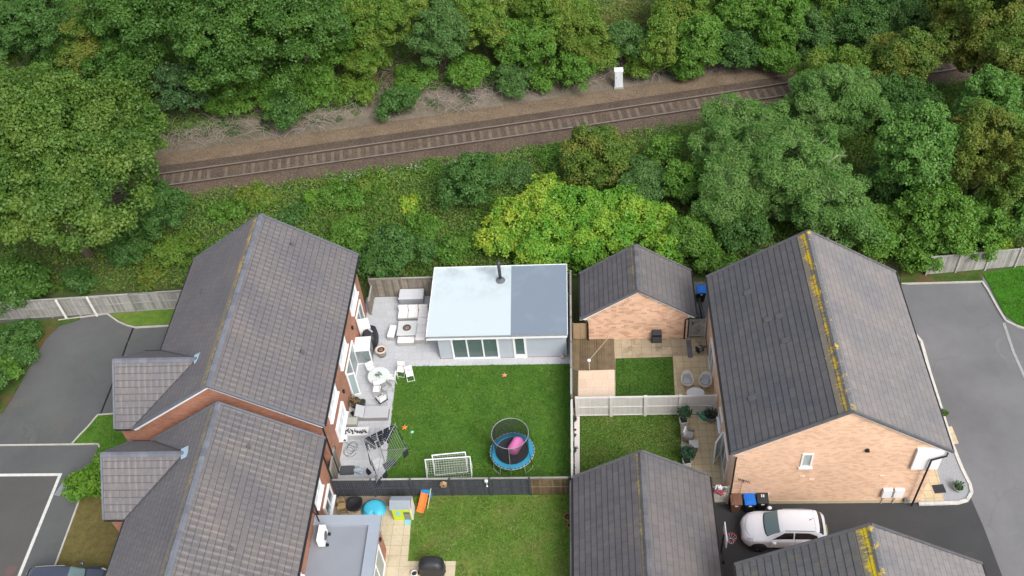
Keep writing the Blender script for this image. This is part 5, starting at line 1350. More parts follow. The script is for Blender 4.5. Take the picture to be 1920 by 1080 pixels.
def rchair(px, py, rz, lab, seatm, toy=False):
    x, y = g(px, py); o = thing('rattan_chair', lab, 'chair', (x, y, .035), rz, 'grey woven armchairs by the square side table')
    mb = MB(); mb.cbox((0, 0, .2), (.58, .55, .36)); mb.build('base', rattand, o, bevel=.04)
    for s_ in (-.3, .3): q = MB(); q.cbox((s_, 0, .5), (.09, .55, .26)); q.build('armrest', rattand, o, bevel=.03)
    q = MB(); q.cbox((0, .28, .62), (.68, .09, .55), rx=-.15); q.build('backrest', rattand, o, bevel=.03)
    q = MB(); q.cbox((0, -.02, .42), (.48, .48, .09)); q.build('seat_cushion', seatm, o, bevel=.03)
    q = MB(); q.cbox((0, .2, .66), (.46, .12, .42), rx=-.2); q.build('back_cushion', cush if not toy else plain('aqua_cloth', (.12, .50, .60), .8, .5, 9), o, bevel=.03)
rchair(1290, 824, 1.25, 'grey woven armchair with a white back cushion, behind the square side table', rattan)
rchair(1290, 857, 1.9, 'grey woven armchair with bright aqua fabric on it, before the side table', plain('dark_blue_cloth', (.05, .10, .22), .8, .5, 9), True)
x, y = g(1298, 842); o = thing('side_table', 'square side table between the two grey woven armchairs', 'table', (x + .05, y, .035))
mb = MB(); mb.cbox((0, 0, .22), (.42, .42, .44)); mb.build('base', rattand, o, bevel=.02)
mb = MB(); mb.cbox((0, 0, .46), (.5, .5, .03)); mb.build('table_top', plain('pale_tabletop', (.50, .47, .48), .35, .08), o)
x, y = g(1321, 785); o = thing('watering_can', 'green watering can beside the round grey planter at the white fence', 'watering can', (x, y, .035))
gp = plain('green_plastic', (.03, .28, .17), .4, .15)
mb = MB(); mb.lathe([(.2, 0), (.22, .3), (.15, .36), (.1, .37)], n=18); mb.build('body', gp, o)
mb = MB(); mb.tube([(-.2, 0, .08), (-.42, 0, .42)], [.04, .025], 8); mb.lathe([(.03, 0), (.08, .06)], (-.43, 0, .42), 10); mb.build('spout', gp, o)
mb = MB(); mb.tube([(.2, 0, .08), (.36, 0, .25), (.2, 0, .45), (0, 0, .42)], .02, 6); mb.build('handle', gp, o)
pot(1332, 787, .36, .42, plain('sage_pot', (.20, .23, .20), .7, .2), 'large round sage grey planter with sparse plants by the white fence', 70, z=.035, leafm=plain('dark_sage', (.04, .075, .05), .8, .5))
smallp = [(1076, 790, .17, 14, 'topmost small dark plant pot on the pale stone strip'), (1079, 808, .06, 0, 'tiny black pot just below the topmost plant pot on the strip'), (1077, 819, .1, 6, 'small bent plant on the pale strip level with the worn lawn patch'),
          (1076, 832, .05, 0, 'tiny brown pot above the middle green plant pot on the pale strip'), (1075.5, 848, .17, 26, 'green leafy pot halfway down the pale stone strip'), (1074.5, 860, .06, 0, 'tiny brown pot just below the green leafy pot on the strip'),
          (1074.5, 879, .1, 6, 'small dark plant near the lower end of the pale stone strip'), (1076, 892, .07, 0, 'tiny grey pot near the garage roof corner on the strip'), (1072.5, 907, .2, 20, 'dark bushy pot at the foot of the strip beside the long garage')]
for px, py, r_, n_, lab in smallp: pot(px, py, r_, r_ * 1.2, dpot if n_ else plain('brown_pot', (.16, .10, .07), .8), lab, n_, z=.055)
pot(1066, 975, .22, .3, plain('terracotta', (.34, .14, .06), .8, .2), 'terracotta pot squeezed between the pale fence and the long garage', 10, z=.055)
pot(1070, 990, .17, .25, plain('terracotta', (.34, .14, .06), .8, .2), 'smaller terracotta pot below the other one beside the long garage', 0, z=.055)
pot(1795, 919, .26, .24, plain('grey_stone_pot', (.34, .35, .36), .8, .2), 'round stone planter with a green plant standing on grey gravel', 60, z=.06, leafm=plain('box_leaves', (.045, .11, .03), .8, .4))
pot(1769, 778, .2, .1, plain('low_green', (.09, .12, .04), .9), 'low green mound of plant on the narrow gravel strip beside the house', 60, z=.06, leafm=plain('low_leaves', (.07, .14, .025), .8, .4))
# hanging basket
o = thing('hanging_basket', 'hanging basket of pink and white flowers over the pale gate', 'hanging basket', (6.35, 28.05, 1.25))
mb = MB(); mb.lathe([(.03, 0), (.18, .1), (.24, .22)], n=16); mb.build('basket', plain('basket_brown', (.14, .10, .06), .9), o)
for nm, c_, n_, dz in (('leaves', (.06, .15, .04), 60, .2), ('flowers', (.50, .10, .16), 70, .22), ('white_flowers', (.72, .70, .74), 26, .42)):
    mb = MB()
    for k in range(n_):
        a = random.uniform(0, 6.28); r_ = random.uniform(0, .38 if nm != 'white_flowers' else .2); mb.cbox((r_ * math.cos(a), r_ * math.sin(a) * .8, dz + random.uniform(0, .15)), (.08, .07, .02), a, rx=random.uniform(-.6, .6))
    mb.build(nm, plain('basket_' + nm, c_, .8, .3), o)
# basketball hoop
o = thing('basketball_hoop', 'portable basketball hoop with a white board beside the long garage', 'basketball hoop', (g(1350, 1046)[0], g(1350, 1046)[1], .0))
mb = MB(); mb.cbox((0, 0, .1), (.4, .7, .2), taper=.8); mb.build('base', black, o)
mb = MB(); mb.tube([(0, 0, .15), (.02, .05, 2.2)], .045, 8); mb.build('pole', black, o)
mb = MB(); mb.cbox((.1, .05, 2.2), (.05, 1.05, .75), ry=.0); mb.build('backboard', plain('white_backboard', (.72, .74, .78), .4, .05), o, bevel=.02)
mb = MB(); mb.ring((.42, .05, 1.98), .23, .018, 24); mb.build('rim', plain('red_rim', (.45, .05, .06), .5), o)
mb = MB()
for k in range(10):
    a = 2 * math.pi * k / 10; b = a + .5; mb.tube([(.42 + .23 * math.cos(a), .05 + .23 * math.sin(a), 1.97), (.42 + .14 * math.cos(b), .05 + .14 * math.sin(b), 1.6)], .012, 4)
mb.ring((.42, .05, 1.6), .14, .012, 16); mb.build('net', plain('white_net', (.6, .58, .66), .7), o)
mb = MB(); xx, yy = g(1064, 1008); mb.box(-1.2, 22.0, 0, -1.05, yy, 1.5); mb.box(-1.05, yy - .15, 0, -.85, yy, 1.5); tag(mb.build('side_screen', white), 'white painted screen edge beside the long garage at the bottom', 'screen')
# signal cabinet by the line
x, y = g(1160, 164); z = float(terrain(x, y)); o = thing('trackside_cabinet', 'tall white cabinet standing beside the railway line', 'cabinet', (x, y, z - .1))
mb = MB(); mb.cbox((0, 0, .15), (.75, .6, .3)); mb.build('plinth', plain('concrete', (.35, .34, .32), .9), o)
mb = MB(); mb.cbox((0, 0, 1.0), (.62, .48, 1.45)); mb.build('body', plain('cabinet_white', (.72, .74, .76), .5, .12, 3), o, bevel=.02)
mb = MB(); mb.cbox((0, 0, 1.76), (.70, .56, .07)); mb.build('lid', white, o, bevel=.01)
mb = MB(); mb.box(-.28, -.252, .35, .28, -.243, 1.68); mb.build('door', plain('cabinet_door', (.66, .69, .72), .5), o); mb = MB(); mb.box(-.22, -.262, 1.1, -.18, -.253, 1.25); mb.build('handle', darkmet, o)
print('objects done')

# ------------------------------------------------------------------ cars
def car(name, label, loc, rz, paint, L=4.25, W=1.8, top=None, roofpaint=None, glassm=None, coup=0):
    o = thing(name, label, 'car', loc, rz)
    T = top or [(-2.12, .50), (-2.10, .80), (-2.04, 1.00), (-1.94, 1.10), (-1.80, 1.30), (-1.62, 1.50), (-1.45, 1.565), (-1.0, 1.60), (-.2, 1.60), (.15, 1.575), (.38, 1.50), (1.02, 1.13), (1.15, 1.09), (1.5, 1.04), (1.8, .95), (1.98, .82), (2.08, .66), (2.12, .48)]
    Bt = [(-2.12, .48), (-2.08, .86), (-1.9, 1.03), (-1.5, 1.05), (0, 1.0), (.95, .98), (1.3, .95), (1.75, .86), (1.98, .74), (2.08, .60), (2.12, .46)]
    Wd = [(-2.12, .60), (-2.06, .74), (-1.9, .83), (-1.55, .89), (-1.0, .885), (0, .875), (.9, .89), (1.4, .89), (1.7, .84), (1.95, .70), (2.08, .52), (2.12, .40)]
    f_ = lambda tb, x: float(np.interp(x, [a for a, _ in tb], [b for _, b in tb]))
    kL, kW = L / 4.24, W / 1.8
    def prof(x):
        zc = sum(f_(T, x + d) for d in (-.04, 0, .04)) / 3; hw = sum(f_(Wd, x + d) for d in (-.05, 0, .05)) / 3 * kW
        zb = min(f_(Bt, x), zc - .015); k = max(0, min(1, (zc - zb) / .42)); k = k * k * (3 - 2 * k)
        re_ = hw * .82 * (1 - k) + .64 * kW * k; ze = (zb + (zc - zb) * .55) * (1 - k) + (zc - .075) * k
        lo = .22 + .1 * max(0, (abs(x) - 1.8) / .3)
        return [(hw * .92, lo), (hw * .985, min(lo + .13, zb - .02)), (hw, min(.62, zb - .01)), (hw * .985, zb - .04 * (zb > .7)), (hw * .945, zb), (re_, ze), (re_ * .88, zc - .022 * k - .01), (re_ * .5, zc - .002), (0, zc)]
    def S(x, s):
        p = prof(x); s = max(0, min(7.999, s)); i = int(s); t_ = s - i
        return Vector((x * kL, p[i][0] * (1 - t_) + p[i + 1][0] * t_, p[i][1] * (1 - t_) + p[i + 1][1] * t_))
    xs = np.concatenate([np.linspace(-2.12, -1.4, 16), np.linspace(-1.3, .2, 10), np.linspace(.3, 1.2, 10), np.linspace(1.3, 2.12, 14)])
    mb = MB(); ns = 17; vs = []
    for x in xs:
        row = [S(x, s * .5) for s in range(16)] + [S(x, 7.999)]
        vs += [(p.x, -p.y, p.z) for p in row] + [(p.x, p.y, p.z) for p in row[::-1][1:]]
    w_ = 2 * ns - 1; fs = [[i * w_ + k, (i + 1) * w_ + k, (i + 1) * w_ + k + 1, i * w_ + k + 1] for i in range(len(xs) - 1) for k in range(w_ - 1)]
    fs += [list(range(w_)), [(len(xs) - 1) * w_ + k for k in range(w_)][::-1]]
    mb.add(vs, fs); mb.build('body', paint, o, smooth=True)
    def panel(nm, x0, x1, s0, s1, m_, off=.008, sides=(-1, 1), nx_=8, nsx=4, corner=None, parent=None):
        for sd in sides:
            vs = []
            for i in range(nx_ + 1):
                for j in range(nsx + 1):
                    u, v = i / nx_, j / nsx; x = x0 + (x1 - x0) * u; s = s0 + (s1 - s0) * v
                    if corner: x, s = corner(u, v)
                    p = S(x, s); dx = S(x + .02, s) - S(x - .02, s); ds = S(x, s + .05) - S(x, s - .05); n_ = dx.cross(ds)
                    n_ = -n_ if n_.dot(Vector((0, p.y, p.z - .8))) < 0 else n_; n_ = n_.normalized() if n_.length > 1e-9 else Vector((0, 0, 1))
                    p = p + n_ * off; vs.append((p.x, sd * p.y, p.z))
            q = MB(); q.add(vs, [[i * (nsx + 1) + j, (i + 1) * (nsx + 1) + j, (i + 1) * (nsx + 1) + j + 1, i * (nsx + 1) + j + 1][::sd if sd < 0 else 1] for i in range(nx_) for j in range(nsx)])
            q.build(nm, m_, parent or o, smooth=True)
    G_ = glassm or glassmat('tinted_car_glass', (.012, .014, .016), 0, .06); WS = glassmat('windscreen_glass', (.10, .155, .16), 0, .08)
    panel('side_window', -.48, .0, 4.15, 4.88, G_, corner=lambda u, v: (-.32 + u * (1.05 - .62 * v), 4.15 + .72 * v))
    panel('side_window', 0, 0, 0, 0, G_, corner=lambda u, v: (-1.55 + .1 * v + u * (1.16 - .1 * v), 4.15 + .72 * v * (1 - .35 * max(0, .35 - u) / .35)))
    def full(nm, fx, m_, off=.008, nn=12, smax=5.05):
        vs = []
        for i in range(nn + 1):
            for j in range(nn + 1):
                v = j / nn * 2 - 1; x = fx(i / nn, v); s = smax + (8 - smax) * (1 - abs(v)); p = S(x, s)
                dx = S(x + .02, s) - S(x - .02, s); n_ = Vector((-dx.z, 0, dx.x)).normalized(); p = p + n_ * off
                vs.append((p.x, p.y * (1 if v > 0 else -1), p.z))
        q = MB(); q.add(vs, [[i * (nn + 1) + j, i * (nn + 1) + j + 1, (i + 1) * (nn + 1) + j + 1, (i + 1) * (nn + 1) + j][::-1] for i in range(nn) for j in range(nn)]); return q.build(nm, m_, o, smooth=True)
    full('windscreen', lambda u, v: .36 + u * (.66 - .10 * v * v) - .04 * v * v, WS)
    full('windscreen_border', lambda u, v: 1.0 + .06 * u - .14 * v * v, black, .012, 10)
    full('rear_window', lambda u, v: -1.84 + u * .22 + .08 * v * v, G_)
    # seams of the bonnet and tailgate
    full('bonnet_seam', lambda u, v: 1.93 + .015 * u - .35 * v * v, plain('seam_dark', (.10, .10, .10), .6), .004, 8, 5.4)
    panel('door_seam', -.44, -.425, 1.2, 4.1, plain('seam_dark', (.10, .10, .10), .6), .004)
    panel('door_seam', .78, .795, 1.2, 4.0, plain('seam_dark', (.10, .10, .10), .6), .004)
    panel('door_handle', -.28, -.10, 3.15, 3.4, paint, .03); panel('door_handle', -1.22, -1.04, 3.15, 3.4, paint, .03)
    panel('sill_trim', -1.5, 1.4, .1, .9, black, .006, nx_=12)
    panel('headlight', 1.62, 1.93, 4.05, 4.95, plain('headlamp', (.55, .58, .62), .15, .2, 12), .008, nx_=6)
    panel('tail_light', -2.05, -1.9, 2.2, 3.7, plain('tail_red', (.35, .015, .03), .2, .1), .01)
    full('grille', lambda u, v: 2.095 + u * .02, black, .01, 6, 6.0)
    full('roof_seam', lambda u, v: -1.40 + u * .012, plain('seam_dark', (.10, .10, .10), .6), .004, 8, 5.2)
    for sd in (-1, 1):
        q = MB(); q.blob((.62 * kL, sd * (1.0 * kW), 1.04), (.12, .10, .075), 10, 8); q.build('mirror', paint, o, smooth=True)
        q = MB(); q.tube([(-1.35 * kL, sd * .61 * kW, 1.565), (-.8 * kL, sd * .63 * kW, 1.60), (.1 * kL, sd * .62 * kW, 1.585)], .018, 6); q.build('roof_rail', plain('roof_rail', (.25, .25, .26), .4), o)
        for x in (-1.28, 1.30):
            y_ = sd * .80 * kW
            q = MB(); n = 28; vs = []
            q.tube([(x * kL, sd * .70, .37), (x * kL, sd * (.905 * kW), .37)], .385, 28); q.build('wheel_arch', black, o)
            wq = MB()
            q2 = [(.20, -.10), (.30, -.115), (.335, -.09), (.335, .09), (.30, .115), (.20, .10)]
            vs = [(x * kL + r_ * math.cos(2 * math.pi * k / n), y_ + sd * .045 + d_, .335 + r_ * math.sin(2 * math.pi * k / n)) for r_, d_ in q2 for k in range(n)]
            wq.add(vs, [[i * n + k, i * n + (k + 1) % n, (i + 1) * n + (k + 1) % n, (i + 1) * n + k] for i in range(5) for k in range(n)]); wh = wq.build('wheel', plain('tyre', (.02, .02, .021), .85), o, smooth=True)
            rq = MB()
            for k in range(5):
                a = 2 * math.pi * k / 5; rq.bar((x * kL, y_ + sd * .14, .335), (x * kL + .22 * math.cos(a), y_ + sd * .14, .335 + .22 * math.sin(a)), .05, .03)
            rq.build('rim', plain('alloy_dark', (.10, .10, .11), .35, .2, metal=.5), wh)
    q = MB(); q.tube([(-1.15 * kL, 0, 1.6), (-1.32 * kL, 0, 1.78)], [.02, .006], 6); q.build('aerial', black, o)
    q = MB(); q.cbox((-2.13 * kL, 0, .72), (.02, .5, .11)); q.build('number_plate', plain('plate_yellow', (.6, .5, .1), .5), o)
    return o
pearl = plain('pearl_white_paint', (.80, .83, .88), .25, .03, 1, coat=.6)
navy = plain('dark_blue_grey_paint', (.045, .055, .085), .2, .08, 1, coat=.8)
car('parked_car', 'white compact crossover car parked on the dark drive below the peach gable', (9.47, 26.24, .01), R(180 - 1.5), pearl)
car('parked_car', 'dark blue grey car cut off by the bottom left edge of the photo', (-27.35, 23.25, .01), R(2), navy, L=4.6, W=1.85)

# ------------------------------------------------------------------ railway
ties_m = plain('sleeper_concrete', (.185, .145, .11), .9, .5, 1.3, vamt=.5)
def railpt(x, off=0, z=0):
    y = rail_y(x); s_ = .00054 * x + .179; n_ = math.hypot(1, s_); return Vector((x - off * s_ / n_, y + off / n_, z))
m, t = newmat('ballast_stone')
vor = t.N('TexVoronoi'); vor.inputs['Scale'].default_value = 9; t.L(t.pos(), vor.inputs['Vector'])
c0 = t.mix(t.ramp(vor.outputs['Distance'], [(.1, 0), (.7, 1)]), (.145, .103, .072), (.068, .048, .034))
c0 = t.mix(1.0, c0, t.ramp(t.noise(t.pos(), .5, 5, .7), [(.3, .75), (.7, 1.25)]), 'MULTIPLY')
uvm = t.N('SeparateXYZ'); t.L(t.uv(), uvm.inputs[0])
t.L(c0, t.b.inputs['Base Color']); t.b.inputs['Roughness'].default_value = .95; t.bump(vor.outputs['Distance'], .05, .8)
mb = MB(); xs = list(np.arange(-60, 66, 1.5)); prof = [(-2.6, .0), (-1.9, .10), (-1.3, .21), (-.95, .245), (-.62, .205), (.62, .205), (.95, .245), (1.3, .21), (1.9, .10), (2.7, .02)]
for a, b in zip(xs[:-1], xs[1:]):
    for (o0, z0), (o1, z1) in zip(prof[:-1], prof[1:]): mb.face([railpt(a, o0, z0), railpt(b, o0, z0), railpt(b, o1, z1), railpt(a, o1, z1)])
struct('railway_ballast', mb, m)
m2, t = newmat('cess_gravel')
vor = t.N('TexVoronoi'); vor.inputs['Scale'].default_value = 11; t.L(t.pos(), vor.inputs['Vector'])
c0 = t.mix(t.ramp(vor.outputs['Distance'], [(.1, 0), (.6, 1)]), (.26, .19, .12), (.14, .10, .065))
c0 = t.mix(1.0, c0, t.ramp(t.noise(t.pos(), .6, 5, .7), [(.3, .75), (.7, 1.2)]), 'MULTIPLY')
t.L(c0, t.b.inputs['Base Color']); t.b.inputs['Roughness'].default_value = .95; t.bump(vor.outputs['Distance'], .04, .8)
mb = MB()
for a, b in zip(xs[:-1], xs[1:]):
    for o0, z0, o1, z1 in ((2.0, .105, 3.4, .06), (3.4, .06, 3.9, .0)): mb.face([railpt(a, o0, z0), railpt(b, o0, z0), railpt(b, o1, z1), railpt(a, o1, z1)])
struct('railway_cess', mb, m2)
m3, t = newmat('dead_ground')
c0 = t.mix(t.ramp(t.noise(t.pos(), .45, 6, .7), [(.35, 0), (.65, 1)]), (.20, .165, .13), (.115, .10, .065))
c0 = t.mix(1.0, c0, t.ramp(t.noise(t.pos(), 7, 5, .8), [(.3, .6), (.7, 1.3)]), 'MULTIPLY')
t.L(c0, t.b.inputs['Base Color']); t.b.inputs['Roughness'].default_value = .95; t.bump(t.noise(t.pos(), 14, 4), .06, .8)
mb = MB()
for a, b in zip(xs[:-1], xs[1:]):
    for k in range(5):
        o0, o1 = 3.7 + k, 4.7 + k; pts = [railpt(a, o0), railpt(b, o0), railpt(b, o1), railpt(a, o1)]
        for p in pts: p.z = float(terrain(p.x, p.y)) + .03
        mb.face(pts)
struct('trackside_ground', mb, m3, smooth=True)
tr_ = thing('railway_track', 'single railway track on brown ballast crossing behind the gardens', 'railway track', (0, rail_y(0), .2))
for off in (-.752, .752):
    mb = MB()
    for a, b in zip(xs[:-1], xs[1:]):
        P0, P1 = railpt(a, off, .36), railpt(b, off, .36); mb.bar(P0, P1, .075, .05)
    ro = mb.build('rail', plain('rail_steel', (.34, .30, .27), .4, .25, 2, metal=.4), tr_, world=True)
    ro.location.z = 0
    for v in ro.data.vertices: v.co.z -= 0
    mb = MB()
    for a, b in zip(xs[:-1], xs[1:]):
        mb.bar(railpt(a, off, .27), railpt(b, off, .27), .06, .13); mb.bar(railpt(a, off, .205), railpt(b, off, .205), .15, .03)
    mb.build('rail_web', plain('rail_rust', (.075, .045, .03), .8, .3), ro, world=True)
s0 = None
mb0 = MB(); mb0.cbox((0, 0, 0), (.25, 2.3, .10)); s0 = mb0.build('sleeper', ties_m, tr_)
x = -33.0; first = True; cnt = 0
sl_x = []
while x < 31: sl_x.append(x); x += .66
for i, x in enumerate(sl_x):
    c_ = s0 if i == 0 else s0.copy()
    if i: C.objects.link(c_)
    c_.parent = tr_
    p = railpt(x, 0, 0); c_.location = (p.x, p.y - rail_y(0), -.034 + random.uniform(-.012, .006)); c_.rotation_euler = (0, 0, math.atan(.00054 * x + .179) + random.uniform(-.01, .01))
    c_.name = 'sleeper'
# dead bramble stems
def stems(name, label, pts, mat, n_each, Lr=(.8, 2.2), hr=(.2, .8), r=.014, cat='undergrowth', seed=3):
    rr = random.Random(seed); mb = MB()
    for (x, y, sp) in pts:
        for k in range(n_each):
            X, Y = x + rr.gauss(0, sp), y + rr.gauss(0, sp * .6); a = rr.uniform(0, 6.28); L_ = rr.uniform(*Lr); h_ = rr.uniform(*hr)
            P = []
            for i in range(5):
                u = i / 4; P.append((X + math.cos(a) * L_ * u + rr.gauss(0, .03), Y + math.sin(a) * L_ * u * .8 + rr.gauss(0, .03), float(terrain(X, Y)) + .05 + h_ * 4 * u * (1 - u) * .8 + (h_ * .3 * u)))
            mb.tube(P, [r, r, r * .8, r * .7, r * .5], 4, cap=False)
    o = mb.build(name, mat); return tag(o, label, cat, kind='stuff')

# ------------------------------------------------------------------ vegetation
def leafmesh(P, Nn, L_, W_, var):
    """one pointed, slightly folded leaf spray per point"""
    n = len(P)
    r = rng.normal(size=(n, 3)); T = np.cross(Nn, r); T /= np.linalg.norm(T, axis=1, keepdims=True) + 1e-9
    B = np.cross(Nn, T)
    s = rng.uniform(.7, 1.35, (n, 1)); hl, hw = L_ * s * .5, W_ * s * .5
    V = np.stack([P - T * hl, P + B * hw - Nn * hw * .25 + T * hl * .1, P + T * hl - Nn * hl * .2, P - B * hw - Nn * hw * .25 + T * hl * .1], 1).reshape(-1, 3)
    return V, var

def leafobj(name, V, var, mat, parent, off):
    n = len(V) // 4
    me = bpy.data.meshes.new(name); me.vertices.add(4 * n); me.loops.add(4 * n); me.polygons.add(n)
    me.vertices.foreach_set('co', (V - np.array(off)).astype(np.float32).ravel())
    me.loops.foreach_set('vertex_index', np.arange(4 * n, dtype=np.int32))
    me.polygons.foreach_set('loop_start', np.arange(0, 4 * n, 4, dtype=np.int32)); me.polygons.foreach_set('loop_total', np.full(n, 4, dtype=np.int32))
    at = me.attributes.new('v', 'FLOAT', 'FACE'); at.data.foreach_set('value', var.astype(np.float32))
    me.materials.append(mat); me.update(calc_edges=True)
    o = bpy.data.objects.new(name, me); C.objects.link(o); o.parent = parent
    return o

def unit(v): return v / (np.linalg.norm(v, axis=-1, keepdims=True) + 1e-9)

def crown(c, rx, ry, rz, k):
    """leaf sprays in small clumps on lobes of different size, so the outline is uneven"""
    cr = k['clump']; R3 = np.array([rx, ry, rz]); c = np.array(c)
    nl = 7 + int(min(9, rx * 1.3))
    ld = unit(rng.normal(size=(nl, 3)) + np.array([0, 0, .25])); ld[:, 2] = np.where(ld[:, 2] < -.3, -ld[:, 2], ld[:, 2])
    lc = ld * rng.uniform(.38, .72, (nl, 1)); lr = rng.uniform(.28, .52, nl)
    CC, DD = [], []
    for i in range(nl + 1):
        ctr, rad = (lc[i], lr[i]) if i < nl else (np.zeros(3), .62)
        area = 4 * math.pi * (rad * (rx * ry * rz) ** (1 / 3)) ** 2
        n = int(max(4, area / (cr * cr * 1.9)))
        d = unit(rng.normal(size=(n, 3))); d = d[d[:, 2] > -.45]
        p = ctr + d * rad * rng.uniform(.7, 1.12, (len(d), 1))
        # drop clumps buried deep in other lobes
        keep = np.ones(len(p), bool)
        for q in range(nl):
            if q != i: keep &= (np.linalg.norm(p - lc[q], axis=1) > lr[q] * .72)
        CC.append(p[keep]); DD.append(d[keep])
    cc = np.concatenate(CC) * R3 + c; d = np.concatenate(DD)
    cs = cr * rng.uniform(.45, 1.5, len(cc))
    L_, W_ = k['leaf']; per = k.get('dens', 1.0) * 4 * math.pi * .42 / (.5 * L_ * W_)
    P, Nn, v = [], [], []
    for i in range(len(cc)):
        n = int(per * cs[i] ** 2)
        dd = unit(rng.normal(size=(n, 3)) + d[i] * .7 + np.array([0, 0, .3]))
        rr = cs[i] * rng.uniform(.2, 1.15, (n, 1)) ** .55
        sq = np.array([rng.uniform(.7, 1.3), rng.uniform(.7, 1.3), k.get('flat', .75) * rng.uniform(.6, 1.2)])
        P.append(cc[i] + dd * rr * sq)
        Nn.append(unit(dd * .7 + rng.normal(size=(n, 3)) * .55 + np.array([0, 0, .55])))
        v.append(np.clip(rng.normal(.5, .2, n) + rng.normal(0, .16), 0, 1))
    n = int(sum(len(p) for p in P) * .16)
    dd = unit(rng.normal(size=(n, 3))); dd[:, 2] = np.abs(dd[:, 2]) * .9 - .15
    P.append(c + dd * rng.uniform(.25, .72, (n, 1)) * R3); Nn.append(unit(rng.normal(size=(n, 3)))); v.append(rng.uniform(0, .6, n))
    return np.concatenate(P), np.concatenate(Nn), np.concatenate(v), cc

def lm(name, a, b, c=None, sc=.5): return leafmat(name, a, b, c, sc)
K = {
 'oak':    dict(leaf=(.21, .14), clump=.85, mat=lm('oak_leaves', (.036, .098, .012), (.098, .180, .024), (.13, .20, .030), .33)),
 'oakdk':  dict(leaf=(.20, .135), clump=.80, mat=lm('dark_oak_leaves', (.032, .094, .012), (.080, .172, .024), (.062, .14, .022))),
 'dark':   dict(leaf=(.16, .10), clump=.48, mat=lm('dark_shrub_leaves', (.040, .108, .018), (.078, .175, .034), (.060, .14, .028))),
 'dogwood': dict(leaf=(.21, .12), clump=.5, mat=lm('dogwood_leaves', (.030, .080, .020), (.09, .17, .055), (.045, .11, .03))),
 'grey':   dict(leaf=(.17, .075), clump=.5, mat=lm('grey_green_leaves', (.055, .130, .028), (.105, .205, .050), (.075, .16, .036))),
 'willow': dict(leaf=(.19, .06), clump=.60, mat=lm('willow_leaves', (.066, .165, .028), (.125, .245, .048), (.150, .245, .065))),
 'haw':    dict(leaf=(.16, .09), clump=.45, flat=.9, mat=lm('hawthorn_leaves', (.066, .150, .014), (.135, .230, .024), (.17, .21, .028), .35)),
 'hawdk':  dict(leaf=(.16, .09), clump=.48, flat=.9, mat=lm('olive_hawthorn_leaves', (.060, .125, .014), (.115, .180, .022), (.20, .185, .028), .4)),
 'green':  dict(leaf=(.17, .105), clump=.45, mat=lm('fresh_green_leaves', (.056, .155, .014), (.115, .235, .026), (.095, .195, .023))),
 'bright': dict(leaf=(.18, .11), clump=.50, mat=lm('bright_ash_leaves', (.064, .165, .026), (.12, .245, .042), (.085, .195, .03))),
 'lime':   dict(leaf=(.18, .11), clump=.42, mat=lm('lime_elder_leaves', (.070, .220, .016), (.15, .32, .022), (.30, .42, .03), .5)),
 'limey':  dict(leaf=(.18, .11), clump=.42, mat=lm('yellow_elder_leaves', (.10, .245, .018), (.20, .34, .022), (.40, .43, .03), .6)),
 'box':    dict(leaf=(.15, .09), clump=.35, mat=lm('hedge_leaves', (.07, .19, .012), (.14, .27, .02), (.12, .23, .02))),
}
bark = plain('tree_bark', (.11, .09, .065), .95, .35, 6); palebark = plain('pale_bark', (.34, .30, .25), .9, .3, 6)
nleaf = 0
def plant(px, py, rpx, h, kind, label, tree=False, aspect=1.0, group=None, zc=None, low=None, barkm=None, ry_=None, limbs=6, trunkpx=None, nm=None, cat=None):
    global nleaf
    k = K[kind]; zc = h * (.54 if tree else .48) if zc is None else zc
    x, y = g(px, py, zc); z0 = float(terrain(x, y)) if y > 44.6 else 0.0
    x, y = g(px, py, zc + z0); rx = rpx * mpp(x, y, zc); ry = rx * (ry_ or .95); rz = (h - zc) * 1.12 if tree else h * .54
    nm = nm or ('tree' if tree else 'shrub')
    root = thing(nm, label, cat or nm, (x, y, z0 - .05), 0, group)
    P, Nn, v, cc = crown((x, y, z0 + zc), rx, ry, rz, k)
    keep = P[:, 2] > (z0 + .02); P, Nn, v = P[keep], Nn[keep], v[keep]
    V, v = leafmesh(P, Nn, k['leaf'][0], k['leaf'][1], v); nleaf += len(v)
    leafobj('crown' if tree else 'foliage', V, v, k['mat'], root, (x, y, z0 - .05))
    mb = MB(); r0 = max(.05, rx * (.055 if tree else .02)); top = Vector((0, 0, zc * (1.1 if tree else 1.0)))
    mb.tube([(0, 0, 0), (random.uniform(-.1, .1) * rx, random.uniform(-.1, .1) * rx, zc * .5), top], [r0, r0 * .8, r0 * .5], 8)
    mb.build('trunk' if tree else 'stem', barkm or bark, root)
    sel = rng.permutation(len(cc))[:limbs]
    for i in sel:
        e = Vector(cc[i]) - Vector((x, y, z0 - .05)); st = Vector((0, 0, zc * random.uniform(.3, .8))); mid = st.lerp(e, .5) + Vector((0, 0, .12 * rx))
        mb = MB(); mb.tube([st, mid, e], [r0 * .45, r0 * .3, r0 * .12], 6); mb.build('limb', barkm or bark, root)
    return root

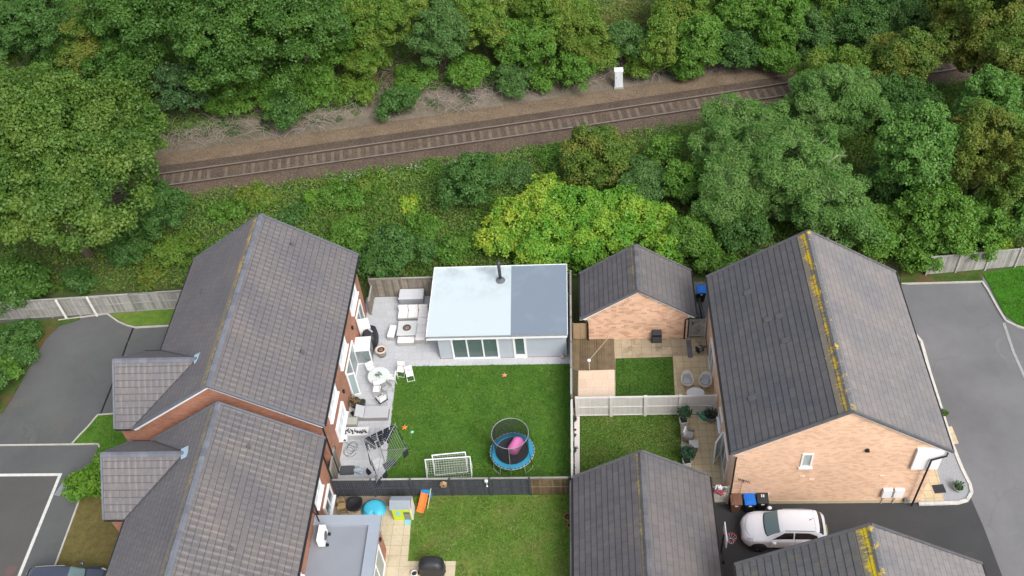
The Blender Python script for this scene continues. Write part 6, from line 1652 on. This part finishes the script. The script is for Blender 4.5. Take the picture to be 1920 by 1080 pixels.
# left side
plant(90, 335, 190, 12.5, 'oak', 'broad mid green tree filling the left edge of the photo', True, zc=7.2, limbs=10)
plant(225, 250, 75, 9.5, 'oak', 'crown of a mid green tree leaning over the left end of the railway', True, zc=6.5)
plant(20, 200, 70, 9, 'oak', 'yellowish topped tree at the left edge above the broad tree', True, zc=7)
plant(300, 400, 62, 4.0, 'dark', 'dark green bushy shrub right of the broad left tree, above the roof')
plant(235, 465, 50, 1.8, 'dark', 'low dark shrub between the broad left tree and the brown roof')
plant(-10, 650, 34, 2.2, 'dark', 'dark ivy covered bush at the left end of the silvered fence')
plant(-25, 725, 38, 2.4, 'dark', 'dark bush at the left edge beside the driveway verge')
plant(38, 628, 26, 1.3, 'dark', 'low dark bush where the silvered fence meets the driveway verge', limbs=2)
plant(45, 668, 18, .9, 'dark', 'small dark weed clump on the driveway verge', limbs=2)
plant(5, 700, 30, 2.0, 'green', 'bright green small bush at the left edge beside the driveway')
plant(40, 535, 50, 2.6, 'oakdk', 'dark leafy bush directly behind the left end of the silvered fence')
plant(150, 525, 32, 1.2, 'dark', 'low dark bush behind the two leaning white posts')
plant(168, 905, 34, 1.0, 'box', 'bright green sprawling bush at the corner of the lower porch', nm='shrub', limbs=3)
plant(195, 880, 22, 1.0, 'box', 'bright green hedge plant against the wall of the lower porch', limbs=3)
# top left woodland
plant(60, 60, 70, 8.5, 'dark', 'dark tree in the far top left corner behind bare trunks', True)
plant(20, 90, 45, 5, 'hawdk', 'sparse brownish shrub in the top left corner', limbs=14, barkm=palebark)
plant(150, 100, 62, 5, 'hawdk', 'olive shrub among bare grey twigs near the top left', limbs=12, barkm=palebark)
plant(120, 150, 60, 4.2, 'oakdk', 'mid green shrub above the broad left tree')
plant(225, 105, 70, 5.5, 'oakdk', 'olive green rounded tree left of the dark woodland oak', True)
plant(260, 40, 75, 8, 'oakdk', 'dark green tree crown at the top edge, left part', True)
plant(345, 175, 50, 4.6, 'dogwood', 'dark pale spotted shrub standing alone on the bank above the railway')
plant(455, 90, 122, 10.5, 'oakdk', 'large dark oak on the bank, largest crown at the top left', True, limbs=9, zc=4.6)
plant(560, 45, 95, 10, 'oakdk', 'dark oak crown at the top edge beside the largest oak', True)
plant(390, 20, 75, 10, 'oakdk', 'deep green crown at the top edge behind the largest oak', True)
plant(625, 90, 40, 4, 'green', 'fresh green shrub right of the large dark oak')
plant(533, 212, 36, 2.4, 'dark', 'small dark bush at the edge of dead ground above the railway, left part')
plant(278, 245, 22, 2.4, 'dark', 'tiny dark bush where the bank meets the left tree')
# top middle bank
plant(700, 55, 62, 5.5, 'haw', 'yellow green hawthorn at the top edge right of the dark oaks')
plant(690, 115, 44, 3.2, 'haw', 'yellow green hawthorn on the slope below the top edge')
plant(825, 80, 60, 6.5, 'grey', 'tall blue green rounded shrub in the top middle')
plant(745, 195, 33, 2.4, 'dark', 'small blue green bush by dead brambles left of centre')
plant(790, 15, 50, 5, 'haw', 'hawthorn cut by the top edge left of centre')
plant(905, 50, 58, 5.5, 'haw', 'arching yellow green hawthorn in the top centre')
plant(985, 95, 55, 4.6, 'green', 'fresh green bush below the arching hawthorns')
plant(960, 148, 36, 2.0, 'grey', 'low grey green bush just above the dead ground')
plant(1010, 20, 60, 5.5, 'haw', 'hawthorn with drooping branches at the top edge, centre')
plant(1080, 60, 60, 5.6, 'haw', 'golden tinted hawthorn right of the top centre')
plant(1075, 130, 40, 3.0, 'green', 'small green bush left of the white trackside cabinet')
plant(890, 135, 40, 2.2, 'green', 'low green bush below the tall blue green shrub')
plant(1170, 75, 45, 3.6, 'grey', 'grey green bush behind the white trackside cabinet')
plant(1240, 90, 55, 4.2, 'haw', 'yellow green bush right of the white trackside cabinet')
# low scrub fills the slope between the bigger crowns
for k_, (a, b, c_, h_, kd, lab) in enumerate((
  (515, 172, 48, 2.4, 'green', 'green scrub at the foot of the largest oak'), (585, 150, 40, 2.4, 'green', 'green scrub under the right side of the oaks'),
  (240, 195, 45, 1.3, 'green', 'low green scrub patch above the left end of the railway'), (420, 195, 50, 1.6, 'green', 'low green scrub patch below the largest oak'),
  (600, 175, 48, 1.5, 'green', 'light green scrub patch right of the small dark bush'), (660, 165, 42, 1.4, 'haw', 'yellow green scrub patch in the bank, left of centre'),
  (640, 35, 40, 2.6, 'haw', 'yellow green scrub at the top edge beside the oaks'), (775, 150, 42, 1.7, 'green', 'light green scrub at the foot of the blue green shrub'),
  (1020, 150, 34, 1.6, 'green', 'green scrub patch at the edge of dead ground, centre'), (1130, 105, 38, 2.2, 'haw', 'yellowish scrub patch left above the white cabinet'),
  (1210, 125, 30, 1.8, 'haw', 'yellow green scrub right beside the white cabinet'), (1290, 130, 34, 1.8, 'green', 'green scrub low on the bank right of the cabinet'),
  (1350, 50, 45, 3.6, 'green', 'green scrub on the bank above the feathery bush'), (870, 20, 48, 3.4, 'green', 'green scrub at the top edge left of the arching hawthorn'),
  (1460, 115, 34, 2.0, 'green', 'green scrub low on the far bank, right part'), (1530, 100, 34, 2.2, 'green', 'green scrub behind the railway hawthorns'))):
    plant(a, b, c_, h_, kd, lab, limbs=2)
# top right bank
plant(1310, 95, 55, 4.4, 'green', 'fresh green bush above the dead brambles, right of centre')
plant(1375, 90, 42, 3.6, 'dark', 'blue green bush with feathery leaves above the railway, right part')
plant(1280, 25, 60, 5.5, 'haw', 'hawthorn at the top edge right of centre')
plant(1390, 20, 60, 6, 'green', 'green tree top at the top edge, right part', True)
plant(1470, 45, 60, 5.5, 'green', 'green rounded shrub in the top right bank')
plant(1540, 60, 52, 4.6, 'grey', 'blue green shrub in the top right bank')
plant(1440, 100, 32, 2.6, 'green', 'small green bush above dead ground, right part')
plant(1610, 45, 60, 5.6, 'dark', 'dark blue green shrub left of the top right tree')
plant(1540, 5, 60, 6, 'haw', 'yellowish crown at the top edge, right part', True)
plant(1700, 35, 60, 6, 'grey', 'blue green crown at the top edge left of the corner tree', True)
plant(1690, 75, 40, 3.6, 'dark', 'dark bush above the right end of the railway')
plant(1850, 75, 95, 9, 'hawdk', 'olive tree filling the top right corner', True, limbs=9)
plant(1790, 20, 60, 8, 'haw', 'light green crown at the top edge near the right corner', True)
plant(1900, 160, 60, 7, 'hawdk', 'olive crown at the right edge below the corner tree', True)
# right of the line
plant(1565, 150, 52, 5.2, 'haw', 'yellow green hawthorn overhanging the railway, left of a pair', limbs=8)
plant(1672, 145, 60, 6.0, 'hawdk', 'dark olive hawthorn overhanging the railway, right of a pair', limbs=8)
plant(1560, 215, 88, 5.8, 'willow', 'grey green willow behind the largest willow', True, barkm=palebark, limbs=10)
plant(1395, 268, 88, 5.2, 'willow', 'feathery grey green willow close to the railway', True, barkm=palebark, limbs=10)
plant(1465, 335, 122, 6.2, 'willow', 'largest grey green willow with pale forked branches', True, barkm=palebark, limbs=16)
plant(1380, 380, 62, 4.8, 'willow', 'low willow at the left foot of the largest willow', limbs=8, barkm=palebark)
plant(1560, 410, 85, 5.4, 'willow', 'willow directly behind the ridge of the large peach house', True, barkm=palebark, limbs=10)
plant(1715, 305, 66, 7.5, 'bright', 'upright bright green tree standing between willow and olive trees', True, ry_=.9)
plant(1700, 200, 60, 4.6, 'dark', 'dark bush in the shaded gap behind the upright bright tree')
plant(1850, 235, 70, 7.5, 'bright', 'green tree at the right edge above the olive ones', True)
plant(1835, 310, 78, 7.0, 'hawdk', 'golden olive tree right of the upright bright tree', True, limbs=9)
plant(1905, 340, 62, 7.0, 'hawdk', 'golden olive tree cut by the right edge', True)
plant(1640, 440, 55, 3.6, 'green', 'green bush behind the right slope of the large peach house roof')
plant(1740, 420, 70, 4.6, 'green', 'broad green bush below the upright bright tree')
plant(1840, 420, 60, 3.8, 'green', 'green bush behind the silvered fence at right')
plant(1900, 410, 45, 3.6, 'bright', 'green bush at the right edge behind the silvered fence')
plant(1710, 488, 38, 2.0, 'green', 'low leafy bush swallowing the left end of the right fence')
plant(1660, 360, 45, 3.4, 'dark', 'dark bush between the willow and the upright bright tree')
plant(1865, 445, 24, 1.8, 'limey', 'yellow flowering plant poking above the right hand fence')
plant(1795, 445, 20, 1.6, 'lime', 'small yellow green plant behind the right hand fence')
# middle bank south of the line
plant(880, 345, 66, 4.0, 'dark', 'dark round bush standing alone in the middle of the near bank', limbs=4)
plant(735, 475, 62, 2.6, 'dark', 'dark low bush behind the weathered fence and red brick house')
plant(650, 440, 40, 1.6, 'green', 'low green bush above the right slope of the brown roof')
plant(1125, 300, 66, 3.8, 'hawdk', 'olive brown bush with arching twigs beside the railway', limbs=8)
plant(1200, 345, 42, 2.8, 'grey', 'grey green bush right of the olive brown bush')
plant(1250, 290, 36, 2.4, 'green', 'green bush beside the railway left of the willows')
plant(985, 405, 66, 2.2, 'limey', 'yellow lime bush, brightest of all, left of the lime group')
plant(940, 455, 42, 1.8, 'limey', 'low yellow bush at the lower left end of the lime group', limbs=2)
plant(1030, 365, 45, 1.8, 'limey', 'yellow green bush at the upper end of the lime group', limbs=2)
plant(1180, 390, 48, 1.8, 'lime', 'lime green bush behind and above the small garage ridge', limbs=2)
plant(1090, 470, 55, 2.0, 'lime', 'lime green bush between the flat roof and the small garage', limbs=2)
plant(1255, 470, 40, 1.8, 'lime', 'low lime bush behind the right slope of the small garage', limbs=2)
plant(1080, 405, 78, 2.3, 'lime', 'lime green bush in the middle of the lime group')
plant(1150, 440, 66, 2.0, 'lime', 'lime green bush just behind the small garage ridge')
plant(1010, 468, 66, 2.2, 'lime', 'green bush right behind the slate half of the flat roof')
plant(1215, 420, 60, 2.1, 'lime', 'lime green bush right of the small garage ridge')
plant(1290, 350, 44, 3.2, 'green', 'green bush wedged between the lime group and the willows')
plant(1300, 450, 46, 2.8, 'green', 'green bush behind the right slope of the small garage')
plant(1331, 492, 36, 2.0, 'green', 'round green bush in the gap between garage and large house')
plant(1395, 445, 42, 2.4, 'dark', 'dark bush behind the left slope of the large peach house')
plant(586, 372, 15, 1.1, 'box', 'small bright green sapling alone on the near bank', limbs=2)
plant(770, 385, 18, .9, 'limey', 'small yellowish plant on the near bank left of the dark round bush', limbs=2)
# pale forked boughs showing through the largest willow
x, y = g(1512, 322, 4.6); o = [q for q in C.objects if q.get('label', '').startswith('largest grey green willow')][0]
bx, by, bz = o.location
for k, ad in enumerate((-25, 5, 28, 62, 100)):
    a = R(ad); st = Vector((x - bx, y - by, 4.3 - bz)); L_ = (1.7, 2.1, 1.5, 1.9, 1.3)[k]
    m1 = st + Vector((math.cos(a) * L_ * .45, math.sin(a) * L_ * .45, .55)); e_ = st + Vector((math.cos(a + .25) * L_, math.sin(a + .25) * L_, 1.0))
    mb = MB(); mb.tube([st, m1, e_, e_ + Vector((math.cos(a - .5) * .6, math.sin(a - .5) * .6, .1))], [.08, .055, .03, .012], 6)
    for q_ in (-.8, .7): mb.tube([m1, m1 + Vector((math.cos(a + q_) * .5, math.sin(a + q_) * .5, .45)), m1 + Vector((math.cos(a + q_ * 1.3) * 1.0, math.sin(a + q_ * 1.3) * 1.0, .75))], [.035, .025, .01], 5)
    mb.build('bough', palebark, o)
for k_, (a, b, c_, h_, kd, lab) in enumerate((
  (430, 400, 40, .9, 'green', 'low bramble mound on the near bank left of the tallest ridge'), (480, 375, 36, .8, 'haw', 'yellowish bramble mound on the near bank by the railway, left'),
  (560, 400, 34, .8, 'dark', 'low dark bramble mound above the right slope of the brown roof'), (640, 375, 42, 1.0, 'green', 'green bramble mound right of the bright sapling'),
  (700, 350, 38, .9, 'haw', 'yellowish bramble mound near the railway, centre left'), (790, 430, 40, 1.0, 'green', 'green bramble mound below the dark round bush'),
  (330, 470, 42, .9, 'haw', 'dry yellowish mound left of the brown roof'), (280, 520, 34, .7, 'hawdk', 'dry olive mound behind the silvered fence'),
  (850, 470, 38, .9, 'green', 'green bramble mound behind the pale half of the flat roof'), (960, 330, 40, 1.1, 'grey', 'grey green mound right of the dark round bush'),
  (1040, 300, 34, 1.0, 'green', 'green mound left of the olive brown bush'))):
    plant(a, b, c_, h_, kd, lab, limbs=1, ry_=.8)
# leaning bare trunks at the top left
for i, (a, b, c_, d_) in enumerate(((75, 118, 5, -20), (30, 100, 40, 0))):
    x, y = g(a, b, 1.0); x2, y2 = g(c_, d_, 7.0); z0 = float(terrain(x, y))
    o = thing('bare_tree', ('pale leaning bare trunk at the top left corner' if i == 0 else 'thinner bare grey trunk beside the pale leaning trunk'), 'tree', (x, y, z0))
    mb = MB(); mb.tube([(0, 0, 0), ((x2 - x) * .5, (y2 - y) * .5 + .2, 3.2), (x2 - x, y2 - y, 7.5)], [.2, .16, .09], 8); mb.build('trunk', palebark, o)
    for k in range(7):
        u = random.uniform(.2, .9); q = MB(); s_ = Vector(((x2 - x) * u, (y2 - y) * u, 7 * u)); q.tube([s_, s_ + Vector((random.uniform(-1, 1), random.uniform(-1, .5), .6)), s_ + Vector((random.uniform(-2, 2), random.uniform(-1.5, 1), random.uniform(.6, 1.8)))], [.05, .035, .015], 5); q.build('branch', palebark, o)

# ground cover: brambles and nettles over both banks
def cover(name, label, region, dens, L_, W_, mat, hmax=.45, seed=0, cut=None):
    x0, x1, y0, y1 = region; n = int((x1 - x0) * (y1 - y0) * dens)
    X = rng.uniform(x0, x1, n); Y = rng.uniform(y0, y1, n)
    d = Y - rail_y(X)
    keep = ((d > 4.9 + 1.7 * nz(X, Y, 2.2, 5) + np.clip((X + 14) * .09, 0, 1.9)) | ((d < -2.5 + .7 * nz(X, Y, 1.5, 6)) & (Y > 44.75 + (X > 18.5) * .6)))
    keep &= ~((np.abs(X - 2) < 5) & (Y < 44.9) & (Y > 39))
    if cut is not None: keep &= cut(X, Y)
    X, Y = X[keep], Y[keep]; n = len(X)
    hn = nz(X, Y, 2.3, 3 + seed) ** 1.5 * .75 + nz(X, Y, .55, 4 + seed) * .45
    Z = terrain(X, Y) + hmax * hn * rng.uniform(.3, 1.0, n) + .03
    P = np.stack([X, Y, Z], 1); Nn = unit(rng.normal(size=(n, 3)) * .6 + np.array([0, -.1, 1.0]))
    v = np.clip(rng.normal(.5, .25, n), 0, 1); V, v = leafmesh(P, Nn, L_, W_, v)
    global nleaf; nleaf += n
    o = leafobj(name, V, v, mat, None, (0, 0, 0)); tag(o, label, 'undergrowth', kind='stuff')
cov1 = leafmat('bramble_leaves', (.072, .160, .020), (.135, .235, .034), (.17, .21, .038), .22)
cov2 = leafmat('nettle_leaves', (.060, .150, .014), (.105, .215, .024), (.09, .19, .02), .25)
cov3 = leafmat('dry_grass', (.15, .15, .04), (.23, .20, .07), (.12, .16, .035), .3)
cover('undergrowth', 'green brambles and nettles covering both railway banks', (-47, 38, 44.6, 88), 110, .15, .10, cov1, .8)
cover('nettles', 'brighter green nettles in patches on the banks', (-47, 38, 44.6, 88), 90, .14, .09, cov2, 1.15, 2, lambda X, Y: nz(X, Y, 6, 9) + .3 * nz(X, Y, 1.5, 8) > .62)
cover('dry_grass', 'dry yellowish grass in patches on the banks', (-47, 38, 44.6, 88), 40, .26, .03, cov3, .5, 5, lambda X, Y: nz(X, Y, 4.5, 12) + .4 * nz(X, Y, 1.2, 13) > .88)
hx, hy = g(1185, 25, 3.5)
cover('long_grass', 'pale yellow green long grass in the opening at the top edge', (hx - 5, hx + 5, hy - 4, hy + 6), 260, .30, .04, leafmat('pale_grass', (.16, .20, .05), (.26, .28, .09)), .7, 7, lambda X, Y: ((X - hx) / 4.6) ** 2 + ((Y - hy) / 4.5) ** 2 < .6 + .5 * nz(X, Y, 1.1, 30))
# dead stems beside the line, small weeds growing through
dead = plain('dead_stems', (.36, .31, .27), .9, .35, 3); deadbr = plain('brown_stems', (.15, .085, .055), .9, .4, 3)
rr = random.Random(5); pts = []
for k in range(230):
    x = rr.uniform(-34, 31); p = railpt(x, rr.uniform(4.4, 9.4)); pts.append((p.x, p.y, .7))
stems('dead_brambles', 'tangled grey dead bramble stems along the far side of the railway', pts, dead, 9)
pts = []
for k in range(120):
    x = rr.uniform(-34, 31); p = railpt(x, rr.uniform(7.5, 10.8)); pts.append((p.x, p.y, .6))
stems('brown_brambles', 'red brown dead stems at the foot of the far bank', pts, deadbr, 10, hr=(.4, 1.3), seed=8)
wd = np.array([(railpt(rr.uniform(-33, 30), rr.uniform(4.6, 9.5)).to_tuple()) for k in range(230)])
P = np.concatenate([np.stack([rng.normal(a[0], .3, 45), rng.normal(a[1], .2, 45), terrain(a[0], a[1]) + rng.uniform(.05, .35, 45)], 1) for a in wd])
V, v = leafmesh(P, unit(rng.normal(size=P.shape) * .6 + np.array([0, 0, 1])), .16, .10, rng.uniform(0, 1, len(P)))
tag(leafobj('weeds', V, v, K['dogwood']['mat'], None, (0, 0, 0)), 'small green weeds scattered over the dead ground beside the railway', 'undergrowth', kind='stuff')
n = 900; X = rng.uniform(-20, 12, n); Y = rail_y(X) - 3.0 - np.abs(rng.normal(0, .35, n)); kp = nz(X, Y, 1.2, 21) > .55; X, Y = X[kp], Y[kp]
P = np.stack([X, Y, terrain(X, Y) + rng.uniform(.3, .85, len(X))], 1)
V, v = leafmesh(P, unit(rng.normal(size=P.shape) + np.array([0, 0, .8])), .12, .08, rng.uniform(0, 1, len(P)))
tag(leafobj('white_flowers', V, v, leafmat('flower_white', (.30, .31, .25), (.46, .46, .42), (.2, .24, .15)), None, (0, 0, 0)), 'pale fluffy flower heads along the near edge of the railway', 'flowers', kind='stuff')
# grass tufts roughen the lawns
def tufts(label, polyg, n, mat, z, h=.07):
    xs_, ys_ = [p[0] for p in polyg], [p[1] for p in polyg]
    X, Y = rng.uniform(min(xs_), max(xs_), n), rng.uniform(min(ys_), max(ys_), n)
    ins = np.zeros(n, bool); m_ = len(polyg)
    for i in range(m_):
        x1, y1 = polyg[i]; x2, y2 = polyg[(i + 1) % m_]
        if y1 != y2: ins ^= ((y1 > Y) != (y2 > Y)) & (X < (x2 - x1) * (Y - y1) / (y2 - y1) + x1)
    X, Y = X[ins], Y[ins]; n = len(X); P = np.stack([X, Y, z + rng.uniform(.005, h, n) * nz(X, Y, .5, 3)], 1)
    V, v = leafmesh(P, unit(rng.normal(size=P.shape) * .55 + np.array([0, 0, 1])), .13, .04, np.clip(rng.normal(.5, .25, n), 0, 1))
    tag(leafobj('grass', V, v, mat, None, (0, 0, 0)), label, 'grass', kind='stuff')
gm1 = leafmat('grass_blades', (.050, .140, .014), (.092, .20, .022), (.11, .20, .026), .5)
gm2 = leafmat('grass_blades_worn', (.085, .175, .018), (.145, .235, .034), (.20, .21, .06), .6)
tufts('mown green grass of the trampoline lawn', [px745, (-1.35, g(1065, 683)[1]), (-1.35, 28.9), (px722[0], 28.9), px722], 36000, gm1, .047)
tufts('mown patchy grass of the lawn at the bottom centre', [(e[0] + .05, 28.8), (-1.4, 28.8), (-1.4, 22.5), (b[0] + .0, 22.5), (-8.5, 22.5), g(857, 1052), g(766, 1052)] if False else [(g(780, 925)[0], 28.68), (-1.4, 28.68), (-1.4, 22.6), (g(860, 1060)[0], 22.6), g(858, 1050), g(768, 1050), g(777, 950)], 24000, gm2, .047)
tufts('rough grass in front of the white fence', poly([(1089, 780), (1272, 778), (1280, 880), (1285, 930), (1089, 930)]), 9000, gm2, .052)
tufts('small square of dark green grass by the garage patio', poly([(1156, 675), (1259, 672), (1262, 740), (1156, 740)]), 5000, gm1, .052)
tufts('bright grass at the right edge by the silvered fence', poly([(1846, 516), (1990, 492), (1990, 626), (1925, 614), (1890, 592), (1872, 565)]), 9000, leafmat('grass_bright', (.04, .14, .008), (.075, .21, .014)), .062)
tufts('bright grass strip between the two porches', V2, 6000, gm1, .052)
print('leaves', nleaf)
